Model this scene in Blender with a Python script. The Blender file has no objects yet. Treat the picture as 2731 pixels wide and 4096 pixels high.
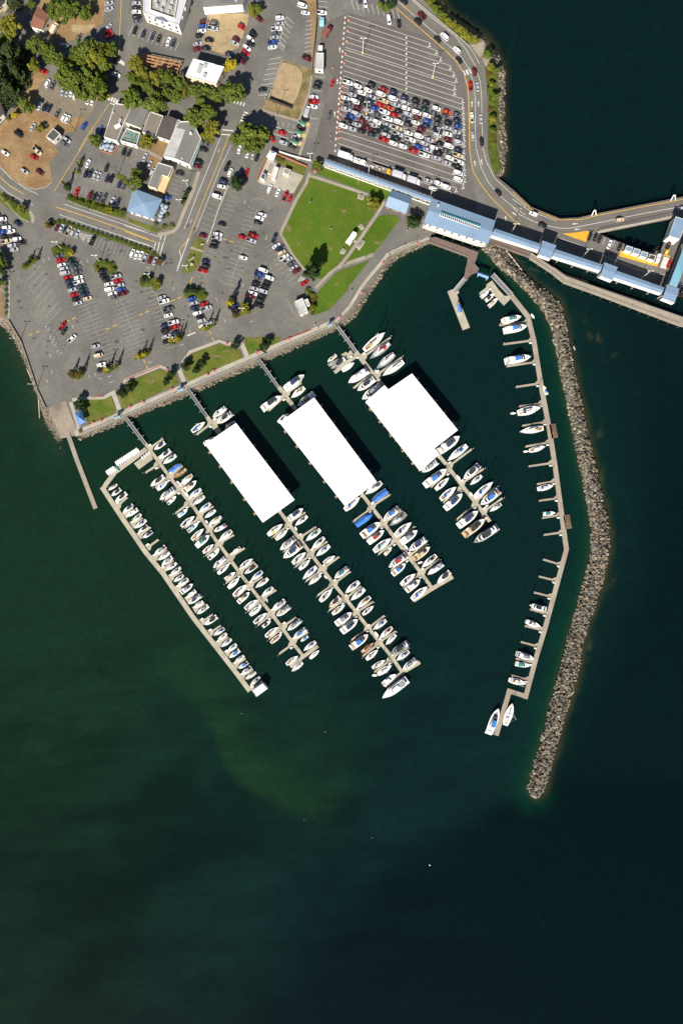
import bpy, math, random
import numpy as np
R = math.radians
random.seed(7)
sc = bpy.context.scene
COL = sc.collection

# ------------------------------------------------------------------ camera, sky, sun, exposure
H = 400.0            # flying height above the car parks (land is z = 0)
PX = 0.13            # metres on the ground per photograph pixel
CX, CY = 1365.5, 2048.0
cam = bpy.data.cameras.new('aerial_camera')
cam_o = bpy.data.objects.new('aerial_camera', cam); COL.objects.link(cam_o)
cam_o.location = (0, 0, H)
cam.sensor_fit = 'VERTICAL'; cam.sensor_height = 36.0
cam.lens = 36.0 * H / (4096 * PX)
cam.clip_start = 1; cam.clip_end = 6000
sc.camera = cam_o

SUN_EL = R(40.0)
SH = (0.315, 0.949)                      # the way shadows fall on the ground
world = bpy.data.worlds.new("World"); sc.world = world
world.use_nodes = True
nt = world.node_tree
sky = nt.nodes.new('ShaderNodeTexSky'); sky.sky_type = 'NISHITA'; sky.sun_disc = False
sky.sun_elevation = SUN_EL
sun_az = math.atan2(-SH[0], -SH[1])      # compass bearing of the sun, from +Y towards +X
sky.sun_rotation = sun_az % (2 * math.pi)
sky.air_density = 1.0; sky.dust_density = 0.6; sky.ozone_density = 1.6
nt.links.new(sky.outputs[0], nt.nodes['Background'].inputs[0])
nt.nodes['Background'].inputs[1].default_value = 0.05
sl = bpy.data.lights.new('sun', 'SUN'); sl.energy = 4.6; sl.angle = R(0.5); sl.color = (1.0, 0.94, 0.84)
so = bpy.data.objects.new('sun', sl); COL.objects.link(so)
from mathutils import Vector
so.rotation_euler = Vector((SH[0] * math.cos(SUN_EL), SH[1] * math.cos(SUN_EL), -math.sin(SUN_EL))).to_track_quat('-Z', 'Y').to_euler()
sc.view_settings.view_transform = 'Standard'; sc.view_settings.look = 'None'
sc.view_settings.gamma = 1; sc.view_settings.use_curve_mapping = False
sc.view_settings.exposure = 0.75

# ------------------------------------------------------------------ helpers
def W(x, y, h=0.0):
    """photo pixel -> ground-plan point for something standing at height h"""
    f = PX * (H - h) / H
    return ((x - CX) * f, (CY - y) * f)
def crop(ox, oy, sz):
    k = sz / 1568.0
    return lambda x, y: (ox + x * k, oy + y * k)
T1 = crop(0, 0, 600); T2 = crop(500, 0, 600); T3 = crop(1000, 0, 600); T4 = crop(1500, 0, 600)
L1 = crop(0, 500, 600); L2 = crop(500, 500, 600); K1 = crop(1000, 500, 600); K4 = crop(1500, 400, 600)
P1 = crop(0, 1000, 600); P2 = crop(500, 1000, 600); K2 = crop(1000, 900, 600); Q4 = crop(1500, 900, 600)
GG = crop(2050, 740, 681); N1 = crop(100, 1400, 600); N2 = crop(600, 1400, 600); E0 = crop(1100, 1250, 600)
C8 = crop(1600, 1650, 500); F1 = crop(1900, 1000, 600); F2 = crop(1900, 1500, 600); F3 = crop(1900, 2050, 600)
F4 = crop(1900, 2600, 600); A1 = crop(380, 1700, 500); A2 = crop(550, 2100, 500); A3 = crop(900, 2350, 500)
C5 = crop(1000, 1950, 500); C6 = crop(1250, 2300, 500); C7 = crop(1350, 1900, 500)
FA = crop(1340, 290, 300); FB = crop(1600, 340, 300); FC = crop(1600, 500, 300); WW = crop(0, 780, 300)
RR = lambda x, y: (2500 + x * 0.21254, 740 + y * 0.21254)
I1 = lambda x, y: (x, y)
WL = -3.0            # water level

class MB:
    """collects faces (with material slots) and links them as ONE mesh object"""
    def __init__(s): s.v = []; s.f = []; s.m = []; s.c = None
    def face(s, pts, mi=0):
        n = len(s.v); s.v += [tuple(p) for p in pts]; s.f.append(list(range(n, n + len(pts)))); s.m.append(mi)
    def loft(s, rings, mi=0, cap0=None, cap1=None):
        n = len(rings[0]); b = len(s.v)
        for r in rings: s.v += [tuple(p) for p in r]
        for i in range(len(rings) - 1):
            for j in range(n):
                k = (j + 1) % n
                s.f.append([b + i * n + j, b + i * n + k, b + (i + 1) * n + k, b + (i + 1) * n + j])
                s.m.append(mi[i] if isinstance(mi, (list, tuple)) else mi)
        if cap0 is not None: s.f.append([b + j for j in range(n)][::-1]); s.m.append(cap0)
        if cap1 is not None: s.f.append([b + (len(rings) - 1) * n + j for j in range(n)]); s.m.append(cap1)
    def prism(s, pts, z0, z1, side=0, top=None):
        a = sum(pts[i][0] * pts[(i + 1) % len(pts)][1] - pts[(i + 1) % len(pts)][0] * pts[i][1] for i in range(len(pts)))
        if a < 0: pts = pts[::-1]
        s.loft([[(x, y, z0) for x, y in pts], [(x, y, z1) for x, y in pts]], side, side, side if top is None else top)
    def box(s, c, d, rz=0.0, mi=0, top=None):
        co, si = math.cos(rz), math.sin(rz); x, y, z = c; a, b, h = d[0] / 2, d[1] / 2, d[2] / 2
        p = [(x + u * co - w * si, y + u * si + w * co) for u, w in ((-a, -b), (a, -b), (a, b), (-a, b))]
        s.prism(p, z - h, z + h, mi, top)
    def tube(s, p, q, r0, r1=None, n=6, mi=0):
        p = Vector(p); q = Vector(q); d = (q - p).normalized(); r1 = r0 if r1 is None else r1
        u = d.orthogonal().normalized(); w = d.cross(u)
        ring = lambda c, r: [c + (u * math.cos(2 * math.pi * i / n) + w * math.sin(2 * math.pi * i / n)) * r for i in range(n)]
        s.loft([ring(p, r0), ring(q, r1)], mi, mi, mi)
    def build(s, name, mats, parent=None, smooth=False, loc=None):
        me = bpy.data.meshes.new(name)
        v = s.v
        if loc is not None: v = [(a[0] - loc[0], a[1] - loc[1], a[2] - loc[2]) for a in v]
        me.from_pydata(v, [], s.f)
        if not isinstance(mats, (list, tuple)): mats = [mats]
        for m in mats: me.materials.append(m)
        me.polygons.foreach_set('material_index', s.m)
        if smooth: me.polygons.foreach_set('use_smooth', [True] * len(s.f))
        me.update()
        o = bpy.data.objects.new(name, me); COL.objects.link(o)
        if parent is not None: o.parent = parent
        elif loc is not None: o.location = loc
        return o

def tag(o, label=None, cat=None, group=None, kind=None):
    if label: o['label'] = label
    if cat: o['category'] = cat
    if group: o['group'] = group
    if kind: o['kind'] = kind
    return o
def thing(name, label, cat, loc=(0, 0, 0), rz=0.0, group=None):
    o = bpy.data.objects.new(name, None); COL.objects.link(o)
    o.empty_display_size = 0.5; o.location = loc; o.rotation_euler = (0, 0, rz)
    return tag(o, label, cat, group)
def struct(name, mb, mats):
    return tag(mb.build(name, mats), kind='structure')
ORD = ['first', 'second', 'third', 'fourth', 'fifth', 'sixth', 'seventh', 'eighth', 'ninth', 'tenth', 'eleventh', 'twelfth',
       'thirteenth', 'fourteenth', 'fifteenth', 'sixteenth', 'seventeenth', 'eighteenth', 'nineteenth', 'twentieth',
       'twenty-first', 'twenty-second', 'twenty-third', 'twenty-fourth', 'twenty-fifth', 'twenty-sixth', 'twenty-seventh',
       'twenty-eighth', 'twenty-ninth'] + [t + 'ieth' if not u else t + 'y-' + u for t in ('thirt', 'fort', 'fift') for u in
       ('', 'first', 'second', 'third', 'fourth', 'fifth', 'sixth', 'seventh', 'eighth', 'ninth')]
def toks(s):
    for t in s.replace('\n', ' ').split(';'):
        t = t.strip()
        if t: yield t
def arc(P):
    d = [0.0]
    for a, b in zip(P, P[1:]): d.append(d[-1] + math.hypot(b[0] - a[0], b[1] - a[1]))
    return d
def resample(P, n):
    d = arc(P); xs = np.linspace(0, d[-1], n)
    return list(zip(np.interp(xs, d, [p[0] for p in P]), np.interp(xs, d, [p[1] for p in P])))
def strip(P, w):
    """polygon of width w along polyline P (ground-plan metres)"""
    l, r = [], []
    for i, p in enumerate(P):
        a = P[max(0, i - 1)]; b = P[min(len(P) - 1, i + 1)]
        dx, dy = b[0] - a[0], b[1] - a[1]; n = math.hypot(dx, dy) or 1
        k = 1.0
        if 0 < i < len(P) - 1:
            e1 = Vector((p[0] - a[0], p[1] - a[1])).normalized(); e2 = Vector((b[0] - p[0], b[1] - p[1])).normalized()
            k = 1 / max(0.5, math.sqrt(max(0.01, (1 + e1.dot(e2)) / 2)))
        ox, oy = -dy / n * w / 2 * k, dx / n * w / 2 * k
        l.append((p[0] + ox, p[1] + oy)); r.append((p[0] - ox, p[1] - oy))
    return l, r
def ribbon(mb, P, w, z, mi=0):
    l, r = strip(P, w)
    for i in range(len(P) - 1):
        mb.face([(*r[i], z), (*r[i + 1], z), (*l[i + 1], z), (*l[i], z)], mi)

# ------------------------------------------------------------------ materials
MATS = {}
def mat(name, col, rough=0.8, n1=None, n2=None, bump=0.0, bscale=1.0, spec=0.3, metal=0.0, coat=0.0, attr=None, tint=None):
    """principled material; n1/n2 = (scale, strength) of brightness noise, tint = (scale, colour, amount) of a second colour in patches"""
    if name in MATS: return MATS[name]
    m = bpy.data.materials.new(name); m.use_nodes = True; t = m.node_tree; b = t.nodes['Principled BSDF']
    b.inputs['Roughness'].default_value = rough; b.inputs['Metallic'].default_value = metal
    b.inputs['Specular IOR Level'].default_value = spec; b.inputs['Coat Weight'].default_value = coat
    tc = t.nodes.new('ShaderNodeTexCoord')
    rgb = t.nodes.new('ShaderNodeRGB'); rgb.outputs[0].default_value = (*col, 1)
    cur = rgb.outputs[0]
    if attr:
        a = t.nodes.new('ShaderNodeAttribute'); a.attribute_name = attr; cur = a.outputs['Color']
    def noise(sc_, det=4, off=0.0):
        n = t.nodes.new('ShaderNodeTexNoise'); n.inputs['Scale'].default_value = sc_; n.inputs['Detail'].default_value = det
        n.inputs['Roughness'].default_value = 0.6
        mp = t.nodes.new('ShaderNodeMapping'); mp.inputs['Location'].default_value = (off, off * 1.7, off * .3)
        t.links.new(tc.outputs['Object'], mp.inputs[0]); t.links.new(mp.outputs[0], n.inputs[0]); return n
    if tint:
        n = noise(tint[0], 5, 3.1); cr = t.nodes.new('ShaderNodeMapRange')
        cr.inputs[1].default_value = 0.42; cr.inputs[2].default_value = 0.68; cr.inputs[4].default_value = tint[2]
        t.links.new(n.outputs[0], cr.inputs[0])
        mx = t.nodes.new('ShaderNodeMix'); mx.data_type = 'RGBA'; mx.inputs[7].default_value = (*tint[1], 1)
        t.links.new(cr.outputs[0], mx.inputs[0]); t.links.new(cur, mx.inputs[6]); cur = mx.outputs[2]
    for i, nn in enumerate((n1, n2)):
        if nn:
            n = noise(nn[0], 4, 11.0 * (i + 1)); cr = t.nodes.new('ShaderNodeMapRange')
            cr.inputs[1].default_value = 0.3; cr.inputs[2].default_value = 0.7
            cr.inputs[3].default_value = 1 - nn[1]; cr.inputs[4].default_value = 1 + nn[1]
            t.links.new(n.outputs[0], cr.inputs[0])
            mx = t.nodes.new('ShaderNodeVectorMath'); mx.operation = 'SCALE'
            t.links.new(cur, mx.inputs[0]); t.links.new(cr.outputs[0], mx.inputs['Scale']); cur = mx.outputs[0]
    t.links.new(cur, b.inputs['Base Color'])
    if bump:
        n = noise(bscale, 3, 5.0); bp = t.nodes.new('ShaderNodeBump'); bp.inputs['Strength'].default_value = bump
        bp.inputs['Distance'].default_value = 0.3
        t.links.new(n.outputs[0], bp.inputs['Height']); t.links.new(bp.outputs[0], b.inputs['Normal'])
    MATS[name] = m
    return m
ASPH = mat('asphalt_lot', (.152, .143, .125), .9, (.028, .17), (.6, .13), tint=(.07, (.102, .097, .087), .75))
ASPH2 = mat('asphalt_road', (.138, .130, .113), .9, (.04, .15), (.9, .09), tint=(.12, (.175, .165, .148), .5))
ASPH3 = mat('asphalt_holding', (.116, .104, .094), .9, (.04, .13), (.8, .1), tint=(.07, (.152, .138, .122), .6))
WEEDY = mat('weedy_sand', (.24, .175, .085), 1, (.15, .2), (1.2, .25), tint=(.22, (.095, .10, .03), .9))
CONC = mat('concrete', (.38, .345, .28), .9, (.25, .1), (2.5, .08), tint=(.15, (.27, .245, .2), .6))
CONC2 = mat('concrete_old', (.29, .25, .195), .9, (.2, .15), (1.5, .12))
DIRT = mat('dry_dirt', (.225, .138, .064), 1, (.06, .22), (.7, .2), tint=(.10, (.29, .20, .105), .8))
SAND = mat('sandy_lot', (.36, .27, .155), 1, (.12, .12), (1.2, .2), tint=(.4, (.24, .17, .09), .6))
GRASS = mat('lawn_grass', (.066, .120, .011), 1, (.06, .16), (.9, .16), tint=(.07, (.112, .13, .02), .75), spec=.1)
GRASSD = mat('worn_grass', (.13, .13, .03), 1, (.15, .2), (1.1, .2), tint=(.16, (.066, .112, .012), 1.0), spec=.1)
SHRUB = mat('planted_bed', (.058, .082, .013), 1, (.5, .3), (2.2, .45), tint=(.3, (.125, .13, .016), .6), spec=.1)
WPAINT = mat('white_line_paint', (.62, .60, .55), .8, (1.2, .18))
WPALE = mat('worn_line_paint', (.34, .33, .31), .9, (1.5, .2))
YPAINT = mat('yellow_line_paint', (.62, .36, .05), .8, (1.0, .2))
OPAINT = mat('orange_deck_paint', (.68, .34, .03), .8, (.4, .12))
RPAINT = mat('red_kerb_paint', (.26, .02, .02), .8, (1.0, .2))
WROOF = mat('white_metal_roof', (.86, .86, .85), .5, (.2, .03))
WWALL = mat('white_wall', (.72, .68, .60), .8, (.6, .08))
CREAM = mat('cream_wall', (.6, .5, .34), .85, (.6, .1))
GROOF = mat('grey_roof', (.17, .165, .155), .9, (.12, .12), (1.5, .08))
DROOF = mat('dark_roof', (.085, .075, .068), .95, (.2, .15), (2, .1))
TROOF = mat('taupe_roof', (.19, .165, .135), .95, (.2, .12), (2, .08))
LROOF = mat('pale_roof', (.42, .41, .40), .9, (.18, .25), (1.2, .15))
RROOF = mat('red_brown_roof', (.22, .10, .065), .95, (.25, .12), (2, .1))
BROOF = mat('blue_metal_roof', (.178, .262, .368), .6, (.08, .10), (.9, .03), spec=.4)
BROOF2 = mat('deep_blue_roof', (.10, .22, .48), .5, (.2, .08))
GRROOF = mat('green_booth_roof', (.06, .17, .115), .6, (.3, .08))
GLASS = mat('dark_glass', (.012, .014, .018), .08, spec=.6)
TYRE = mat('black_rubber', (.012, .012, .013), .7)
STEEL = mat('galvanised_steel', (.42, .42, .41), .5, (.8, .1), metal=.3)
WPOLE = mat('white_pole_paint', (.75, .74, .7), .5)
DARKW = mat('dark_timber', (.055, .042, .032), .9, (.6, .2), (3, .15))
BROWND = mat('brown_pier_deck', (.16, .115, .095), .9, (.4, .15), (3, .12))
DECK = mat('float_deck', (.40, .36, .275), .9, (.35, .10), (2.4, .10), tint=(.25, (.30, .27, .21), .7))
DECK2 = mat('grey_brown_deck', (.285, .235, .185), .9, (.25, .10), (2.4, .07), tint=(.06, (.37, .33, .255), .8))
ROCK = mat('rock', (.3, .28, .24), .95, None, (2.5, .3), bump=.5, bscale=1.5, attr='Col')
MOUND = mat('gap_shade_rubble', (.03, .027, .022), 1, (.8, .3), (3, .4))  # breakwater core, coloured dark to paint the shade in gaps between boulders
LEAFS = {'d': mat('leaf_green', (.084, .122, .02), .9, None, (.35, .5), spec=.1, tint=(.10, (.118, .136, .022), .8)),
         'y': mat('leaf_yellow_green', (.135, .145, .02), .9, None, (.4, .45), spec=.15, tint=(.2, (.20, .175, .02), .7)),
         'Y': mat('leaf_gold', (.44, .33, .018), .9, None, (.5, .45), spec=.15, tint=(.3, (.17, .17, .015), .6)),
         'k': mat('leaf_dark', (.03, .052, .018), .9, None, (.4, .5), spec=.15),
         'e': mat('needle_dark', (.026, .045, .018), .9, None, (.4, .5), spec=.1, tint=(.15, (.055, .07, .022), .7)),
         'b': mat('bush_green', (.062, .092, .015), .9, None, (.5, .5), spec=.15, tint=(.3, (.115, .13, .018), .6)),
         'r': mat('bush_russet', (.15, .085, .03), .9, None, (.5, .4), spec=.15)}
BARK = mat('bark', (.09, .065, .045), .95, (1.5, .2))
PAINT = {}
for k, (nm, c) in {'w': ('white', (.80, .80, .79)), 's': ('silver', (.40, .41, .45)), 'g': ('grey', (.10, .105, .12)),
                   'k': ('black', (.017, .018, .021)), 'b': ('blue', (.03, .075, .30)), 'n': ('navy', (.022, .033, .075)),
                   'r': ('red', (.42, .012, .015)), 'm': ('maroon', (.12, .015, .02)), 't': ('dark green', (.018, .048, .055)),
                   'y': ('yellow', (.75, .52, .05)), 'o': ('orange-red', (.55, .07, .015)), 'c': ('cream', (.58, .48, .33)),
                   'l': ('light blue', (.25, .52, .62))}.items():
    PAINT[k] = (nm, mat('car_paint_' + nm.replace(' ', '_').replace('-', '_'), c, .35, coat=.25, spec=.4))
def set_cols(o, cols):
    a = o.data.color_attributes.new('Col', 'FLOAT_COLOR', 'POINT')
    a.data.foreach_set('color', np.asarray(cols, dtype=np.float32).ravel())
def poly(mb, fn, pts, z, mi=0, h=0.0):
    mb.face([(*W(*fn(x, y), h), z) for x, y in pts], mi)
def fix_up(mb):
    """turn single flat faces to look up"""
    for f in mb.f:
        p = [mb.v[i] for i in f]
        a = sum(p[i][0] * p[(i + 1) % len(p)][1] - p[(i + 1) % len(p)][0] * p[i][1] for i in range(len(p)))
        if a < 0: f.reverse()
def flat(name, mats, z, items, thick=0.0):
    """setting: flat sheets (or low slabs) from photo-pixel outlines"""
    mb = MB()
    for i, (fn, pts) in enumerate(items):
        if thick: mb.prism([W(*fn(x, y)) for x, y in pts], z, z + thick + .003 * i, 0)
        else: poly(mb, fn, pts, z + .0006 * i)
    if not thick: fix_up(mb)
    return struct(name, mb, mats)

# ------------------------------------------------------------------ land and shore outlines (photo pixels)
SHORE_C = [(1698, -60), (1738, 22), (1785, 58), (1840, 100), (1936, 163), (1962, 226), (1986, 300), (1986, 440), (1992, 600), (1987, 688), (1974, 706)]
TOE_C = [(1722, -60), (1778, 10), (1806, 52), (1862, 92), (1950, 150), (1990, 222), (2018, 290), (2014, 430), (2022, 600), (2013, 692), (1986, 722)]
SHORE_B = [(316, 1742), (400, 1708), (502, 1668), (600, 1622), (751, 1556), (900, 1492), (1032, 1434), (1180, 1370), (1344, 1302), (1382, 1262), (1421, 1218), (1459, 1153), (1494, 1112), (1536, 1057), (1559, 1024), (1610, 1000), (1684, 966), (1716, 957)]
TOE_B = [(322, 1760), (410, 1726), (502, 1686), (600, 1644), (753, 1584), (900, 1519), (1036, 1461), (1170, 1400), (1352, 1318), (1396, 1296), (1432, 1262), (1462, 1206), (1500, 1150), (1546, 1080), (1580, 1046), (1632, 1013), (1690, 990), (1724, 974)]
SHORE_A = [(-400, 1210), (-60, 1236), (8, 1268), (36, 1284), (88, 1370), (122, 1470), (152, 1560), (172, 1610), (190, 1626), (214, 1692), (236, 1754), (252, 1796)]
TOE_A = [(-400, 1280), (-60, 1292), (2, 1304), (50, 1350), (102, 1460), (130, 1530), (152, 1592), (162, 1640), (178, 1695), (226, 1766), (250, 1806)]
LAND = [(-9000, -9000), (1500, -9000), (1690, -400)] + SHORE_C + [(1960, 800), (1900, 890), (1724, 938)] + SHORE_B[::-1] + [(262, 1604), (188, 1634), (170, 1612)] + SHORE_A[:7][::-1] + [(-9000, 1150)]
mb = MB(); mb.face([(*W(x, y), 0) for x, y in LAND]); fix_up(mb)
struct('ground', mb, ASPH)
def bank(name, top, toe, zt=lambda x, y: 0.0, zb=-3.6, m=MOUND):
    n = 60; a = resample(top, n); b = resample(toe, n); mb = MB()
    for i in range(n - 1):
        mb.face([(*W(*a[i]), zt(*a[i])), (*W(*b[i], zb), zb), (*W(*b[i + 1], zb), zb), (*W(*a[i + 1]), zt(*a[i + 1]))])
    fix_up(mb)
    return struct(name, mb, m)
RZ = lambda x, y: -3.3 * min(1, max(0, (y - 1626) / 150))
bank('shore_bank', SHORE_A, TOE_A, zt=RZ, m=mat('beach_slope', (.16, .135, .10), 1, (.3, .25), (1.5, .2)))
bank('seawall_bank', SHORE_B, TOE_B, m=mat('bank_earth', (.15, .125, .09), 1, (.4, .2), (2, .2)))
bank('bluff_bank', SHORE_C, TOE_C, m=mat('bluff_earth', (.15, .12, .05), 1, (.2, .3), (1.2, .25)))
# boat ramp, sloping into the water
mb = MB()
ra = [W(*N1(240, 590)), W(*N1(452, 500)), W(*N1(640, 985), -3.8), W(*N1(395, 1030), -3.8)]
mb.face([(*ra[0], .0), (*ra[1], .0), (*ra[2], -3.8), (*ra[3], -3.8)]); fix_up(mb)
struct('boat_ramp', mb, mat('ramp_concrete', (.25, .21, .16), .9, (.1, .2), (1.2, .12), tint=(.12, (.15, .125, .10), .7)))
mb = MB()
mb.face([(*W(*N1(455, 520)), 0), (*W(*N1(565, 895)), 0), (*W(*N1(640, 985), -3.8), -3.8)])
struct('ramp_wall', mb, CONC2)

# ------------------------------------------------------------------ water: one sheet to the horizon
BWL = [F1(*p) for p in ((40, -60), (80, 0), (260, 200), (430, 335), (560, 470), (690, 640), (775, 770), (812, 950), (862, 1180), (915, 1400))] + \
      [F2(*p) for p in ((895, 30), (940, 240), (985, 480), (1040, 760), (1095, 1000), (1140, 1250), (1190, 1500))] + \
      [F3(*p) for p in ((1205, 250), (1190, 500), (1105, 780), (1025, 1080), (960, 1300))] + \
      [F4(*p) for p in ((880, 180), (850, 300), (800, 480), (740, 720), (670, 980), (590, 1260), (535, 1430), (570, 1510), (630, 1535))]
BWR = [F1(*p) for p in ((250, -60), (320, 0), (480, 210), (640, 375), (790, 465), (890, 560), (935, 720), (970, 900), (1005, 1100), (1050, 1300), (1080, 1480))] + \
      [F2(*p) for p in ((1100, 240), (1150, 450), (1195, 700), (1250, 920), (1290, 1150), (1345, 1350))] + \
      [F3(*p) for p in ((1375, 60), (1412, 250), (1405, 420), (1365, 600), (1310, 800), (1250, 1000), (1190, 1150), (1135, 1330))] + \
      [F4(*p) for p in ((1105, 90), (1080, 230), (1030, 420), (980, 580), (920, 760), (880, 900), (830, 1100), (780, 1280), (745, 1420), (700, 1500), (640, 1536))]
def seg_dist(X, Y, P):
    best = np.full(X.shape, 1e9)
    for (ax, ay), (bx, by) in zip(P, P[1:]):
        dx, dy = bx - ax, by - ay; L = dx * dx + dy * dy + 1e-9
        t = np.clip(((X - ax) * dx + (Y - ay) * dy) / L, 0, 1)
        best = np.minimum(best, np.hypot(X - ax - t * dx, Y - ay - t * dy))
    return best
gx = np.concatenate([[-3000, -900, -400], np.arange(-230, 231, 1.3), [400, 900, 3000]])
gy = np.concatenate([[-3000, -900, -450], np.arange(-320, 321, 1.4), [450, 900, 3000]])
GX, GY = np.meshgrid(gx, gy); nxg, nyg = len(gx), len(gy)
px = GX / (PX * (H - WL) / H) + CX; py = CY - GY / (PX * (H - WL) / H)
rng = np.random.default_rng(3)
def vnoise(x, y, s, seed):
    r = np.random.default_rng(seed).random((64, 64)); u = x / s; v = y / s
    i = np.floor(u).astype(int); j = np.floor(v).astype(int); f = u - i; g = v - j; f = f * f * (3 - 2 * f); g = g * g * (3 - 2 * g)
    q = lambda a, b: r[(a % 64), (b % 64)]
    return (q(i, j) * (1 - f) + q(i + 1, j) * f) * (1 - g) + (q(i, j + 1) * (1 - f) + q(i + 1, j + 1) * f) * g
fb = lambda s, sd: (vnoise(px, py, s, sd) * .5 + vnoise(px, py, s / 2, sd + 1) * .3 + vnoise(px, py, s / 4, sd + 2) * .2)
blob = lambda x, y, rx, ry, a=0: np.exp(-((((px - x) * math.cos(R(a)) + (py - y) * math.sin(R(a))) / rx) ** 2 + ((-(px - x) * math.sin(R(a)) + (py - y) * math.cos(R(a))) / ry) ** 2))
sm = lambda e0, e1, v: (lambda t: t * t * (3 - 2 * t))(np.clip((v - e0) / (e1 - e0), 0, 1))
deep = np.array([.0008, .0048, .0049]); mar = np.array([.0022, .0128, .0113]); grn = np.array([.0058, .0215, .0092])
olive = np.array([.0078, .0310, .0095]); tan = np.array([.085, .072, .03]); emer = np.array([.002, .035, .019])
# how much of each water body: open sea to the right, harbour basin, green shallows to the left
breakx = np.interp(py, [0, 700, 1300, 2150, 2600, 3150, 3400, 4100], [1500, 1900, 2330, 2440, 2320, 2060, 1500, 900])
sea = sm(-60, 260, px - breakx + 160 * (fb(420, 5) - .5)) * .75 + .25 * sm(2900, 3900, py)
sea = np.clip(sea + .5 * sm(1750, 2300, px) * sm(3050, 3250, py), 0, 1)
left = sm(1500, 250, px + .25 * (py - 2600)) * sm(700, 1500, py)
grn = grn * (1 - .42 * sm(2500, 3500, py))[..., None]
C = mar[None, None] * (1 - sea[..., None]) + deep[None, None] * (1 + .9 * sm(2300, 700, py))[..., None] * sea[..., None]
C = C * (1 - left[..., None] * .85) + grn * left[..., None] * .85
# eelgrass beds and sand bars seen through the water
bed = fb(260, 20); dark = sm(.50, .72, fb(330, 40) + .12 * np.sin(py / 130 + px / 500)) * sm(2600, 3050, py) * sm(2100, 900, px)
C = C * (1 - .30 * dark[..., None])
gb = (blob(1150, 3080, 260, 190, 25) * .9 + blob(900, 2920, 260, 60, 42) * .75 + blob(700, 2760, 200, 40, 40) * .4 + blob(1180, 3230, 170, 60, 20) * .5)
edge = [(560, 2690), (660, 2740), (760, 2800), (850, 2930), (900, 3080), (1000, 3170), (1150, 3265), (1310, 3290), (1420, 3200)]
yb = np.interp(px, [q[0] for q in edge], [q[1] for q in edge]) + 50 * (fb(70, 61) - .5)
gb = np.exp(-(seg_dist(px, py, edge) / 215) ** 2) * sm(-40, 70, yb - py) * sm(560, 760, px) * sm(1520, 1250, px)
gb = np.maximum(gb, .55 * blob(1240, 3010, 190, 260, 20))
gb = np.clip(gb * (.5 + 1.0 * bed), 0, 1)
C = C * (1 - gb[..., None] * .62) + olive[None, None] * .62 * gb[..., None]
gb2 = np.clip(blob(450, 3050, 420, 220, 10) * .4 + blob(230, 2300, 260, 420, 0) * .35, 0, 1) * bed
C = C * (1 - gb2[..., None] * .5) + grn * 1.5 * .5 * gb2[..., None]
# shallows along shores and breakwater
dA = seg_dist(px, py, TOE_A); dB = seg_dist(px, py, TOE_B); dC = seg_dist(px, py, TOE_C); dL = seg_dist(px, py, BWL); dR = seg_dist(px, py, BWR)
wob = .6 + .8 * fb(60, 60)
for d, wd, cc, am in ((dA, 26, np.array([.03, .024, .012]), .85), (dA, 70, np.array([.0095, .031, .016]), .6), (dB, 22, np.array([.02, .02, .008]), .8), (dB, 120, np.array([.0025, .02, .012]), .75),
                      (dC, 16, np.array([.03, .028, .012]), .7), (dL, 14, np.array([.035, .035, .012]), .85), (dL, 62, emer * .75, .7), (dR, 16, np.array([.03, .03, .012]), .85)):
    a = (np.exp(-(d / (wd * wob)) ** 2) * am)[..., None]
    C = C * (1 - a) + cc[None, None] * a
kelp = np.clip(blob(2372, 1345, 15, 62, -35) * 1.2 + blob(2440, 1425, 40, 16, 20) * .5 + blob(2350, 1300, 8, 30, -30) * .7 +
               blob(2395, 1740, 12, 40, 15) * .5 + blob(2405, 1900, 9, 30, 10) * .8 + blob(2365, 2470, 10, 36, 15) + blob(2352, 2600, 10, 34, 10) + blob(2440, 2330, 14, 28, 25) * .7 +
               blob(2285, 2740, 20, 90, 15) * .5 + blob(2240, 2880, 9, 40, 12) * .5 + blob(2045, 170, 8, 50, 10) * .5, 0, 1) * sm(.36, .72, vnoise(px, py, 30, 80) * .6 + vnoise(px, py, 14, 81) * .4)
C = C * (1 - .6 * kelp[..., None]) + np.array([.06, .062, .026])[None, None] * .6 * kelp[..., None]
streak = vnoise(px + .3 * py + 60 * vnoise(px, py, 260, 58), py * 3.6 + .45 * px + 160 * vnoise(px, py, 330, 59), 260, 51) * .6 + vnoise(px + .4 * py, py * 3.6, 90, 52) * .4
C *= (1 + .6 * (streak - .5) * sm(2300, 2800, py) * sm(2300, 1500, px))[..., None]
C *= (.92 + .16 * fb(45, 90))[..., None]
foam = sm(.66, .86, vnoise(px + .6 * py, py * 1.3 - .5 * px, 26, 71) * .6 + vnoise(px, py, 9, 72) * .4) * (blob(1930, 3330, 60, 12, 40) + blob(2030, 3420, 90, 14, 20) + blob(2140, 3340, 110, 16, -15) + blob(2170, 3700, 18, 70, -25) + blob(2600, 2900, 80, 25, 30))
C = C + (np.array([.03, .034, .03])[None, None] * np.clip(foam, 0, 1)[..., None] * .1)
mb = MB(); mb.v = [(a, b, WL) for a, b in zip(GX.ravel().tolist(), GY.ravel().tolist())]
mb.f = [[j * nxg + i, j * nxg + i + 1, (j + 1) * nxg + i + 1, (j + 1) * nxg + i] for j in range(nyg - 1) for i in range(nxg - 1)]
mb.m = [0] * len(mb.f)
wm = mat('sea_water', (.004, .012, .012), .05, (.35, .12), (1.6, .16), bump=.07, bscale=.7, spec=.22, attr='Col')
w = struct('water', mb, wm)
set_cols(w, np.concatenate([C.reshape(-1, 3), np.ones((C.shape[0] * C.shape[1], 1))], 1))

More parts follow.
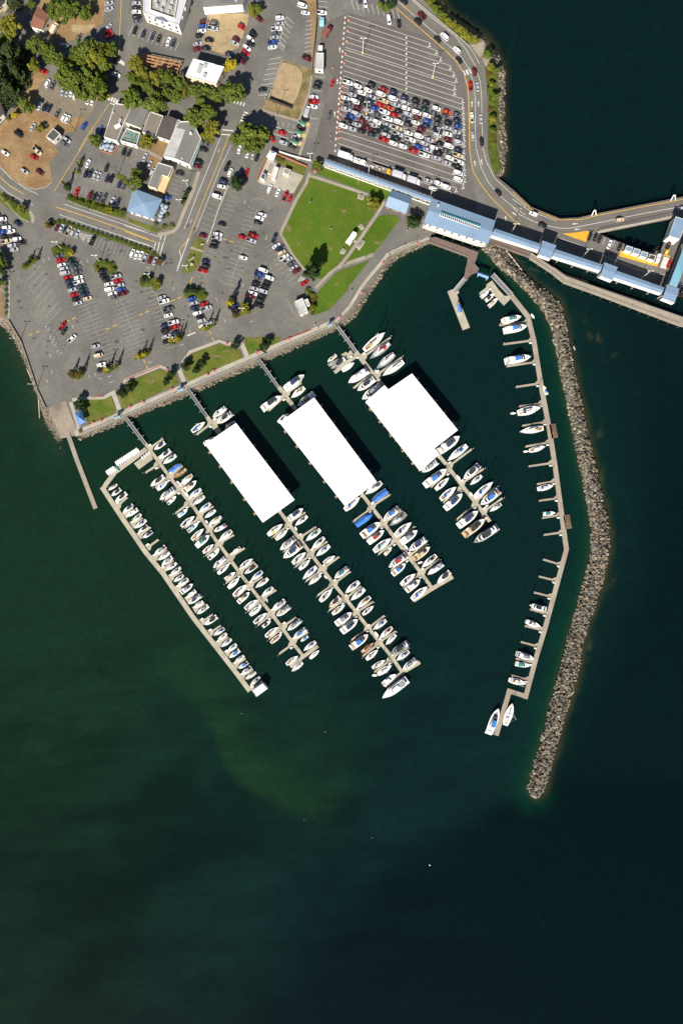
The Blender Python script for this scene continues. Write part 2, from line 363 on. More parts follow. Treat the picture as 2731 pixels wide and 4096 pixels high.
# ------------------------------------------------------------------ rocks
def rocks(name, pts, label=None):
    """pts: (x, y, z, radius); one heap nobody could count"""
    v0 = np.array([(0, 0, 1), (.9, 0, .3), (.28, .86, .35), (-.73, .53, .3), (-.73, -.53, .35), (.28, -.86, .3), (.75, .5, -.5), (-.3, .9, -.5), (-.95, 0, -.5), (-.3, -.9, -.5), (.75, -.5, -.5)])
    fs = [(0, 1, 2), (0, 2, 3), (0, 3, 4), (0, 4, 5), (0, 5, 1), (1, 6, 2), (2, 7, 3), (3, 8, 4), (4, 9, 5), (5, 10, 1), (2, 6, 7), (3, 7, 8), (4, 8, 9), (5, 9, 10), (1, 10, 6)]
    g = np.random.default_rng(len(pts)); V = []; F = []; CC = []
    pal = np.array([(.20, .172, .132), (.275, .238, .18), (.125, .113, .093), (.27, .18, .10), (.39, .345, .275), (.07, .064, .055), (.24, .195, .138)])
    for n, (x, y, z, r) in enumerate(pts):
        a = g.random() * 6.283; s = (1 + .5 * (g.random(3) - .5)) * r; s[0] *= 1.25
        u = v0 * (1 + .45 * (g.random((11, 1)) - .5)); u = u * s
        t = (g.random(2) - .5) * 1.1; u[:, 2] += u[:, 0] * t[0] + u[:, 1] * t[1]
        c, si = math.cos(a), math.sin(a)
        V.append(np.stack([u[:, 0] * c - u[:, 1] * si + x, u[:, 0] * si + u[:, 1] * c + y, u[:, 2] * .8 + z], 1))
        F += [[i + n * 11 for i in f] for f in fs]
        col = pal[g.choice(7, p=[.26, .2, .2, .08, .08, .1, .08])] * (.62 + .36 * g.random()); CC.append(np.tile(np.append(col, 1), (11, 1)))
    mb = MB(); mb.v = np.concatenate(V).tolist(); mb.f = F; mb.m = [0] * len(F)
    o = mb.build(name, ROCK); set_cols(o, np.concatenate(CC)); tag(o, label, 'rocks', kind='stuff'); return o
n = 220; a = resample(BWL, n); b = resample(BWR, n)
mb = MB(); prof = [(-.06, -3.9), (.04, -2.9), (.22, -1.4), (.42, .1), (.58, .1), (.78, -1.4), (.96, -2.9), (1.06, -3.9)]
grid = []
for p, q in zip(a, b):
    grid.append([(*W(p[0] + (q[0] - p[0]) * u, p[1] + (q[1] - p[1]) * u, z), z) for u, z in prof])
for i in range(n - 1):
    for j in range(len(prof) - 1): mb.face([grid[i][j], grid[i + 1][j], grid[i + 1][j + 1], grid[i][j + 1]])
fix_up(mb)
o = mb.build('breakwater', MOUND); tag(o, 'long curving rubble breakwater core under the grey boulders', 'breakwater', kind='structure')
pts = []; g = random.Random(5); i = 0
da = arc(a); Ltot = da[-1]
tot = 6200
for k in range(tot):
    t = g.random() * (n - 1); i = int(t); f = t - i; u = g.uniform(.03, .97)
    p = (a[i][0] * (1 - f) + a[min(i + 1, n - 1)][0] * f, a[i][1] * (1 - f) + a[min(i + 1, n - 1)][1] * f)
    q = (b[i][0] * (1 - f) + b[min(i + 1, n - 1)][0] * f, b[i][1] * (1 - f) + b[min(i + 1, n - 1)][1] * f)
    z = np.interp(u, [c[0] for c in prof], [c[1] for c in prof])
    pts.append((*W(p[0] + (q[0] - p[0]) * u, p[1] + (q[1] - p[1]) * u, z), z + g.uniform(-.15, .6), g.choice([.3, .36, .42, .48, .54, .62, .72, .86])))
rocks('breakwater_boulders', pts, 'heap of pale grey and tan boulders forming the breakwater')
def bank_rocks(name, top, toe, num, u0, u1, label, rr=(.25, .35, .45, .6), rs=1, zb=-3.6, zt=lambda x, y: 0.0):
    g = random.Random(rs); n = 200; a = resample(top, n); b = resample(toe, n); pts = []
    for k in range(num):
        i = g.randrange(n); u = g.uniform(u0, u1); z = zt(*a[i]) + (zb - zt(*a[i])) * u
        x, y = a[i][0] + (b[i][0] - a[i][0]) * u + g.uniform(-4, 4), a[i][1] + (b[i][1] - a[i][1]) * u + g.uniform(-4, 4)
        pts.append((*W(x, y, z), z + .15, g.choice(rr)))
    return rocks(name, pts, label)
bank_rocks('shore_riprap', SHORE_B, TOE_B, 1500, .42, 1.02, 'band of small tan boulders along the foot of the seawall', rs=2)
bank_rocks('bluff_riprap', SHORE_C[5:], TOE_C[5:], 620, .25, 1.05, 'grey boulders along the water below the curving highway', rr=(.3, .45, .6, .8), rs=3)
bank_rocks('beach_rocks', SHORE_A[2:], TOE_A[2:], 620, .1, 1.0, 'small rocks and driftwood bank beside the boat ramp', rr=(.15, .22, .3, .4), rs=4, zt=RZ)

# ------------------------------------------------------------------ ground surfaces
flat('meadow', GRASSD, .002, [(I1, [(-9000, -9000), (1500, -9000), (1660, -420), (-420, -420), (-420, 1190), (-9000, 1130)])])
flat('dirt_lot', DIRT, .006, [
    (I1, [(-30, 620), (20, 690), (57, 722), (107, 749), (145, 756), (185, 748), (207, 726), (230, 665), (232, 605), (213, 575), (190, 560), (250, 535), (300, 525), (345, 470), (262, 472), (192, 456), (132, 440), (160, 338), (185, 318), (200, 280), (130, 270), (90, 400), (50, 450), (-30, 540)]),
    (I1, [(150, -20), (425, -20), (415, 90), (330, 150), (270, 165), (190, 140), (150, 60)]),
    (I1, [(800, 190), (815, 150), (955, 185), (900, 222)]),
    (I1, [(1190, -20), (1262, -20), (1258, 200), (1246, 270), (1240, 60)]),
    (L2, [(290, 240), (330, 130), (450, 170), (410, 320), (370, 390), (260, 570), (210, 540)]),
    (I1, [(1600, -20), (1630, -20), (1660, 20), (1720, 90), (1700, 95), (1610, 30)]),
    (I1, [(-30, 1115), (8, 1120), (14, 1270), (-30, 1250)])])
flat('gravel_lot', mat('brown_gravel', (.20, .168, .122), 1, (.06, .15), (1, .15), tint=(.1, (.155, .135, .105), .7)), .004, [(I1, [(150, 335), (215, 335), (383, 380), (402, 412), (352, 470), (300, 528), (192, 460), (128, 445)])])
flat('weedy_lot', WEEDY, .0085, [(I1, [(1130, 238), (1245, 276), (1236, 346), (1199, 480), (1122, 456), (1042, 433), (1074, 390)])])
flat('sandy_ground', SAND, .0115, [(T3, [(345, 650), (480, 690), (545, 760), (540, 860), (500, 1000), (450, 1080), (370, 1050), (220, 1010), (250, 880), (310, 720)]),
                                  (I1, [(838, 55), (996, 55), (990, 105), (955, 190), (900, 215), (803, 188)]),
                                  (T1, [(745, 260), (1000, 255), (930, 330), (850, 355), (755, 330)]),
                                  ])
flat('highway', ASPH2, .0145, [
    (I1, [(1600, -40), (1690, -40), (1760, 60), (1830, 130), (1880, 190), (1930, 270), (1948, 400), (1950, 640), (1975, 705), (1960, 720), (1900, 770), (1878, 610), (1870, 400), (1850, 300), (1800, 220), (1730, 140), (1660, 70)]),
    (I1, [(892, 520), (935, 533), (870, 720), (810, 860), (760, 970), (722, 1085), (690, 1075), (712, 985), (640, 936), (670, 900), (735, 850), (800, 690)]),
    (I1, [(250, 812), (640, 944), (660, 1006), (225, 868)]),
    (I1, [(-40, 660), (40, 735), (150, 790), (160, 830), (120, 820), (-40, 735)]),
    (T1, [(1110, -20), (1360, -20), (1310, 560), (1300, 700), (1220, 1050), (560, 2000), (520, 1700), (980, 1150), (1190, 620), (1100, 300)])])
flat('holding_lot', ASPH3, .0185, [
    (I1, [(1290, 95), (1395, 50), (1720, 150), (1852, 300), (1868, 420), (1878, 640), (1900, 770), (1905, 850), (1700, 790), (1300, 640), (1250, 600), (1330, 300), (1270, 250)])])
# patched and oil-stained paving
mb = MB(); g = random.Random(11)
for k in range(150):
    x, y = g.uniform(60, 1250), g.uniform(900, 1420)
    if y > 1560 - .38 * x or (x > 1110 and y < 1250): continue
    r = g.uniform(.3, 1.1); cx, cy = W(x, y)
    mb.face([(cx + r * (1 + .4 * g.random()) * math.cos(t * .7854), cy + r * .6 * (1 + .5 * g.random()) * math.sin(t * .7854), .022 + .00003 * k) for t in range(8)])
struct('asphalt_stains', mb, mat('oil_stain', (.075, .07, .065), .8, (1.5, .3)))

G1 = GRASS
flat('lawn', GRASS, .0, [
    (I1, [(1237, 709), (1466, 784), (1470, 800), (1476, 826), (1499, 850), (1395, 1003), (1355, 1056), (1289, 1114), (1264, 1114), (1214, 1066), (1136, 962), (1130, 938), (1186, 812)]),
    (I1, [(1264, 695), (1290, 668), (1566, 763), (1552, 790), (1532, 800), (1474, 772)]),
    (I1, [(1497, 881), (1512, 867), (1540, 859), (1580, 862), (1600, 876), (1500, 1008), (1374, 1050)]),
    (I1, [(1343, 1091), (1478, 1040), (1407, 1131), (1394, 1140), (1392, 1158), (1318, 1238), (1264, 1259), (1268, 1172)])], .10)
flat('verge_grass', GRASSD, .0, [
    (I1, [(1115, 630), (1226, 670), (1216, 712), (1182, 790), (1177, 784), (1212, 704), (1165, 680), (1114, 652)]),
    (I1, [(764, 1416), (879, 1374), (906, 1386), (921, 1386), (959, 1400), (973, 1436), (755, 1528), (732, 1480)]),
    (I1, [(974, 1348), (1126, 1350), (1121, 1368), (1000, 1423), (994, 1423)]),
    (I1, [(498, 1542), (508, 1530), (640, 1477), (670, 1488), (703, 1494), (717, 1533), (492, 1638), (478, 1582)]),
    (I1, [(297, 1607), (353, 1599), (418, 1597), (446, 1586), (463, 1632), (459, 1661), (356, 1701), (342, 1660)]),
    (I1, [(783, 950), (822, 964), (800, 1050), (785, 1080), (750, 1094), (728, 1090)]),
    (I1, [(515, 872), (640, 917), (631, 931), (515, 892)]),
    (I1, [(-20, 764), (0, 766), (50, 800), (115, 842), (122, 886), (105, 884), (55, 850), (-20, 790)]),
    (I1, [(560, 1130), (600, 1128), (600, 1148), (565, 1146)])], .10)
wp_ = MB(); g = random.Random(21)
for qi, (fn, x, y, rx, ry) in enumerate(((K1, 985, 900, 36, 26), (K1, 840, 1285, 30, 42), (K1, 1130, 605, 22, 40), (K1, 880, 690, 24, 14), (K1, 605, 1362, 26, 14), (K1, 400, 1080, 50, 44), (K2, 905, 615, 26, 24), (K2, 965, 550, 18, 10), (K2, 1340, 190, 36, 20), (K1, 620, 580, 20, 22), (K1, 500, 790, 14, 12), (K1, 510, 1245, 16, 18), (K1, 1270, 770, 20, 12),
                        (P2, 265, 1370, 60, 34), (P2, 950, 1105, 90, 20), (P2, 1060, 1055, 60, 16), (P2, 880, 1130, 30, 14), (P2, 320, 1350, 20, 14), (N1, 1310, 330, 60, 36), (K1, 1320, 1230, 40, 22))):
    cx, cy = W(*fn(x, y)); k = (rx + ry) / 2 * .3827 * PX
    wp_.face([(cx + rx * .3827 * PX * (.55 + .5 * g.random()) * math.cos(t * .45), cy + ry * .3827 * PX * (.55 + .5 * g.random()) * math.sin(t * .45), .165 + .002 * qi) for t in range(14)])
fix_up(wp_); struct('worn_turf', wp_, mat('worn_turf', (.17, .135, .05), 1, (.8, .25), (2.5, .3), tint=(.9, (.09, .11, .018), .9)))
flat('planting_strip', SHRUB, .0, [
    (I1, [(262, 776), (300, 782), (420, 816), (505, 846), (503, 874), (430, 858), (330, 828), (283, 808)]),
    (P1, [(535, -10), (600, -60), (700, -50), (770, 0), (760, 60), (695, 100), (670, 40), (560, 58)]),
    (P1, [(980, 150), (1030, 90), (1120, 110), (1225, 150), (1225, 220), (1160, 265), (1110, 195), (1000, 225)]),
    (P2, [(150, 310), (185, 260), (260, 250), (380, 320), (370, 390), (315, 438), (270, 355), (180, 388)]),
    (P2, [(608, 440), (640, 385), (700, 370), (800, 410), (865, 450), (855, 505), (785, 545), (745, 470), (640, 510)]),
    (P2, [(1060, 540), (1090, 515), (1130, 530), (1130, 560), (1070, 590)]),
    (P2, [(1205, 560), (1240, 540), (1310, 570), (1310, 640), (1150, 720), (1120, 700), (1130, 640), (1240, 670)]),
    (P1, [(700, 1290), (760, 1270), (880, 1270), (880, 1320), (830, 1360), (750, 1340)]),
    (P1, [(1075, 1220), (1110, 1230), (1235, 1200), (1225, 1230), (1140, 1290), (1085, 1285)]),
    (P2, [(95, 1145), (130, 1100), (265, 1055), (270, 1075), (190, 1140)]),
    (P2, [(455, 930), (500, 925), (610, 905), (610, 920), (540, 985), (470, 990)]),
    (P2, [(780, 845), (800, 805), (960, 760), (960, 775), (870, 840)]),
    (P1, [(235, 170), (290, 130), (310, 70), (345, 95), (400, 80), (400, 110), (270, 215)]),
    (L1, [(480, 1075), (480, 1030), (560, 1005), (620, 985), (700, 1000), (900, 1080), (1300, 1210), (1568, 1300), (1568, 1340), (1300, 1245), (900, 1115), (700, 1040), (600, 1025), (550, 1065)]),
    (L2, [(0, 1210), (100, 1255), (330, 1350), (380, 1395), (380, 1450), (350, 1470), (330, 1400), (0, 1245)]),
    (L2, [(590, 800), (650, 680), (690, 650), (660, 740), (610, 850)]),
    (K2, [(570, 690), (640, 680), (690, 730), (700, 850), (680, 940), (630, 940), (600, 700)]),
    (K1, [(1225, 760), (1270, 720), (1390, 790), (1360, 850), (1310, 905), (1265, 870)]),
    (K4, [(320, 1290), (350, 1220), (430, 1190), (490, 1230), (420, 1350)]),
    (K1, [(640, 480), (660, 380), (720, 370), (760, 440), (690, 500)]),
    (L1, [(1200, 540), (1240, 510), (1320, 540), (1320, 600)]),
    (T4, [(490, -20), (600, -20), (680, 60), (780, 190), (850, 250), (980, 460), (960, 460), (700, 230)]),
    (T4, [(1150, 700), (1220, 650), (1270, 760), (1280, 1100), (1270, 1568), (1180, 1568), (1180, 1000)]),
    (K4, [(1190, 0), (1270, 0), (1270, 500), (1310, 720), (1240, 790), (1190, 560)])], .12)
# ------------------------------------------------------------------ paved paths and kerbs
def paths(name, m, z, items):
    mb = MB()
    for i, (fn, w, pts) in enumerate(items):
        l, r = strip([W(*fn(x, y)) for x, y in pts], w * PX)
        mb.prism(l + r[::-1], 0, z + .003 * i, 0)
    return struct(name, mb, m)
paths('park_path', CONC2, .115, [
    (I1, 11, [(1236, 702), (1300, 722), (1470, 779)]), (I1, 12, [(1240, 690), (1226, 730), (1180, 808), (1122, 932)]),
    (I1, 9, [(1122, 934), (1168, 1016), (1218, 1080)]), (I1, 12, [(1538, 806), (1505, 862), (1395, 1020), (1362, 1060), (1318, 1094), (1262, 1152)]),
    (I1, 14, [(1352, 1070), (1400, 1050), (1494, 1018)])])
paths('promenade_path', CONC, .125, [
    (I1, 24, [(300, 1736), (358, 1712), (460, 1670), (500, 1650), (620, 1598), (756, 1540), (900, 1475), (1020, 1424), (1180, 1355), (1335, 1290)]),
    (I1, 13, [(1340, 1290), (1400, 1225), (1445, 1150), (1480, 1105), (1530, 1045), (1553, 1014)]),
    (I1, 13, [(1560, 1014), (1620, 985), (1690, 960), (1715, 950)]),
    (I1, 14, [(290, 1600), (350, 1592), (417, 1590), (462, 1566)]), (I1, 18, [(456, 1576), (476, 1630), (484, 1652)]),
    (I1, 12, [(494, 1540), (502, 1520), (640, 1464), (672, 1478)]), (I1, 18, [(712, 1462), (726, 1500), (742, 1535)]),
    (I1, 12, [(730, 1450), (760, 1408), (878, 1364), (908, 1376), (925, 1374)]), (I1, 18, [(966, 1374), (978, 1400), (990, 1430)]),
    (I1, 14, [(284, 1608), (310, 1690), (318, 1735)])])
paths('pavement', CONC2, .12, [
    (I1, 14, [(796, 686), (770, 770), (735, 850), (714, 905), (695, 925), (660, 935), (632, 938)]),
    (I1, 9, [(1040, 435), (1110, 460), (1200, 485), (1236, 495)]),
    (I1, 11, [(1238, 496), (1205, 600), (1190, 640)]),
    (I1, 8, [(39, 1120), (37, 1275)]), (I1, 12, [(122, 845), (134, 870), (132, 890)]), (I1, 8, [(640, 1010), (655, 1040), (650, 1060)]),
    (I1, 8, [(762, 990), (812, 1006)]), (I1, 7, [(1262, 130), (1254, 260), (1236, 370), (1190, 500)]), (I1, 5, [(1074, 392), (1130, 236)]),
    (I1, 12, [(660, 640), (560, 590)])])
mb = MB()
for fn, pts in ((K1, [(1120, 770), (1130, 720), (1195, 730), (1180, 790)]), (K1, [(1125, 1060), (1150, 1030), (1195, 1080), (1165, 1105)]),
                (K1, [(1095, 1265), (1150, 1205), (1205, 1220), (1140, 1315)]), (K1, [(935, 1345), (960, 1285), (1005, 1315), (980, 1355)]),
                (K1, [(990, 1230), (1060, 1120), (1120, 1150), (1045, 1265)]), (K1, [(1060, 1190), (1130, 1220), (1120, 1240), (1050, 1215)])):
    mb.prism([W(*fn(*p)) for p in pts], 0, .11, 0)
struct('picnic_pad', mb, CONC)
flat('courtyard_paving', CONC, .0, [(K1, [(80, 590), (185, 350), (300, 400), (300, 430), (560, 530), (450, 720), (250, 650), (130, 620)])], .13)
flat('viewpoint_deck', CONC2, .0, [(T4, [(990, 470), (1140, 435), (1125, 580), (1090, 600)]), (T4, [(1110, 600), (1215, 600), (1165, 690), (1145, 690)])], .2)
flat('plaza_path', ASPH2, .0165, [(I1, [(1600, 872), (1640, 850), (1700, 880), (1712, 948), (1620, 978), (1552, 1008), (1478, 1098), (1440, 1145), (1396, 1218), (1335, 1280), (1180, 1345), (1130, 1360), (1130, 1330), (1262, 1264), (1320, 1242), (1396, 1160), (1396, 1144), (1410, 1134), (1504, 1012)])])
flat('kerb_red', RPAINT, .0, [(I1, [(503, 1517), (640, 1461), (641, 1464), (504, 1520)]), (I1, [(1130, 1360), (1244, 1316), (1245, 1320), (1131, 1364)]), (I1, [(366, 1587), (417, 1583), (417, 1586), (366, 1590)])], .15)

# ------------------------------------------------------------------ painted markings
lines = MB(); worn = MB(); yel = MB()
def ln(mb, fn, w, *pts): ribbon(mb, [W(*fn(x, y)) for x, y in pts], w, .028)
# ferry holding lanes
offs = [0, 1, 2, 3, 4, 5, 6, 6.45, 7.45, 8.45, 9.45, 10.45, 11.45, 12.45, 13.45, 14.45, 15.45, 16.45, 17.45, 17.9, 18.9, 19.9, 20.9, 21.9, 23.1, 24.3, 25.4, 26.4]
xend = [572, 645, 687, 790, 825, 850, 835, 835, 835, 918, 920, 925, 925, 930, 930, 932, 934, 934, 936, 930, 930, 930, 935, 938, 940, 925, 850, 790]
S = .329
ends = []
for o, xe in zip(offs, xend):
    x0 = 1020 - 4.1 * o; y0 = 165 + 54.9 * o; x1 = xe + 1307; y1 = y0 + S * (x1 - x0)
    ln(lines, T3, .17, (x0, y0), (x1, y1)); ends.append((x1, y1))
for i in range(len(ends) - 1):
    (xa, ya), (xb, yb) = ends[i], ends[i + 1]
    if abs(offs[i + 1] - offs[i]) > .6:
        yy = ya + 54.9 * (offs[i + 1] - offs[i]); d = 54.9 * (offs[i + 1] - offs[i])
        ln(lines, T3, .3, (xa, ya), (xa - .34 * d, ya + d - .34 * d * S))
        ln(lines, T3, .5, (xa - 4, ya + 34), (xa + 10, ya + 38))
for i, o in enumerate(offs[:-1]):
    if abs(offs[i + 1] - o) < .6: continue
    for xc, wd in ((1003 - 4.1 * o - 10, 14), (1632, 13)):
        if xc > 1600 and o > 12.5: continue
        y = 165 + 54.9 * (o + .5) + S * (xc - 1020 + 4.1 * o)
        ln(lines, T3, 1.1, (xc - wd / 2, y), (xc + wd / 2, y + 2))
for x in (975, 972): pass
# highway lines
ln(yel, T4, .35, (215, 80), (400, 240), (600, 410), (750, 545), (850, 640), (920, 760), (960, 880), (975, 1000), (980, 1300), (985, 1568))
ln(yel, K4, .3, (985, 520), (990, 560), (1020, 740), (1100, 880), (1200, 1010), (1300, 1110), (1450, 1260), (1568, 1350))
ln(lines, T4, .2, (220, 0), (410, 165), (640, 360), (770, 480), (900, 600), (980, 720), (1030, 880), (1045, 1050), (1045, 1400), (1055, 1568))
ln(lines, K4, .2, (1053, 500), (1060, 530), (1100, 690), (1180, 860), (1310, 1010), (1430, 1110), (1568, 1200))
ln(lines, T4, .2, (385, 0), (600, 190), (830, 370), (950, 520), (1040, 680), (1095, 850), (1110, 1000), (1115, 1300), (1125, 1568))
ln(lines, K4, .2, (1122, 480), (1125, 500), (1160, 640), (1250, 820), (1400, 960), (1568, 1110))
for x, y in ((925, 765), (957, 755), (985, 742)): ln(lines, T4, .9, (x - 8, y - 25), (x + 14, y + 25))
def arrow(fn, x, y, a, s=1.0, mb=None):
    """straight lane arrow; a = heading in photo degrees (0 = right, 90 = down)"""
    mb = mb or lines; cx, cy = W(*fn(x, y)); c, si = math.cos(R(-a)), math.sin(R(-a))
    for pts in ([(-1.5, -.17), (.3, -.17), (.3, .17), (-1.5, .17)], [(.3, -.5), (1.5, 0), (.3, .5)]):
        mb.face([(cx + s * (u * c - v * si), cy + s * (u * si + v * c), .028) for u, v in pts])
for x, y in ((1010, 1085), (1078, 1085)): arrow(T4, x, y, -90)
for x, y, a in ((1040, 660, -98), (1110, 645, -100), (1500, 1125, 215), (1452, 1190, 215), (1362, 1240, -100)): arrow(K4, x, y, a)
for x, y, a in ((60, 210, 210), (570, 358, 175), (588, 408, 175)): arrow(GG, x, y, a)
for x, y in ((938, 520), (912, 850), (885, 1190)): arrow(T3, x, y, -90)
for x, y, a in ((458, 105, 65), (515, 85, 65), (857, 135, 245), (917, 115, 65), (765, 800, 245), (545, 1280, 80), (495, 1370, 75), (937, 1320, 75), (1000, 1305, 250), (1050, 1345, 200), (1150, 1320, 160), (1170, 1378, 160), (530, 1105, 250)): arrow(P1, x, y, a, .8, worn)
for x, y, a in ((510, 408, 85), (957, 515, 250), (1043, 740, 70), (1325, 748, 165), (680, 850, 85), (600, 990, 165), (265, 1175, 165), (243, 183, 15), (1237, 368, 105), (1368, 78, 105)): arrow(P2, x, y, a, .8, worn)
for x, y, a in ((985, 265, 100), (693, 1005, 120), (1255, 800, 105), (1478, 1180, 105), (1367, 1387, 105)): arrow(L2, x, y, a, .9, worn)
# street lines
ln(yel, T1, .25, (1270, 0), (1258, 250), (1245, 560)); ln(yel, T1, .22, (1150, 1075), (1060, 1210), (900, 1440), (830, 1568))
ln(yel, L1, .22, (970, 50), (740, 420), (570, 690)); ln(yel, L1, .3, (0, 540), (110, 640), (250, 720)); ln(yel, L1, .3, (590, 858), (900, 955), (1300, 1095), (1568, 1200))
ln(yel, L2, .3, (0, 1112), (200, 1185), (330, 1225)); ln(yel, L2, .25, (1085, 110), (1000, 340), (870, 660), (780, 890), (680, 1150), (650, 1210), (570, 1310))
ln(lines, L2, .22, (1010, 95), (900, 380), (760, 720), (680, 930), (620, 1090)); ln(lines, L2, .3, (675, 1165), (610, 1340), (545, 1530)); ln(lines, L2, .3, (570, 1310), (588, 1390), (550, 1500))
ln(worn, L2, .45, (1110, 210), (1000, 440), (850, 830), (740, 1110))
ln(lines, L1, .2, (670, 825), (900, 905), (1300, 1040), (1568, 1135)); ln(lines, L1, .2, (620, 935), (900, 1035), (1300, 1170), (1568, 1260))
ln(lines, L1, .18, (0, 440), (120, 560), (260, 660), (400, 725)); ln(lines, L1, .2, (0, 630), (90, 710), (220, 780), (350, 838))
ln(lines, L2, .2, (0, 1050), (370, 1172)); ln(lines, L2, .2, (0, 1180), (300, 1280))
for a, b in (((385, 1155), (370, 1200)), ((428, 1155), (410, 1210)), ((365, 1220), (340, 1320)), ((408, 1220), (375, 1330)), ((325, 1220), (305, 1300))): ln(lines, L2, .35, a, b)
for q in range(4): ln(lines, T1, .75, (1242 + 18 * q, 610 + 12 * q), (1242 + 18 * q, 655 + 10 * q))
for q in range(5): ln(lines, T1, .9, (1130 + 26 * q, 995 + 12 * q), (1110 + 26 * q, 1035 + 12 * q))
for q in range(4): ln(lines, T2, .6, (1155 + 32 * q, 1045 + 10 * q), (1140 + 32 * q, 1080 + 10 * q))
for q in range(5): ln(lines, T2, .7, (1245 - 13 * q, 1172 + 28 * q), (1272 - 13 * q, 1180 + 28 * q) if 0 else (1285 - 13 * q, 1185 + 28 * q))
ln(lines, L2, .5, (1020, 50), (1135, 62)); ln(lines, L2, .5, (1000, 98), (1125, 105))
ln(lines, T1, .5, (1155, 1078), (1205, 1098))
# parking stalls: start, step, count, line vector
def stalls(fn, x, y, dx, dy, n, lx, ly, w=.13, mb=None, base=False):
    mb = mb or worn
    for i in range(n): ln(mb, fn, w, (x + dx * i, y + dy * i), (x + dx * i + lx, y + dy * i + ly))
    if base: ln(mb, fn, w, (x, y), (x + dx * (n - 1), y + dy * (n - 1)))
for x0, y0, n in ((600, 90, 29), (1040, 240, 21)):
    stalls(P1, x0, y0, 15.4, 40.2, n, 102, -38); stalls(P1, x0 + 102, y0 - 38, 15.4, 40.2, n, 95, -35, base=True)
stalls(P2, 195, 420, 15.6, 41, 16, 98, -34); stalls(P2, 293, 386, 15.6, 41, 14, 90, -32, base=True)
stalls(P2, 650, 520, 17, 42, 9, 95, -36); stalls(P2, 745, 484, 17, 42, 9, 95, -34, base=True)
stalls(P1, 280, 330, 31, 64, 8, 150, -175, mb=worn, w=.15)
stalls(P1, 655, 1250, 30, 0, 4, 130, -180, w=.12)
stalls(L2, 1290, 860, -16.5, 44, 17, 92, 26); stalls(L2, 1382, 886, -16.5, 44, 17, 92, 26, base=True)
stalls(P2, 1380, 190, -18, 45, 9, 88, 26); stalls(P2, 1468, 216, -18, 45, 9, 85, 26, base=True)
stalls(L2, 1090, 740, -18, 44, 20, 100, 30); stalls(L2, 885, 812, -20, 53, 8, 105, 34)
stalls(L2, 520, 530, -15, 42, 6, 115, 38)
stalls(L1, 940, 1150, 41, 13.5, 15, -42, 105); stalls(L1, 600, 1015, 41, 14.5, 6, -40, 105)
stalls(L1, 840, 440, 47, 15, 12, -45, 110); stalls(L1, 740, 715, 47, 15, 10, 40, -110)
stalls(T2, 85, 270, 48, 17, 11, -45, 100, mb=lines)
stalls(T3, 580, 225, -1.5, 45, 8, 70, -12, mb=lines, w=.15); stalls(T3, 210, 620, -18, 54, 8, 115, -18, mb=lines, w=.15)
stalls(T3, 380, 175, -19, 50, 6, 75, 70, mb=lines, w=.15); ln(lines, T3, .15, (380, 175), (290, 500)); stalls(T3, 320, 430, -8, 25, 3, 48, 62, mb=lines)
stalls(T3, 1060, 0, 53, 12, 10, 22, 95, mb=lines, w=.16); stalls(T3, 700, 10, 0, 55, 4, 108, 12, mb=lines); stalls(T3, 680, 800, -22, 145, 4, 100, 10, mb=lines)
stalls(T3, 130, 1230, 55, 13, 7, -8, 35, mb=lines); ln(lines, T3, .2, (230, 1310), (480, 1400)); ln(lines, T3, .2, (250, 1400), (400, 1450))
stalls(K2, 230, 190, 29, 45, 10, -70, 50); stalls(K1, 180, 720, 58, 27, 6, 30, -80)
for q in range(6): ln(lines, K2, .2, (500 + 14 * q, 590 - 3 * q), (540 + 14 * q, 530 + 9 * q))
for q in range(5): ln(lines, L1, .25, (850 + 16 * q, 1120 + 6 * q), (830 + 10 * q, 1160 + 14 * q)); ln(lines, L1, .25, (910, 1155 + 16 * q), (970 - 8 * q, 1155 + 16 * q))
for x, y in ((460, 95), (520, 75)): pass
for fn, a, b in ((P1, (305, 893), (345, 878)), (P1, (380, 862), (418, 847)), (P1, (692, 750), (725, 737)), (P1, (755, 723), (795, 705)), (P1, (1108, 830), (1150, 814)), (P1, (1178, 800), (1220, 785)), (P1, (1450, 683), (1492, 666)), (P1, (1520, 655), (1560, 638)),
                 (P2, (478, 535), (524, 520)), (P2, (550, 508), (595, 490)), (P2, (675, 370), (708, 280)), (P2, (883, 843), (902, 885)), (P2, (912, 912), (930, 953)), (P2, (195, 1145), (215, 1185)), (P2, (225, 1210), (244, 1250)), (L2, (1020, 1188), (1062, 1203)), (L2, (1090, 1210), (1135, 1227))):
    ln(yel, fn, .35, a, b)
ln(lines, P2, .5, (652, 897), (738, 862)); ln(worn, K2, .2, (385, 770), (460, 930)); ln(worn, K2, .2, (515, 1080), (550, 1145))
ln(worn, K2, .14, (195, 435), (235, 470), (255, 550)); ln(worn, L2, .14, (1310, 800), (1340, 775), (1400, 768), (1460, 785), (1500, 830), (1505, 885))
ln(worn, P2, .14, (985, 290), (1010, 330), (1070, 358), (1150, 372)); ln(worn, P2, .14, (1505, 175), (1540, 205), (1560, 265))
for fn, pts in ((L1, [(0, 415), (60, 490), (150, 585), (270, 650), (380, 672), (480, 650), (545, 600)]), (L1, [(0, 745), (60, 800), (140, 900), (220, 970), (310, 1018)]), (L1, [(690, 720), (720, 790), (800, 830), (1300, 1000), (1568, 1110)])):
    l, r = strip([W(*fn(*p)) for p in pts], .28); mb = MB(); mb.prism(l + r[::-1], 0, .13, 0); struct('kerb', mb, CONC)
struct('white_road_lines', lines, WPAINT); struct('worn_stall_lines', worn, WPALE); struct('yellow_road_lines', yel, YPAINT)
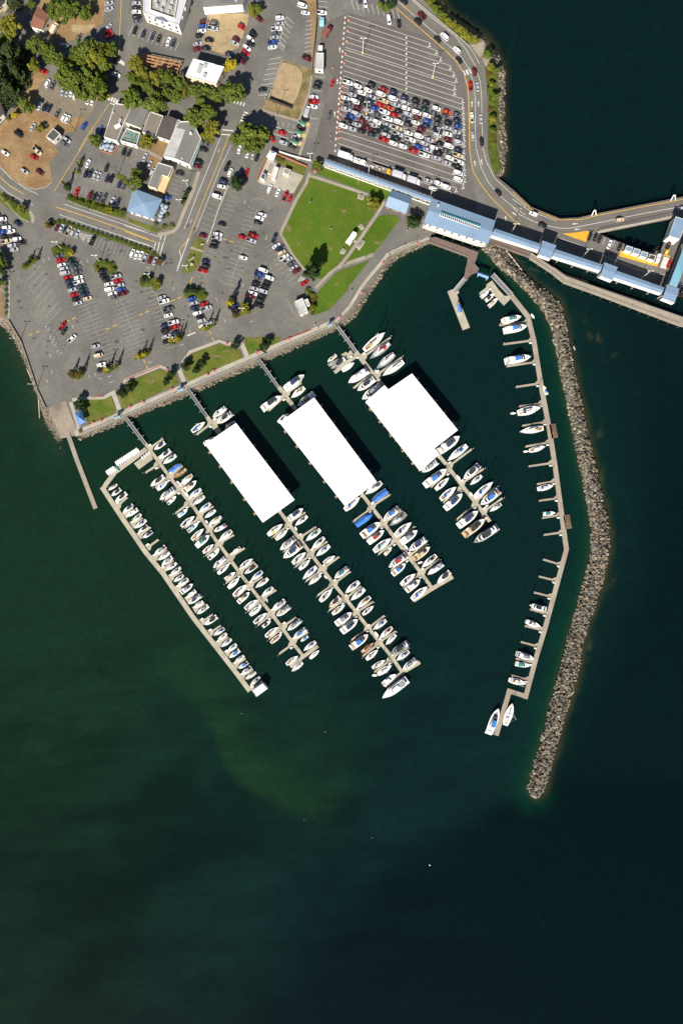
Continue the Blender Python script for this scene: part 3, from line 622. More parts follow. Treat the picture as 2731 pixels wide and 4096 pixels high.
# ------------------------------------------------------------------ buildings
def P3(fn, pts, h): return [W(*fn(x, y), h) for x, y in pts]
def cen(p): return (sum(q[0] for q in p) / len(p), sum(q[1] for q in p) / len(p))
def shrink(p, d):
    c = cen(p); out = []
    for x, y in p:
        n = math.hypot(x - c[0], y - c[1]); k = max(.05, (n - d * 1.35) / n); out.append((c[0] + (x - c[0]) * k, c[1] + (y - c[1]) * k))
    return out
WINM = mat('window_glass', (.02, .025, .03), .12, spec=.6)
TRIM = mat('pale_trim', (.62, .6, .55), .7)
HVACM = mat('rooftop_metal', (.4, .4, .39), .6, (1, .15))
def windows(root, loc, p, z0, z1, wid=1.2, gap=2.2, faces='S', name='window'):
    """rows of windows on the walls that look towards the sun"""
    n = len(p); a = sum(p[i][0] * p[(i + 1) % n][1] - p[(i + 1) % n][0] * p[i][1] for i in range(n))
    q = p if a > 0 else p[::-1]
    for i in range(n):
        (x0, y0), (x1, y1) = q[i], q[(i + 1) % n]; dx, dy = x1 - x0, y1 - y0; L = math.hypot(dx, dy)
        if L < 3 or dx / L < .35 and faces == 'S': continue
        k = int((L - 1.2) / (wid + gap))
        for j in range(max(1, k)):
            t = (j + .5) / max(1, k); cx, cy = x0 + dx * t + dy / L * .02, y0 + dy * t - dx / L * .02
            mb = MB(); mb.box((cx, cy, (z0 + z1) / 2), (wid, .12, z1 - z0), math.atan2(dy, dx), 0)
            mb.build(name, WINM, root, loc=loc)
def building(name, label, cat, fn, pts, h, roofm, wallm, style='flat', rh=1.2, z0=0.0, over=.35, win=True, ridge=0, parapet=.35, extra=(), group=None, hrows=None, wallname='wall'):
    p = P3(fn, pts, h); c = cen(p); loc = (*c, z0)
    t = thing(name, label, cat, loc, 0, group)
    wl = shrink(p, over) if style != 'flat' else p
    mb = MB(); mb.prism(wl, z0, h - .02 if style != 'flat' else h, 0); mb.build(wallname, wallm, t, loc=loc)
    mb = MB()
    if style == 'flat':
        mb.face([(x, y, h + .02) for x, y in shrink(p, .25)]); fix_up(mb)
        if parapet:
            i = shrink(p, .3); o = p; n = len(p); par = MB()
            for k in range(n):
                m = (k + 1) % n
                par.face([(*o[k], h), (*o[m], h), (*o[m], h + parapet), (*o[k], h + parapet)]); par.face([(*i[k], h), (*i[m], h), (*i[m], h + parapet), (*i[k], h + parapet)])
                par.face([(*o[k], h + parapet), (*o[m], h + parapet), (*i[m], h + parapet), (*i[k], h + parapet)])
            par.build('parapet', TRIM, t, loc=loc)
    elif style == 'hip':
        ap = (*c, h + rh); n = len(p)
        for k in range(n): mb.face([(*p[k], h), (*p[(k + 1) % n], h), ap])
        fix_up(mb); mb.face([(x, y, h - .25) for x, y in p]);
        for k in range(n): mb.face([(*p[k], h - .25), (*p[(k + 1) % n], h - .25), (*p[(k + 1) % n], h), (*p[k], h)])
    elif style == 'gable':       # ridge joins the middles of edges ridge and ridge+2
        a, b_, c_, d = [p[(k + ridge) % 4] for k in range(4)]
        m1 = ((a[0] + b_[0]) / 2, (a[1] + b_[1]) / 2, h + rh); m2 = ((c_[0] + d[0]) / 2, (c_[1] + d[1]) / 2, h + rh)
        A, B, C_, D = [(*q, h) for q in (a, b_, c_, d)]
        mb.face([B, C_, m2, m1]); mb.face([D, A, m1, m2]); fix_up(mb); mb.face([A, B, m1]); mb.face([C_, D, m2])
        mb.face([(x, y, h - .2) for x, y in p])
        for k in range(4): mb.face([(*p[k], h - .2), (*p[(k + 1) % 4], h - .2), (*p[(k + 1) % 4], h), (*p[k], h)])
    ro = mb.build('roof', roofm, t, loc=loc)
    if win:
        for (a, b) in (hrows or [(z0 + 1.0, min(h - .7, z0 + 2.3))]): windows(t, loc, wl, a, b)
    for nm, fx, x, y, sx, sy, sz, m, rz in extra:
        mb = MB(); X, Y = W(*fx(x, y), h); mb.box((X, Y, h + sz / 2 + .03), (sx, sy, sz), rz); mb.build(nm, m, ro, loc=loc)
    return t
HV = 'rooftop_unit'
# hotel with mansard edge and sunken roof yard
hp = [(195, -90), (665, -90), (640, 15), (565, 268), (195, 135)]
t = building('hotel', 'tall white hotel block with lavender roof rim and sunken roof yard at the top edge', 'hotel', T2, hp, 7.5, mat('lavender_roof', (.50, .49, .53), .7, (.3, .06)), WWALL,
             hrows=[(1, 2.4), (4, 5.6)])
loc = tuple(t.location); wp = P3(T2, [(280, -80), (570, -80), (545, 60), (520, 205), (275, 120)], 7.5)
mb = MB(); mb.face([(x, y, 7.56) for x, y in wp]); fix_up(mb); mb.build('roof_yard', mat('gravel_roof', (.30, .29, .27), .9, (.6, .2)), t, loc=loc)
n = len(wp)
for k in range(n):
    mb = MB(); a, b = wp[k], wp[(k + 1) % n]; mb.box(((a[0] + b[0]) / 2, (a[1] + b[1]) / 2, 8.2), (math.hypot(b[0] - a[0], b[1] - a[1]), .3, 1.4), math.atan2(b[1] - a[1], b[0] - a[0])); mb.build('screen_wall', WWALL, t, loc=loc)
for x, y, s in ((415, 30, 2.2), (340, 60, 1.6), (480, 90, 2), (455, 130, 1.8), (330, 10, 1.5), (390, 110, 1.4), (500, 30, 1.6)):
    mb = MB(); mb.box((*W(*T2(x, y), 7.5), 8.2), (s, s * .8, 1.2), -.3); mb.build(HV, HVACM, t, loc=loc)
mb = MB(); q = P3(T2, [(310, 195), (390, 190), (450, 240)], 7.5); mb.prism(q, 7.55, 8.3, 0); mb.build('roof_dormer', mat('slate_dormer', (.16, .18, .26), .8), t, loc=loc)
for x, y in ((235, 185), (510, 270), (590, 180), (620, 90)):
    mb = MB(); mb.box((*W(*T2(x, y), 6.5), 6.5), (2.0, 1.0, 1.2), -.3); mb.build('balcony', TRIM, t, loc=loc)
building('gabled_store', 'long store with grey gabled roof and bright white south wall beside the dirt lot', 'store', T2, [(815, -160), (815, 75), (1230, 45), (1290, -160)], 6.0, GROOF, mat('bright_wall', (.85, .82, .74), .7), 'gable', 2.0, ridge=1, over=.1, win=False,
         extra=[(HV, T2, 960, 10, 1.5, 1, .8, HVACM, 0), (HV, T2, 1160, 15, 1.4, 1, .8, HVACM, 0)])
building('flat_white_building', 'white flat-roofed building with three roof units beside a golden tree', 'building', T2, [(715, 615), (940, 672), (945, 678), (1040, 700), (955, 882), (635, 792)], 6.5, WROOF, CREAM,
         extra=[(HV, T2, 782, 728, 2.2, 4.5, .9, HVACM, -.35), (HV, T2, 838, 698, 2, 2.2, 1.0, HVACM, -.3), (HV, T2, 835, 795, 1.8, 2.2, 1.0, HVACM, -.3)], hrows=[(.9, 2.3), (3.8, 5.2)])
building('grey_shed_roof_building', 'grey-roofed building with a white south gable next to the green courtyard', 'building', T1, [(1415, 1090), (1560, 1160), (1465, 1335), (1305, 1275)], 4.5, GROOF, WWALL, 'gable', 1.0, ridge=0, over=.2)
building('courtyard_cafe', 'white-walled cafe with an open green terrace inside', 'cafe', T1, [(1330, 1345), (1475, 1395), (1435, 1525), (1262, 1475)], 3.2, mat('terrace_green', (.08, .15, .12), .9, (.9, .5), tint=(.8, (.4, .4, .36), .5)), WWALL, parapet=.9)
building('taupe_flat_store', 'flat grey-brown roofed store with a white rooftop unit, north of the parasol terrace', 'store', T1, [(1205, 1078), (1385, 1112), (1300, 1290), (1228, 1478), (1090, 1434), (1150, 1250)], 4.0, TROOF, WWALL,
         extra=[(HV, T1, 1235, 1325, 3.2, 1.4, 1.3, WPOLE, .5), (HV, T1, 1262, 1270, 1.2, 2.4, 1.0, HVACM, -.3), (HV, T1, 1190, 1180, .9, .9, .7, HVACM, 0)])
building('taupe_roof_building', 'taupe-roofed building between the grey gable and the dark-roofed one', 'building', T2, [(268, 1165), (405, 1215), (325, 1420), (185, 1385)], 4.2, TROOF, WWALL)
building('dark_roof_building', 'narrow building with a very dark gabled roof', 'building', T2, [(425, 1205), (552, 1250), (468, 1468), (330, 1420)], 4.6, DROOF, WWALL, 'gable', .8, over=.2)
building('low_dark_annex', 'small dark-roofed annex joined to the long store', 'annex', T2, [(556, 1252), (656, 1290), (632, 1362), (528, 1322)], 4.0, DROOF, WWALL, win=False)
t = building('long_main_street_store', 'long store with half pale half grey flat roof along the main street pavement', 'store', L2, [(530, 20), (575, -35), (700, -40), (800, 145), (680, 418), (525, 355), (405, 325)], 4.8, GROOF, WWALL, hrows=[(.6, 2.4)],
             extra=[('roof_vent', L2, 692, 92, 1.0, 1.0, 1.2, WPOLE, 0), ('roof_vent', L2, 600, 352, .5, .5, .6, WPOLE, 0)])
loc = tuple(t.location); mb = MB(); mb.face([(x, y, 4.86) for x, y in P3(L2, [(533, 25), (632, 52), (520, 345), (410, 320)], 4.8)]); fix_up(mb); mb.build('pale_roof_half', LROOF, t, loc=loc)
mb = MB(); l, r = strip(P3(L2, [(795, 150), (742, 285), (690, 420)], 3), 1.6); mb.prism(l + r[::-1], 2.7, 2.9, 0); mb.build('awning', mat('teal_awning', (.16, .36, .37), .7, (.6, .2)), t, loc=loc)
t = building('terrace_building', 'grey flat-roofed building with a peach-coloured roof terrace cut into its corner', 'building', L2, [(348, 392), (505, 440), (455, 542), (392, 520), (328, 668), (242, 640)], 4.6, GROOF, CREAM)
loc = tuple(t.location); mb = MB(); mb.prism(P3(L2, [(393, 522), (456, 542), (505, 452), (515, 458), (412, 705), (328, 670)], 2.6), 0, 2.6, 0); mb.build('roof_terrace', mat('peach_terrace', (.62, .43, .24), .9, (.7, .1)), t, loc=loc)
building('blue_roof_restaurant', 'square white restaurant under a pale blue hipped metal roof', 'restaurant', L2, [(88, 660), (392, 775), (295, 982), (22, 898)], 5.0, BROOF, WWALL, 'hip', 1.1, over=.8, hrows=[(.8, 3.2)])
building('small_dark_shed', 'small shed with a dark flat roof and white walls on the dirt lot', 'shed', T1, [(560, 1342), (636, 1402), (566, 1484), (485, 1428)], 3.0, DROOF, WWALL)
building('red_roof_house', 'long house with a red-brown roof among the trees at top left', 'house', T1, [(400, 62), (525, 165), (445, 312), (322, 275)], 4.2, RROOF, WWALL, 'gable', 1.0, ridge=1, over=.2)
building('corner_house', 'dark grey roof corner cut off by the top left of the picture', 'house', T1, [(-80, -80), (85, -60), (70, 40), (-10, 100), (-90, 90)], 4.2, DROOF, CREAM, win=False)
building('left_edge_house', 'dark-roofed house half hidden by trees at the left edge', 'house', T1, [(-80, 1060), (20, 1090), (35, 1190), (-60, 1280)], 4, DROOF, WWALL, 'gable', .8, over=.2)
building('ticket_office', 'long pale grey flat-roofed portable office beside the holding lot entrance', 'office', T3, [(690, 556), (770, 556), (766, 730), (680, 722)], 3.3, LROOF, WWALL)
building('lot_toilet', 'tiny white roofed hut inside a railed yard north of the portable office', 'hut', T3, [(712, 475), (758, 475), (756, 515), (710, 512)], 2.6, WROOF, WWALL, parapet=.1, win=False)
building('park_kiosk', 'pale grey kiosk with two stepped roofs beside planted shrubs at the park edge', 'kiosk', K2, [(465, 800), (550, 765), (606, 905), (527, 945)], 3.0, LROOF, WWALL)
building('kiosk_wing', 'small pale annex roof joined to the park kiosk', 'annex', K2, [(552, 790), (602, 768), (630, 838), (580, 860)], 2.7, LROOF, WWALL, parapet=.1, win=False)
building('white_pyramid_tent', 'white pyramid tent roof at the corner of the paved courtyard', 'tent', K1, [(212, 256), (280, 290), (247, 362), (170, 330)], 3.0, WROOF, WWALL, 'hip', 1.4, over=.5, win=False)
for i, (pts, h, m, lab) in enumerate((([(205, 380), (262, 400), (225, 520), (165, 500)], .6, CONC2, 'long low grey slab building inside the paved courtyard'),
                                  ([(258, 430), (302, 450), (262, 570), (222, 550)], 2.6, TRIM, 'narrow pale shed in the middle of the paved courtyard'),
                                  ([(130, 500), (168, 515), (150, 575), (105, 552)], 3.0, mat('navy_roof', (.06, .07, .10), .8), 'dark-roofed cabin by the wall of the paved courtyard'),
                                  ([(362, 445), (430, 470), (402, 525), (342, 500)], 2.6, mat('brown_grey_roof', (.27, .23, .22), .9), 'brown-grey hut with a white front on the courtyard slab'))):
    building(('slab_building', 'pale_shed', 'courtyard_cabin', 'courtyard_hut')[i], lab, 'hut', K1, pts, h, m, WWALL, parapet=0 if i != 1 else .2, win=i > 1)
# open shelters: posts carry the roof
def shelter(name, label, fn, pts, h, roofm, style='gable', rh=.8, ridge=0, z0=0.0, cat='shelter', group=None, thick=.18, back=None):
    p = P3(fn, pts, h); c = cen(p); loc = (*c, z0); t = thing(name, label, cat, loc, 0, group); mb = MB()
    if style == 'gable':
        a, b_, c_, d = [p[(k + ridge) % 4] for k in range(4)]
        m1 = ((a[0] + b_[0]) / 2, (a[1] + b_[1]) / 2, h + rh); m2 = ((c_[0] + d[0]) / 2, (c_[1] + d[1]) / 2, h + rh)
        A, B, C_, D = [(*q, h) for q in (a, b_, c_, d)]
        mb.face([B, C_, m2, m1]); mb.face([D, A, m1, m2]); fix_up(mb); mb.face([A, B, m1]); mb.face([C_, D, m2]); mb.face([D, C_, B, A])
    elif style == 'hip':
        for k in range(len(p)): mb.face([(*p[k], h), (*p[(k + 1) % len(p)], h), (*c, h + rh)])
        fix_up(mb); mb.face([(*q, h - .02) for q in p])
    else: mb.prism(p, h - thick, h, 0)
    mb.build('roof', roofm, t, loc=loc)
    for x, y in shrink(p, .5):
        mb = MB(); mb.box((x, y, (z0 + h - thick) / 2), (.22, .22, h - thick - z0), 0); mb.build('post', WPOLE, t, loc=loc)
    if back is not None:
        q = shrink(p, .6); a, b = q[back], q[(back + 1) % len(q)]; mb = MB()
        mb.box(((a[0] + b[0]) / 2, (a[1] + b[1]) / 2, (z0 + h) / 2 - .3), (math.hypot(b[0] - a[0], b[1] - a[1]), .15, h - z0 - .8), math.atan2(b[1] - a[1], b[0] - a[0])); mb.build('back_wall', WWALL, t, loc=loc)
    return t
shelter('picnic_shelter', 'long white-roofed picnic shelter on the park lawn', K1, [(1076, 1110), (1116, 1130), (1040, 1256), (996, 1226)], 3, WROOF, rh=.35)
shelter('ramp_pavilion', 'blue hip-roofed pavilion beside the boat ramp', N1, [(590, 626), (636, 750), (566, 790), (520, 660)], 3.4, BROOF2, 'hip', 2.0)
for fn, pts, lab in ((N1, [(930, 692), (985, 675), (1000, 697), (945, 722)], 'small blue-roofed shelter at the head of the westernmost gangway'),
                     (P2, [(545, 1450), (602, 1430), (616, 1460), (560, 1486)], 'small blue-roofed shelter at the head of the second gangway'),
                     (K2, [(803, 1036), (850, 1016), (862, 1040), (815, 1062)], 'small blue-roofed shelter with a red board near the easternmost gangway')):
    shelter('gangway_shelter', lab, fn, pts, 3.2, BROOF, rh=.5, group='blue shelters at the gangway heads', ridge=1, back=0)
for (pts, o) in (([(510, 1250), (596, 1280), (582, 1316), (500, 1290)], 'northernmost'), ([(470, 1346), (556, 1376), (542, 1416), (462, 1386)], 'middle'), ([(430, 1450), (516, 1480), (502, 1512), (416, 1486)], 'southernmost')):
    t = building('toll_booth', f'{o} of the three green-roofed toll booths at the ferry entrance', 'toll booth', T3, pts, 3.6, GRROOF, WWALL, 'gable', .4, ridge=1, over=1.0, group='green-roofed toll booths')
mb = MB()
for x, y in ((600, 1300), (560, 1415), (520, 1500)):
    mb.prism([W(*T3(x + u, y + v)) for u, v in ((-18, -22), (25, -12), (12, 28), (-30, 18))], 0, .16, 0)
struct('booth_kerb', mb, mat('yellow_kerb', (.55, .38, .12), .9, (.8, .25)))
building('waiting_room', 'blue gabled waiting room beside the ferry walkway and the park path', 'waiting room', K4, [(172, 940), (386, 1012), (320, 1192), (104, 1110)], 3.6, BROOF, mat('brown_wall', (.22, .15, .10), .9), 'gable', 2.3, ridge=1, over=.5)
# timber frame ruin
t = thing('timber_frame', 'unfinished orange timber frame with open joists between trees', 'timber frame', (*W(*T2(400, 660), 0), 0)); loc = tuple(t.location)
om = mat('raw_timber', (.42, .22, .10), .9, (.8, .25)); q = [W(*T2(*p), 2.5) for p in ((130, 560), (590, 655), (545, 760), (110, 650))]
for k in range(9):
    u = k / 8; mb = MB(); a = [q[0][i] * (1 - u) + q[1][i] * u for i in (0, 1)]; b = [q[3][i] * (1 - u) + q[2][i] * u for i in (0, 1)]
    mb.tube((*a, 2.5), (*b, 2.5), .22, n=4); mb.tube((*a, 0), (*a, 2.5), .15, n=4); mb.tube((*b, 0), (*b, 2.5), .15, n=4); mb.build('frame_bay', om, t, loc=loc)
for u in (0, .33, .66, 1):
    mb = MB(); mb.tube(*[(q[i][0] * (1 - u) + q[j][0] * u, q[i][1] * (1 - u) + q[j][1] * u, 2.75) for i, j in ((0, 3), (1, 2))], .3, n=4); mb.build('beam', om, t, loc=loc)
mb = MB(); mb.prism([W(*T2(*p)) for p in ((140, 580), (580, 670), (540, 760), (130, 650))], 0, .3, 0); mb.build('floor_slab', mat('orange_floor', (.30, .18, .10), .95, (.8, .4)), t, loc=loc)

# ------------------------------------------------------------------ ferry terminal, walkway and trestles
def deck(name, label, fn, pts, z, m, cat, thick=.7, piles=None, rail=None, hh=None, kind=None):
    p = P3(fn, pts, z if hh is None else hh); c = cen(p); loc = (*c, z); t = thing(name, label, cat, loc)
    mb = MB(); mb.prism(p, z - thick, z, 0); mb.build('deck', m, t, loc=loc)
    if piles:
        for i, (a, b, n) in enumerate(piles):
            A, B = W(*fn(*a), z), W(*fn(*b), z)
            for k in range(n):
                u = k / max(1, n - 1); x, y = A[0] * (1 - u) + B[0] * u, A[1] * (1 - u) + B[1] * u
                mb = MB(); mb.tube((x, y, -6), (x, y, z - thick), .3, n=8); mb.build('pile', DARKW, t, loc=loc)
    for a in (rail or []):
        pts3 = [W(*fn(*q), z) for q in a]; mb = MB(); pts3 = [(x, y) for x, y in pts3]
        for (x0, y0), (x1, y1) in zip(pts3, pts3[1:]):
            L = math.hypot(x1 - x0, y1 - y0); n = max(1, int(L / 2))
            mb.tube((x0, y0, z + 1.05), (x1, y1, z + 1.05), .06, n=4); mb.tube((x0, y0, z + .55), (x1, y1, z + .55), .04, n=4)
            for k in range(n + 1): u = k / n; mb.tube((x0 + (x1 - x0) * u, y0 + (y1 - y0) * u, z), (x0 + (x1 - x0) * u, y0 + (y1 - y0) * u, z + 1.05), .045, n=4)
        mb.build('railing', RAILM, t, loc=loc)
    return t
RAILM = mat('rail_metal', (.30, .27, .25), .6)
TREST = mat('trestle_deck', (.128, .118, .104), .9, (.05, .12), (.8, .1), tint=(.1, (.16, .145, .125), .6))
deck('vehicle_trestle', 'wide concrete road deck carrying the ferry lanes out over the water', I1,
     [(1960, 690), (1978, 706), (2050, 764), (2122, 832), (2237, 878), (2310, 874), (2397, 855), (2731, 790), (2900, 758), (2900, 860), (2715, 868), (2385, 934), (2560, 1000), (2600, 1010), (2640, 1000), (2700, 870), (2800, 900), (2830, 1200), (2700, 1180), (2600, 1165), (2200, 1030), (1960, 950), (1880, 900), (1880, 760)],
     -.012, TREST, 'trestle', thick=1.2, piles=[((1990, 735), (2230, 900), 6), ((2260, 900), (2700, 815), 9), ((2000, 940), (2690, 1150), 14)], rail=[[(1978, 706), (2050, 764), (2122, 832), (2237, 878), (2310, 874), (2397, 855), (2731, 790)], [(2390, 925), (2700, 864)]])
mk = MB(); my = MB(); mo = MB()
ribbon(mk, [W(*GG(*p)) for p in ((0, 205), (60, 270), (200, 340), (330, 378), (430, 398), (520, 398), (650, 375), (900, 325), (1200, 262), (1568, 195))], .22, .03)
ribbon(mk, [W(*GG(*p)) for p in ((0, 130), (60, 175), (170, 245), (400, 330))], .2, .03); ribbon(my, [W(*GG(*p)) for p in ((0, 62), (165, 222), (428, 322), (620, 318), (800, 275), (1568, 130))], .3, .03)
ribbon(mk, [W(*GG(*p)) for p in ((430, 490), (620, 555), (900, 680), (1200, 800), (1450, 835))], .16, .03)
for q in range(7): ribbon(mk, [W(*RR(715 - 11 * q, 1360 + 30 * q)), W(*RR(820 - 9 * q, 1390 + 30 * q))], .8, .03)
for q in range(6): ribbon(mk, [W(*GG(690 + 45 * q, 510 + 12 * q)), W(*GG(715 + 45 * q, 445 + 13 * q))], .18, .03)
for p in ([(455, 448), (560, 440), (705, 420), (672, 525)], [(985, 600), (1335, 722), (1328, 752), (978, 655)]): mo.face([(*W(*GG(*q)), .025) for q in p])
for p in ([(735, 1305), (835, 1335), (828, 1362), (722, 1328)], [(850, 1092), (915, 1105), (912, 1130), (852, 1120)]): mo.face([(*W(*RR(*q)), .025) for q in p])
fix_up(mo); struct('trestle_lines', mk, WPAINT); struct('trestle_yellow_lines', my, YPAINT); struct('trestle_orange_paint', mo, OPAINT)
deck('upper_footbridge', 'narrow footbridge with white sides running beside the ferry road span', GG, [(780, 425), (1480, 275), (1485, 295), (1000, 395), (785, 440)], .9, CONC, 'footbridge', thick=.9, rail=[[(790, 420), (1480, 272)]])
deck('pedestrian_pier', 'long brown pedestrian pier bending along the south side of the ferry dock', GG, [(165, 618), (372, 760), (485, 842), (830, 965), (1568, 1222), (1700, 1270), (1690, 1330), (1530, 1300), (820, 1032), (465, 905), (355, 815), (150, 680)], 0, CONC2, 'pier', thick=.6,
     piles=[((160, 680), (465, 905), 5), ((465, 905), (1530, 1300), 13)], rail=[[(160, 672), (357, 806), (468, 895), (822, 1022), (1530, 1285)], [(372, 762), (485, 844), (830, 967), (1568, 1224)]])
deck('brown_pier', 'brown planked pier leading from the promenade past the terminal to the fuel dock', Q4, [(570, 128), (605, 130), (1075, 290), (1062, 335), (1035, 410), (1082, 465), (1066, 495), (1020, 510), (985, 530), (955, 588), (928, 545), (975, 340), (560, 186)], 0, BROWND, 'pier', thick=.6,
     piles=[((600, 190), (960, 330), 6), ((970, 350), (930, 540), 3), ((1060, 340), (1000, 520), 3)], rail=[[(560, 184), (972, 338), (926, 545)], [(610, 132), (1070, 292), (1034, 410), (1078, 465)]])
deck('terminal_pier', 'brown pier strip with a white rail between the terminal and the long pedestrian pier', Q4, [(1198, 128), (1620, 280), (1608, 345), (1175, 185)], 0, BROWND, 'pier', thick=.6, rail=[[(1176, 183), (1606, 342)]], piles=[((1200, 180), (1600, 325), 5)])
# covered walkway: posts, floor, walls with white lattice and blue roof
def walkway(name, label, fn, pts, h, zf, ridge=1, rh=.5, roofm=BROOF, cat='walkway', group=None, posts=4, solid=True, drop=0.0):
    p = P3(fn, pts, h); c = cen(p); loc = (*c, zf); t = thing(name, label, cat, loc, 0, group)
    a, b_, c_, d = [p[(k + ridge) % 4] for k in range(4)]
    m1 = ((a[0] + b_[0]) / 2, (a[1] + b_[1]) / 2, h + rh); m2 = ((c_[0] + d[0]) / 2, (c_[1] + d[1]) / 2, h + rh)
    A, B, C_, D = [(*q, h) for q in (a, b_, c_, d)]; mb = MB()
    mb.face([B, C_, m2, m1]); mb.face([D, A, m1, m2]); fix_up(mb); mb.face([A, B, m1]); mb.face([C_, D, m2]); mb.face([D, C_, B, A])
    mb.build('roof', roofm, t, loc=loc)
    s = shrink(p, .15); s = [(p[i][0] + (c[0] - p[i][0]) * .01, p[i][1] + (c[1] - p[i][1]) * .01) for i in range(4)]
    mb = MB(); mb.prism(s, zf - .4, zf, 0); mb.build('floor', CONC2, t, loc=loc)
    for u, v in ((0, 1), (2, 3)):
        x0, y0 = s[(u + ridge + 1) % 4]; x1, y1 = s[(v + ridge + 1) % 4]; L = math.hypot(x1 - x0, y1 - y0); an = math.atan2(y1 - y0, x1 - x0)
        wh = (h - zf) * (.42 if solid else .2); mb = MB(); mb.box(((x0 + x1) / 2, (y0 + y1) / 2, zf + wh / 2 - .3), (L, .14, wh + .6), an); mb.box(((x0 + x1) / 2, (y0 + y1) / 2, h - .45 if solid else h - .15), (L, .14, .8 if solid else .2), an)
        n = max(2, int(L / 2.6))
        for k in range(n + 1):
            f = k / n; mb.box((x0 + (x1 - x0) * f, y0 + (y1 - y0) * f, (zf + h) / 2), (.16, .18, h - zf - .2), an)
            if k < n and (k % 2 == 0): g_ = (k + 1) / n; mb.tube((x0 + (x1 - x0) * f, y0 + (y1 - y0) * f, zf + 1), (x0 + (x1 - x0) * g_, y0 + (y1 - y0) * g_, h - .5), .07, n=4)
        mb.build('lattice_wall', WPOLE, t, loc=loc)
    if zf > 1:
        for k in range(posts):
            f = (k + .5) / posts
            q0 = [(s[(k_ + ridge) % 4][0] * .5 + s[(k_ + ridge + 1) % 4][0] * .5, s[(k_ + ridge) % 4][1] * .5 + s[(k_ + ridge + 1) % 4][1] * .5) for k_ in (0, 2)]
            x0, y0 = q0[0]; x1, y1 = q0[1]
            mb = MB(); mb.tube((x0 + (x1 - x0) * f, y0 + (y1 - y0) * f, -6 if drop else 0), (x0 + (x1 - x0) * f, y0 + (y1 - y0) * f, zf - .4), .4, n=8); mb.build('post', CONC2, t, loc=loc)
    return t
walkway('ground_walkway', 'long blue-roofed covered walkway between the holding lot and the park lawn', I1, [(1303, 637), (1296, 654), (1722, 808), (1731, 791)], 4.4, .15, ridge=0, rh=.3, solid=False)
tm = building('ferry_terminal', 'big white ferry terminal under a wide blue roof with a strip of skylights', 'terminal', K4, [(600, 1028), (1256, 1262), (1180, 1502), (505, 1285)], 8.0, BROOF, WWALL, 'gable', .9, ridge=1, over=1.2, z0=-.5, hrows=[(1, 2.6), (4.2, 6.2)])
loc = tuple(tm.location)
for k in range(20):
    u = k / 19; x, y = 690 + 392 * u, 1196 + 144 * u
    mb = MB(); q = [W(*K4(x + a, y + b), 8.9) for a, b in ((-7, -12), (7, -7), (4, 16), (-10, 11))]; mb.prism(q, 8.7, 9.05, 0); mb.build('skylight', mat('skylight_glass', (.05, .06, .07), .15, spec=.5), tm, loc=loc)
mb = MB(); mb.prism([W(*K4(a, b), 8.9) for a, b in ((682, 1176), (1098, 1318), (1086, 1356), (670, 1210))], 8.6, 8.93, 0); mb.build('skylight_frame', WPOLE, tm, loc=loc)
mb = MB(); mb.prism([W(*K4(a, b), 9.2) for a, b in ((690, 1163), (1098, 1306), (1094, 1322), (686, 1178))], 8.5, 9.3, 0); mb.build('clerestory', mat('teal_trim', (.04, .16, .19), .6), tm, loc=loc)
mb = MB(); mb.box((*W(*K4(657, 1102), 8.6), 8.8), (1.2, 1.2, .9), -.3); mb.build('roof_hatch', HVACM, tm, loc=loc)
deck('terminal_gallery', 'white railed gallery along the water side of the ferry terminal', K4, [(498, 1300), (1160, 1500), (1148, 1535), (1060, 1525), (640, 1385), (490, 1335)], 3.6, TRIM, 'gallery', thick=.4, rail=[[(490, 1335), (640, 1385), (1060, 1525), (1148, 1535)]],
     piles=[((520, 1335), (1130, 1525), 7)])
for nm, lab, fn, pts, h, rg in (
        ('roofed_bridge', 'blue-roofed overhead walkway section just east of the terminal', GG, [(-166, 400), (-200, 462), (238, 602), (262, 545)], 7.6, 0),
        ('roofed_bridge', 'middle blue-roofed overhead walkway section between the two western square towers', GG, [(392, 590), (364, 655), (806, 790), (828, 735)], 7.6, 0),
        ('roofed_bridge', 'eastern blue-roofed overhead walkway section before the last square tower', GG, [(958, 790), (926, 852), (1370, 1000), (1394, 945)], 7.6, 0),
        ('walkway_tower', 'western square blue-roofed tower on the overhead walkway', GG, [(276, 512), (236, 640), (345, 680), (400, 556)], 8.6, 0),
        ('walkway_tower', 'middle square blue-roofed tower on the overhead walkway', GG, [(846, 712), (804, 836), (914, 880), (965, 757)], 8.6, 0),
        ('walkway_tower', 'eastern square blue-roofed tower where the overhead walkway turns to the ramp', GG, [(1420, 916), (1375, 1042), (1486, 1086), (1530, 956)], 8.6, 0),
        ('cross_bridge', 'blue-roofed walkway crossing over the car lanes at the right edge', RR, [(1130, 1060), (1130, 1480), (965, 1920), (822, 1862)], 8.4, 1)):
    walkway(nm, lab, fn, pts, h, 5.6 if 'tower' in nm else (4.7 if nm != 'cross_bridge' else 3.4), ridge=rg, rh=.35, posts=3, group='blue-roofed overhead walkway', drop=1, roofm=mat('teal_blue_roof', (.17, .35, .44), .5, (.1, .06)) if nm == 'cross_bridge' else BROOF)
building('overhead_office', 'blue-roofed office over the loading lanes beside the far road span', 'office', RR, [(945, 592), (1130, 650), (1110, 800), (1015, 1025), (815, 965)], 7.5, BROOF, WWALL, parapet=0)
for k in range(4):
    x, y = (1042, 556) if k == 0 else ((1113, 580) if k == 1 else ((1182, 608) if k == 2 else (1255, 634)))
    pts = [(x + 4, y), (x + 64, y + 18), (x + 46, y + 64), (x - 14, y + 44)]
    building('exit_booth', f'{["westernmost","second","third","dark-roofed easternmost"][k]} of the four booths along the orange strip on the ferry dock', 'booth', GG, pts, 3.4, BROOF if k < 3 else DROOF, WWALL, parapet=.15, group='booths along the orange strip', win=False)
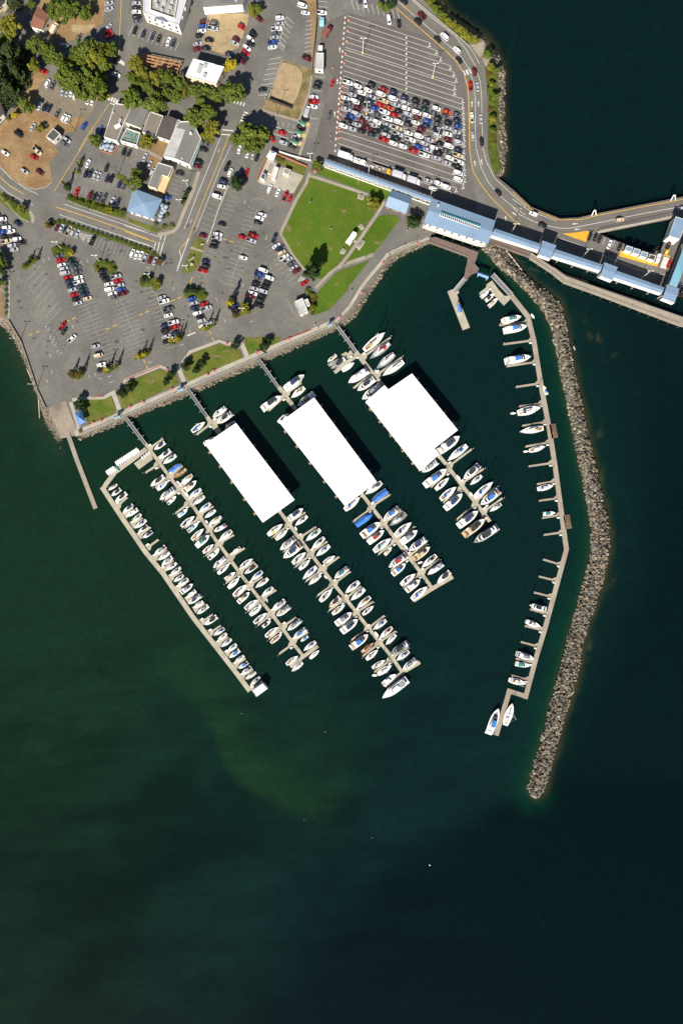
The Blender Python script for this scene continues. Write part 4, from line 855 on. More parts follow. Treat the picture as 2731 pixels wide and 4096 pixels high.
for x, y, lab in ((635, 1325, 'white tank cabinet at the end of the booth row'), (610, 1410, 'larger white cabinet below the tank cabinet')):
    building('utility_cabinet', lab, 'cabinet', RR, [(x - 25, y - 35), (x + 45, y - 25), (x + 25, y + 40), (x - 45, y + 35)], 2.4, WROOF, WWALL, parapet=.1, win=False)
for x, y in ((745, 260), (1475, 120)):
    t = thing('fender_frame', 'white steel A-frame on the far road span, ' + ('western one' if x < 1000 else 'eastern one by the ramp'), 'frame', (*W(*GG(x, y), 0), 0)); loc = tuple(t.location)
    mb = MB(); a = W(*GG(x - 22, y + 22)); b = W(*GG(x + 20, y + 15)); c = (a[0] + .9 * 3, a[1] + 3.6)
    mb.tube((*a, 0), (*W(*GG(x - 2, y - 20), 3), 4), .28, n=6); mb.tube((*b, 0), (*W(*GG(x + 10, y - 18), 3), 4), .28, n=6); mb.tube((*W(*GG(x - 2, y - 20), 3), 4), (*W(*GG(x + 10, y - 18), 3), 4), .28, n=6); mb.build('frame', WPOLE, t, loc=loc)
# ------------------------------------------------------------------ floating docks
DZ = -2.5
def dock(name, label, spine, fingers, m=DECK, cat='floating dock', extra=(), fw=1.05, kind_w=2.1):
    """spine: list of (points, width m); fingers: (fn, x0, y0, x1, y1[, w])"""
    p0 = W(*spine[0][0][0], DZ); loc = (*p0, DZ); t = thing(name, label, cat, loc)
    for si, (pts, w) in enumerate(spine):
        l, r = strip([W(*q, DZ) for q in pts], w); mb = MB(); mb.prism(l + r[::-1], DZ - .5 - .004 * si, DZ - .006 * si, 0); mb.build('walkway', m, t, loc=loc)
    for f in fingers:
        fn, x0, y0, x1, y1 = f[:5]; w = f[5] if len(f) > 5 else fw
        a, b = W(*fn(x0, y0), DZ), W(*fn(x1, y1), DZ); L = math.hypot(b[0] - a[0], b[1] - a[1]); ux, uy = (b[0] - a[0]) / L, (b[1] - a[1]) / L; nx, ny = -uy, ux
        q = [(u, v) for u, v in ((-.6, -1.9), (.7, -1.6), (2.0, -w / 2), (L, -w / 2), (L, w / 2), (2.0, w / 2), (.7, 1.6), (-.6, 1.9))] if L > 4 else [(0, -w / 2), (L, -w / 2), (L, w / 2), (0, w / 2)]
        mb = MB(); mb.prism([(a[0] + ux * u + nx * v, a[1] + uy * u + ny * v) for u, v in q], DZ - .5, DZ - .03, 0); mb.build('finger', m, t, loc=loc)
        BOXES.append((a[0] + ux * 1.0 + nx * 1.25, a[1] + uy * 1.0 + ny * 1.25, math.atan2(uy, ux)))
        PILES.append((b[0] + ux * .3, b[1] + uy * .3))
    for fn, pts in extra:
        mb = MB(); mb.prism([W(*fn(*q), DZ) for q in pts], DZ - .5, DZ - .015, 0); mb.build('platform', m, t, loc=loc)
    return t
PILES = []; BOXES = []
def fl(fn, s):
    return [(fn, *map(float, q.split(','))) for q in toks(s)]
dock('float_dock', 'westernmost long float dock with one row of boats along its harbour side', [
    ([A1(645, 300), A1(430, 462), A1(255, 590), A1(148, 730), A1(104, 800)], 2.3), ([A1(88, 775), A1(340, 1160), A1(640, 1600), A2(320, 605), A2(700, 1160), A3(150, 1080), A3(312, 1300)], 2.5)],
    fl(A1, '290,1010,405,905;380,1130,480,1035;470,1250,600,1165;560,1390,700,1280;665,1535,800,1435') +
    fl(A2, '215,410,370,310;325,560,450,440;420,660,555,585;505,800,650,700;625,940,750,850;720,1060,850,990;810,1215,950,1120;915,1350,1050,1260;1015,1490,1140,1400') +
    fl(A3, '20,830,150,740;130,975,260,890;210,1120,355,1030;340,1275,465,1170'), extra=[(A1, [(490, 482), (600, 400), (690, 330), (730, 425), (553, 556)])])
dock('float_dock', 'second long float dock from the west, with slips both sides and a short cross end', [
    ([A1(640, 240), A1(675, 290), A1(960, 680), A1(1240, 1030), A1(1520, 1450), A2(1040, 260), A2(1290, 610), A2(1540, 940), A3(600, 350), A3(870, 720), A3(985, 870)], 1.75), ([A3(820, 995), A3(985, 865), A3(1165, 735)], 1.9)],
    fl(A1, '690,290,855,172;820,430,965,335;955,630,1100,512;1070,790,1215,680;1190,955,1350,850;1320,1120,1485,1020;1445,1300,1568,1205;780,505,630,600;930,660,755,785;1060,820,875,950;1160,995,1005,1112;1310,1175,1125,1290;1430,1350,1260,1450') +
    fl(A2, '1040,220,1210,125;1180,395,1345,290;1290,580,1465,465;1420,745,1568,650;1010,260,855,385;1160,440,985,560;1280,610,1105,730;1400,770,1245,900') +
    fl(A3, '480,135,640,32;590,315,750,210;740,480,895,375;860,670,1040,560;440,180,278,302;560,355,408,475;700,525,545,650;835,720,675,835'))
dock('float_dock', 'third float dock with boat slips running south from the smallest covered moorage', [
    ([N2(600, 700), N2(655, 790), N2(740, 890), N2(800, 970)], 2.2), ([C5(340, 250), C5(380, 310), C5(760, 830), C5(1050, 1210), C6(410, 290), C6(680, 640), C6(985, 1020), C6(1120, 1215)], 1.8), ([C6(905, 1395), C6(1125, 1225), C6(1345, 1095)], 1.9)],
    fl(N2, '635,770,485,885;680,750,800,640') +
    fl(C5, '490,440,690,315;630,625,825,495;770,815,965,680;925,1010,1112,872;1060,1200,1255,1055;1200,1390,1390,1240;475,480,285,625;610,665,425,800;750,850,565,995;890,1040,700,1175;1030,1225,842,1358;1165,1420,985,1545') +
    fl(C6, '555,465,760,335;700,665,900,510;840,840,1045,705;1000,1035,1195,905;545,490,355,640;690,670,485,820;820,870,625,1020;965,1075,770,1220'))
dock('float_dock', 'fourth float dock with boat slips running south from the middle covered moorage', [
    ([N2(1345, 385), N2(1400, 460), N2(1500, 590), N2(1560, 670)], 2.2), ([C7(290, 215), C7(320, 260), C7(570, 590), C7(720, 800), C7(1040, 1220), C7(1175, 1410)], 1.85), ([C7(950, 1575), C7(1175, 1430), C7(1442, 1275)], 2.2)],
    fl(N2, '1400,490,1238,635;1430,450,1580,345') +
    fl(C7, '435,390,652,248;585,600,805,455;745,790,965,650;895,1010,1115,870;1060,1215,1278,1060;410,430,195,582;555,630,362,790;710,840,510,995;870,1045,668,1195;1035,1250,822,1405'))
dock('float_dock', 'fifth float dock with large cruisers south of the largest covered moorage', [
    ([E0(845, 410), E0(880, 460), E0(1060, 690), E0(1160, 800)], 2.2), ([C8(470, 520), C8(600, 680), C8(780, 920), C8(960, 1150), C8(1125, 1370)], 1.85)],
    fl(E0, '925,460,1205,262;1070,645,1325,470;860,440,620,625,2.0;1010,640,820,790;800,430,560,550,1.6') +
    fl(C8, '620,665,895,460;770,890,1045,705;945,1110,1205,930;1050,1240,1280,1075;595,740,385,935;760,960,540,1130;935,1160,705,1345;1060,1290,830,1560'), extra=[(E0, [(690, 440), (740, 410), (800, 465), (760, 480)])])
dock('breakwater_dock', 'long angled grey-brown float dock along the inside of the breakwater', [
    ([F1(372, 470), F1(548, 690), F1(612, 950), F1(668, 1300), F2(700, 180), F2(772, 560), F2(830, 930), F2(885, 1330), F3(952, 385), F3(850, 760), F3(720, 1240), F4(640, 60), F4(520, 510)], 2.5),
    ([F4(540, 488), F4(330, 422)], 2.4), ([F4(360, 415), F4(218, 893)], 2.5)],
    fl(F1, '545,750,250,785;590,945,292,985;630,1170,325,1215;665,1395,422,1432') +
    fl(F2, '690,298,455,328;738,490,488,532;768,705,522,748;800,920,555,955;832,1110,642,1142;860,1288,662,1315;880,1465,695,1495') +
    fl(F3, '905,208,712,235;890,545,705,490;840,712,660,668;790,880,610,835;745,1060,570,1010;700,1230,515,1185;650,1400,472,1352') +
    fl(F4, '600,135,420,90;550,312,375,265'), m=DECK2)
dock('guest_float', 'small angled float with three boats below the truss gangway', [([Q4(1190, 600), Q4(1260, 700), Q4(1370, 815)], 3.6)], fl(Q4, '1195,640,1090,722,1.3'), extra=[(Q4, [(1330, 740), (1400, 740), (1412, 772), (1360, 826), (1300, 770)])])
t = dock('fuel_dock', 'short wide fuel float with a blue-roofed hut', [([Q4(792, 678), Q4(952, 1085)], 4.0)], [], extra=[(Q4, [(830, 700), (875, 690), (872, 715), (845, 722)])])
dock('launch_float', 'narrow concrete float beside the boat ramp stretching into open water', [([N1(405, 735), N1(440, 850), N1(545, 1150), F1(0, 0) if 0 else (383, 2034)], 2.3)], [], m=CONC2, cat='boarding float')
shelter('fuel_hut', 'blue-roofed fuel hut with a white south front on the fuel float', Q4, [(845, 842), (882, 826), (916, 906), (876, 922)], 1.0, BROOF2, rh=.5, z0=DZ, cat='hut', back=2, ridge=0)
shelter('pier_shelter', 'blue gabled shelter over the pier beside the truss gangway', Q4, [(1076, 488), (1186, 524), (1178, 566), (1064, 522)], 2.6, BROOF2, rh=.9, z0=-.2, ridge=1)
building('fuel_barge', 'white-roofed floating hut at the south end of the westernmost dock', 'floating hut', A3, [(345, 1295), (472, 1202), (535, 1270), (395, 1372)], 1.2, WROOF, WWALL, parapet=.1, z0=-2.9)
# gangways from the promenade down to the floats
def gangway(label, a, b, w=1.5, za=0.05, zb=-2.3, truss=False, lamps=True):
    A, B = W(*a, za), W(*b, zb); L = math.hypot(B[0] - A[0], B[1] - A[1]); an = math.atan2(B[1] - A[1], B[0] - A[0]); loc = (*A, za)
    t = thing('gangway', label, 'gangway', loc); co, si = math.cos(an), math.sin(an)
    at = lambda u, v, dz: (A[0] + co * u - si * v, A[1] + si * u + co * v, za + (zb - za) * u / L + dz)
    mb = MB(); mb.loft([[at(0, -w / 2, 0), at(0, w / 2, 0), at(0, w / 2, -.25), at(0, -w / 2, -.25)], [at(L, -w / 2, 0), at(L, w / 2, 0), at(L, w / 2, -.25), at(L, -w / 2, -.25)]], 0, 0, 0)
    mb.build('ramp', mat('grating', (.21, .205, .20), .8, (2, .2)), t, loc=loc)
    for s in (-1, 1):
        mb = MB(); v = s * w / 2
        for dz in (.1, .6, 1.15): mb.tube(at(0, v, dz), at(L, v, dz), .09, n=4)
        n = int(L / 1.6)
        for k in range(n + 1):
            mb.tube(at(L * k / n, v, 0), at(L * k / n, v, 1.15), .05, n=4)
            if truss and k < n: mb.tube(at(L * k / n, v, 0), at(L * (k + 1) / n, v, 1.15), .05, n=4)
        mb.build('railing', STEEL, t, loc=loc)
        if truss:
            mb = MB()
            for k in range(n):
                if s > 0: mb.tube(at(L * k / n, -w / 2, 1.2), at(L * (k + 1) / n, w / 2, 1.2), .07, n=4); mb.tube(at(L * k / n, w / 2, 1.2), at(L * (k + 1) / n, -w / 2, 1.2), .07, n=4)
            if s > 0: mb.build('truss_top', STEEL, t, loc=loc)
    if lamps:
        for k in range(1, 4):
            for s in (-1, 1):
                u = L * k / 4; mb = MB(); mb.tube(at(u, s * (w / 2 + .1), 0), at(u, s * (w / 2 + .9), .3), .06, n=4); mb.tube(at(u, s * (w / 2 + .8), .3), at(u, s * (w / 2 + 1.1), .3), .12, n=5); mb.build('bracket', WPOLE, t, loc=loc)
gangway('grey gangway at the west end of the promenade by the rental boats', N1(1052, 705), N1(1265, 985))
gangway('second grey gangway from the west, beside a small blue shelter', N2(398, 412), N2(600, 700))
gangway('grey gangway in the middle of the promenade, third from the west', N2(1132, 95), N2(1338, 385))
gangway('easternmost promenade gangway, running down to the tall-masted boats', E0(648, 145), E0(848, 415))
gangway('wide grey ramp from the brown pier down to the fuel float', Q4(938, 560), Q4(822, 700), 2.0, lamps=False)
gangway('steel truss gangway with cross-braced top leading to the breakwater dock', Q4(1222, 522), Q4(1420, 735), 2.2, truss=True, lamps=False)
# ------------------------------------------------------------------ covered moorages
def moorage(label, pts, h, inner_rows):
    p = [W(x, y, h) for x, y in pts]; c = cen(p); loc = (*c, WL); t = thing('covered_moorage', label, 'covered moorage', loc, 0, 'white covered moorages')
    mb = MB(); mb.face([(x, y, h) for x, y in p]); fix_up(mb); mb.face([(x, y, h - .25) for x, y in p])
    for k in range(len(p)): m = (k + 1) % len(p); mb.face([(*p[k], h - .25), (*p[m], h - .25), (*p[m], h), (*p[k], h)])
    mb.build('roof', WROOF, t, loc=loc)
    for k in range(len(p)):
        a, b = p[k], p[(k + 1) % len(p)]; L = math.hypot(b[0] - a[0], b[1] - a[1]); n = max(1, int(L / 5))
        for i in range(n):
            u = i / n; x, y = a[0] + (b[0] - a[0]) * u, a[1] + (b[1] - a[1]) * u; x += (c[0] - x) * .015; y += (c[1] - y) * .015
            mb = MB(); mb.box((x, y, (h - .3 + WL - 1) / 2), (.22, .22, h - .3 - WL + 1)); mb.build('post', WPOLE, t, loc=loc)
            if L > 25 and i % 2 == 0:
                nx, ny = (y - c[1]), (x - c[0]); ux, uy = (x - c[0]), (y - c[1]); r = math.hypot(ux, uy)
        mb = MB(); mb.box(((a[0] + b[0]) / 2, (a[1] + b[1]) / 2, h - .75), (L - .6, .12, .9), math.atan2(b[1] - a[1], b[0] - a[0])); mb.build('fascia', TRIM, t, loc=loc)
    # floats under the roof
    for a, b in inner_rows:
        A, B = W(*a, DZ), W(*b, DZ); l, r = strip([A, B], 2.2); mb = MB(); mb.prism(l + r[::-1], DZ - .5, DZ - .04, 0); mb.build('float', DECK, t, loc=loc)
    for u in (.3, .62):
        mb = MB(); q = [c[0] + (p[0][0] - c[0]) * (u - .45), c[1] + (p[0][1] - c[1]) * (u - .45)]; mb.tube((*q, h), (*q, h + .5), .18, n=6); mb.build('roof_vent', HVACM, t, loc=loc)
    for i, (u, v) in enumerate(((.12, 0), (.3, 0), (.52, 0), (.72, 0), (.9, 0), (.12, 1), (.3, 1), (.5, 1), (.7, 1), (.9, 1))):   # finger floats showing past the eaves
        s = (0, 1) if v == 0 else (2, 3)
        a, b = SIDES[label][v]; A, B = W(*a, DZ), W(*b, DZ); x, y = A[0] + (B[0] - A[0]) * u, A[1] + (B[1] - A[1]) * u; an = math.atan2(B[1] - A[1], B[0] - A[0])
        d = 1 if v == 0 else -1
        mb = MB(); mb.box((x - d * math.sin(an) * .5, y + d * math.cos(an) * .5, DZ - .25), (1.3, 1.6, .5), an, 0); mb.build('float_end', mat('float_end_wood', (.30, .21, .13), .9, (1, .25)), t, loc=loc)
M1 = [(944, 1692), (1178, 1999), (1051, 2090), (820, 1776)]; M2 = [(1256, 1590), (1506, 1926), (1380, 2024), (1118, 1690)]
M3 = [(1647, 1494), (1830, 1720), (1737, 1793), (1756, 1817), (1680, 1884), (1462, 1606), (1537, 1541), (1553, 1558)]
SIDES = {}
LB = ['western white covered moorage roof, with its south-east corner nearest the yellow sailboat', 'middle white covered moorage roof, the longest of the three', 'eastern white covered moorage roof with notched corners']
SIDES[LB[0]] = ((M1[3], M1[2]), (M1[0], M1[1])); SIDES[LB[1]] = ((M2[3], M2[2]), (M2[0], M2[1])); SIDES[LB[2]] = (((1462, 1606), (1680, 1884)), ((1647, 1494), (1830, 1720)))
for s in SIDES: SIDES[s] = (SIDES[s][0][::-1], SIDES[s][1][::-1])
moorage(LB[0], M1, 4.2, [((850, 1690), (1120, 2048))]); moorage(LB[1], M2, 4.2, [((1190, 1650), (1450, 1985))]); moorage(LB[2], M3, 4.2, [((1525, 1535), (1760, 1830))])
for lx, cap in ((F2(815, 585), 'upper'), (F2(960, 1535), 'lower')):
    dock('spare_float', f'{cap} dark weathered square float tied to the breakwater side of the long dock', [([(lx[0] - 4, lx[1] - 28), (lx[0] + 6, lx[1] + 28)], 3.4)], [], m=mat('dark_float', (.09, .06, .05), .95, (.8, .3), tint=(.5, (.3, .2, .1), .5)), cat='float')
bm_ = MB(); bm_.loft([ring(0, 1.3, .75, DZ, 8, 12), ring(0, 1.3, .75, DZ + .5, 8, 12), ring(0, 1.1, .6, DZ + .66, 6, 12)], 0, 0, 0) if 0 else bm_.prism([(-.65, -.38), (.65, -.38), (.65, .38), (-.65, .38)], DZ, DZ + .55, 0)
bx0 = None
for i, (x, y, a) in enumerate(BOXES):
    if bx0 is None: o = bx0 = bm_.build('dock_box', WPOLE)
    else: o = bx0.copy(); COL.objects.link(o)
    o.location = (x, y, 0); o.rotation_euler = (0, 0, a); tag(o, 'white storage box standing on the dock where a finger float begins', 'dock box', 'white dock boxes')
# ------------------------------------------------------------------ pilings
pm = MB(); pm.tube((0, 0, -5), (0, 0, 1.0), .19, n=8, mi=0); pm.loft([[(.21 * math.cos(a * .785), .21 * math.sin(a * .785), 1.0) for a in range(8)], [(.02 * math.cos(a * .785), .02 * math.sin(a * .785), 1.35) for a in range(8)]], 1, None, 1)
pile0 = None
def pile_label(i): return 'slim dark dock piling with a white cone cap at a finger end'
for i, (x, y) in enumerate(PILES):
    if pile0 is None: o = pile0 = pm.build('piling', [DARKW, WPOLE]); tag(o, pile_label(i), 'piling', 'dock pilings at the finger ends')
    else: o = pile0.copy(); COL.objects.link(o)
    o.location = (x, y, 0)
# ------------------------------------------------------------------ vehicles
def ring(cx, L, Wd, z, e=5.0, n=20, fx=None):
    out = []
    for k in range(n):
        a = 2 * math.pi * (k + .5) / n; c, s = math.cos(a), math.sin(a)
        out.append((cx + L / 2 * math.copysign(abs(c) ** (2 / e), c), Wd / 2 * math.copysign(abs(s) ** (2 / e), s), z))
    return out
def hood(r, L, drop): return [(x, y, z - drop * max(0, (x / (L / 2)) ** 3) - .5 * drop * max(0, (-x / (L / 2)) ** 5)) for x, y, z in r]
def car_mesh(kind):
    b = MB(); g = MB()
    L, Wd, hz, cab = {'s': (4.7, 1.82, .86, ((-.35, 2.95, 1.62), (-.5, 1.55, 1.30), 1.44)),
                      'u': (4.65, 1.88, .98, ((-.5, 3.4, 1.70), (-.7, 2.55, 1.44), 1.76)),
                      'v': (5.15, 1.98, 1.02, ((-.3, 4.25, 1.80), (-.5, 3.45, 1.58), 1.92)),
                      'p': (5.6, 1.98, 1.0, ((.35, 2.45, 1.72), (.22, 1.5, 1.46), 1.84))}[kind]
    b.loft([ring(0, L * .97, Wd * .94, .25), ring(0, L, Wd, .5), hood(ring(0, L * .985, Wd * .985, hz - .14), L, .10), hood(ring(0, L * .95, Wd * .90, hz), L, .16)], 0, 1, 0)
    (c0, l0, w0), (c1, l1, w1), zt = cab
    lo = ring(c0, l0, w0, hz - .04, 6); hi = ring(c1, l1, w1, zt - .06, 5); g.loft([lo, hi], 0)
    b.loft([ring(c1, l1 * 1.03, w1 * 1.03, zt - .09, 5), ring(c1, l1 * .9, w1 * .88, zt, 4)], 0, None, 0)
    for s in (-1, 1):                                     # roof pillars and mirrors
        for xa, xb in ((c0 + l0 * .47, c1 + l1 * .47), (c0 - l0 * .47, c1 - l1 * .47), (c0, c1)): b.tube((xa, s * w0 * .48, hz - .02), (xb, s * w1 * .49, zt - .05), .045, n=4)
        b.box((c0 + l0 * .38, s * (Wd / 2 + .06), hz + .08), (.14, .2, .13))
        for x in (L * .31, -L * .31): b.tube((x, s * (Wd / 2 - .2), .32), (x, s * (Wd / 2 + .005), .32), .32, n=10, mi=1)
        b.box((L / 2 - .06, s * Wd * .34, .62), (.12, .34, .13), 0, 2); b.box((-L / 2 + .05, s * Wd * .38, .68), (.1, .26, .14), 0, 3)
    b.box((L / 2 - .03, 0, .42), (.1, Wd * .8, .16), 0, 1)
    if kind == 'p':
        x0, x1 = -L / 2 + .08, c0 - l0 / 2 - .02
        b.face([(x0, -Wd * .40, hz + .02), (x1, -Wd * .40, hz + .02), (x1, Wd * .40, hz + .02), (x0, Wd * .40, hz + .02)], 1)
        for s in (-1, 1): b.box(((x0 + x1) / 2, s * Wd * .445, hz + .12), (x1 - x0, .13, .34))
        b.box((x0 + .04, 0, hz + .12), (.1, Wd * .84, .34)); b.box((x1 - .02, 0, hz + .12), (.08, Wd * .84, .34))
    return b, g
LAMP = mat('head_lamp', (.6, .6, .58), .2); TAIL = mat('tail_lamp', (.4, .02, .02), .3)
KN = {'s': ('sedan', 'car'), 'u': ('sport_utility_car', 'car'), 'v': ('passenger_van', 'van'), 'p': ('pickup_truck', 'pickup')}
PROTO = {}
for k in 'suvp':
    b, g = car_mesh(k); bo = b.build(KN[k][0], [PAINT['w'][1], TYRE, LAMP, TAIL], smooth=False); go = g.build('windows', GLASS, bo)
    PROTO[k] = (bo.data, go.data)
    bpy.data.objects.remove(go); bpy.data.objects.remove(bo)
NCAR = 0
def put_car(x, y, a, col, kind, label, group):
    global NCAR
    nm, cat = KN[kind]; o = bpy.data.objects.new(nm, PROTO[kind][0]); COL.objects.link(o)
    o.location = (*W(x, y, .9), .02); o.rotation_euler = (0, 0, R(-a) + random.uniform(-.03, .03))
    s = random.uniform(.96, 1.03); o.scale = (s, s * random.uniform(.98, 1.02), s)
    o.material_slots[0].link = 'OBJECT'; o.material_slots[0].material = PAINT[col][1]
    w = bpy.data.objects.new('windows', PROTO[kind][1]); COL.objects.link(w); w.parent = o
    tag(o, label, cat, group); NCAR += 1
    return o
TYPN = {'s': 'sedan', 'u': 'SUV', 'v': 'van', 'p': 'pickup'}
def row(fn, a, where, end, s, key=None):
    """cars of one row; label = colour + type + rank from the named end of the row"""
    it = []
    for t in toks(s):
        q = t.split(','); x, y = fn(float(q[0]), float(q[1])); it.append((x, y, q[2][0], q[2][1], float(q[3]) if len(q) > 3 else a))
    key = key or {'west': lambda c: c[0], 'north': lambda c: c[1], 'south': lambda c: -c[1], 'east': lambda c: -c[0]}[end]
    it.sort(key=key); n = len(it)
    for i, (x, y, c, k, an) in enumerate(it):
        same = [j for j in it if j[2] == c and j[3] == k]
        if n == 1: r = f'alone {where}'
        elif len(same) == 1: r = f'the only one {where}' if n > 2 else f'{ORD[i]} from the {end} {where}'
        else: r = f'{ORD[i]} from the {end} {where}'
        put_car(x, y, an, c, k, f'{PAINT[c][0]} {TYPN[k]}, {r}', 'vehicles ' + where)
FB2 = lambda s: ';'.join(','.join([str(float(t.split(',')[0]) + 1359), str(float(t.split(',')[1]) + 261)] + t.split(',')[2:]) for t in toks(s))
lanes = {
 'northernmost': '765,255,ku;1020,350,rs;1220,415,nu;1455,530,nu;' + FB2('330,320,ks;540,375,ks;755,490,wu;970,560,os;1185,610,gs'),
 'second': '265,205,wp;465,280,wu;685,365,wu;950,445,wv;1210,540,wv;1460,630,su;' + FB2('330,430,gs;515,505,ts;720,575,gs;940,645,gs;1190,740,ns'),
 'third': '370,340,gs;555,420,wu;760,505,ss;1010,585,cp;1265,665,ss;1475,740,wu;' + FB2('340,570,wv;555,635,wu;785,700,ku;1005,780,ks;1205,855,bs'),
 'fourth': '355,455,ss;540,530,ks;725,600,nu;950,670,rs;1130,735,os;1325,800,ks;1510,865,su;' + FB2('360,665,ms;570,760,bu;780,820,gs;985,890,ss;1170,975,ss'),
 'fifth': '220,530,ws;410,600,wv;600,650,ks;820,740,bs;1030,820,wp;1240,880,rs;1465,955,gs;' + FB2('320,780,ws;545,845,ns;780,930,np;990,1020,ws;1215,1090,gs'),
 'sixth': '290,650,gp;480,730,ms;700,790,ss;900,880,gs;1095,960,wp;1320,1030,wv;1530,1080,ku;' + FB2('445,920,ms;770,1045,su;1000,1130,ms;1210,1195,sv'),
 'seventh': '230,755,ss;430,860,sv;680,950,ss;870,1030,wu;1090,1090,ss;1290,1160,cp;' + FB2('175,1000,ws;385,1060,wv;605,1140,ss;830,1220,ks;1010,1270,wv;1220,1350,ns'),
 'eighth': '335,920,bp;580,1010,mu;795,1100,ss;1040,1170,tp;1310,1280,sp;' + FB2('215,1140,wp;495,1215,su;700,1310,wu;965,1380,gs;1210,1470,cp'),
 'ninth': '275,1010,ku;450,1080,ss;665,1150,mp;860,1215,ks;1055,1305,su;1270,1370,kp;' + FB2('165,1215,gs;390,1290,bs;580,1355,ss;790,1420,kp;1030,1520,wu;1220,1606,wp'),
 'tenth': '165,1110,wu;345,1170,ss;555,1220,ks;765,1290,ts;1010,1395,rp;1210,1475,wu;1410,1540,wu;' + FB2('270,1365,rp;505,1460,wp;750,1520,ss;970,1626,ss;1185,1686,kp')}
for nm, s in lanes.items(): row(FA, 18, f'in the {nm} full lane of the ferry queue', 'west', s)
row(FC, 18, 'at the south-east corner of the ferry queue', 'north', '1205,1000,wv;1205,1130,wv')
row(FC, 18, 'in the truck lane beside the covered walkway', 'west', '585,1160,ss;795,1215,wu;955,1290,wv;695,1325,ws')
row(T1, -62, 'under the trees along the top left street', 'north', '1140,30,ss,-20;1140,90,ss,-20;345,110,ku,-60;825,390,gs,-65;1135,280,ss,-50;1125,330,rs,-30;1140,372,rs,-20;670,470,ss,20;455,745,rs,20')
row(T1, -80, 'waiting at the street crossing', 'north', '1215,630,ks;1215,775,ws,25')
row(T1, -66, 'parked beneath the big trees of the gravel lot', 'west', '500,870,wu;550,890,gs;660,950,ss;705,965,ss;750,965,ws;790,1000,wu;920,1040,ws,-75;970,1055,ws,-70')
row(T1, -62, 'in the southern row of the gravel lot', 'west', '415,1105,ws;470,1115,ks;515,1130,nu;600,1185,gs;670,1230,wu;708,1245,wu')
row(T1, -60, 'around the small dark shed', 'north', '880,1315,bu;345,1325,ss;700,1460,ss,35;675,1500,gu,35;1050,1360,bs,-75')
row(L1, 33, 'scattered on the dry dirt field', 'west', '195,95,kv,32;390,270,cp,40;355,335,rs;55,290,ws;255,480,ss;415,490,ms')
row(T2, 0, 'in the slots west of the hotel', 'north', '120,30,ss;120,75,ks;120,120,ws;125,175,ku;130,217,gs')
row(T2, -70, 'in the slots south of the hotel', 'west', '105,310,ks;195,345,ns;290,370,ns;355,395,ks;455,430,ws;505,440,ns')
row(T2, -10, 'in the alley west of the fenced dirt lot', 'north', '825,220,ms;815,275,bu;805,320,ws;780,370,ku;760,455,ss;755,510,mu')
row(T2, 8, 'inside the fenced dirt lot by the gabled store', 'west', '930,245,gv;920,295,sp;880,415,ks;850,500,ks;1220,280,ru,30;1145,445,ss,25;1165,410,ms,25;1090,560,ns')
row(T2, 40, 'on the slanted kerb beyond the dirt lot', 'north', '1400,195,ms;1340,355,ku;1310,405,wu;1315,450,ks;1275,495,ws;1260,545,rs;1245,595,kp;1225,640,ms')
row(T2, -5, 'by the fence corner of the sandy yard', 'west', '1440,935,ks')
row(T3, -8, 'in the double row of angled stalls at the top', 'north', '545,55,wv,15;580,130,ws,10;310,185,wu;305,245,ss;280,300,wp;270,340,gs;255,390,ss;240,440,bp;235,490,ws;595,610,mp,25')
row(T3, 6, 'along the wall west of the entrance road', 'north', '750,130,wp;715,865,ks;700,905,ks;665,1010,ws;665,1060,rp;660,1110,ws,12')
row(T3, -72, 'driving on the entrance road', 'north', '860,865,rs,-68;825,1205,gu')
row(T3, 14, 'near the green toll booths', 'west', '340,1385,rs;230,1445,rs,60;480,1430,ss;530,1325,ku,20;345,1490,su;445,1525,ks,20')
row(T3, 80, 'at the north edge of the holding lot', 'west', '1145,5,gs;1205,30,ws;1450,205,wv;1555,245,ks')
row(T4, 225, 'on the northern bend of the shore highway', 'north', '300,10,ks,220;485,160,mp;445,220,ku;725,380,wv;650,405,ks;855,520,wu;875,625,ks,235;1035,745,mu,255')
row(T4, 268, 'on the straight part of the shore highway', 'north', '995,895,rp,265;1070,905,ss,265;1010,1225,wp;1105,1240,ss;1018,1420,su;1112,1475,ks,262;1285,2010,ks,230')
row(GG, 20, 'on the road deck over the water', 'west', '190,265,wu,205;275,370,ks;985,320,cu,-10;1560,212,ss,-10')
row(GG, -68, 'in the staff stalls by the orange hatching', 'west', '710,470,ks;760,480,ks;800,495,ks;890,545,ws;985,570,ks')
row(RR, -66, 'on the loading lane at the right edge', 'north', '815,1110,kp;775,1250,yu;825,1480,rs;1012,1930,ns;1065,2010,kp')
row(L1, -66, 'in the upper row of the restaurant car park', 'west', '920,400,ws;1115,445,ks,-70;1300,270,ku,-70;1350,285,ks;1515,335,ss')
row(L1, -66, 'in the middle row of the restaurant car park', 'west', '900,505,ks;945,505,ns;995,520,ss;1035,535,ss;1120,555,ns;1165,560,ku;1250,615,ns;1295,630,gs')
row(L1, -65, 'in the lower row of the restaurant car park', 'west', '805,695,rs,-70;945,730,mu;990,745,ks;1035,755,gs;1090,765,gp;1175,795,ss;1235,800,ns,-70')
row(WW, -12, 'in the packed lot at the left edge', 'north', '45,510,wv;60,590,gs;140,680,wu;60,770,bp;230,755,ws;100,860,ks;290,850,ks;360,920,wu;145,965,cp;440,1000,ku;250,1055,su;300,1135,ss;-90,420,ks;-70,500,ss;-90,670,rs')
row(WW, 30, 'driving past the left grass island', 'north', '375,595,ns')
row(L1, -62, 'along the street hedge, west end', 'west', '600,1065,ms;645,1075,ss;690,1088,ns;720,1105,cp;765,1120,su;812,1135,ss;970,1205,kp,-65')
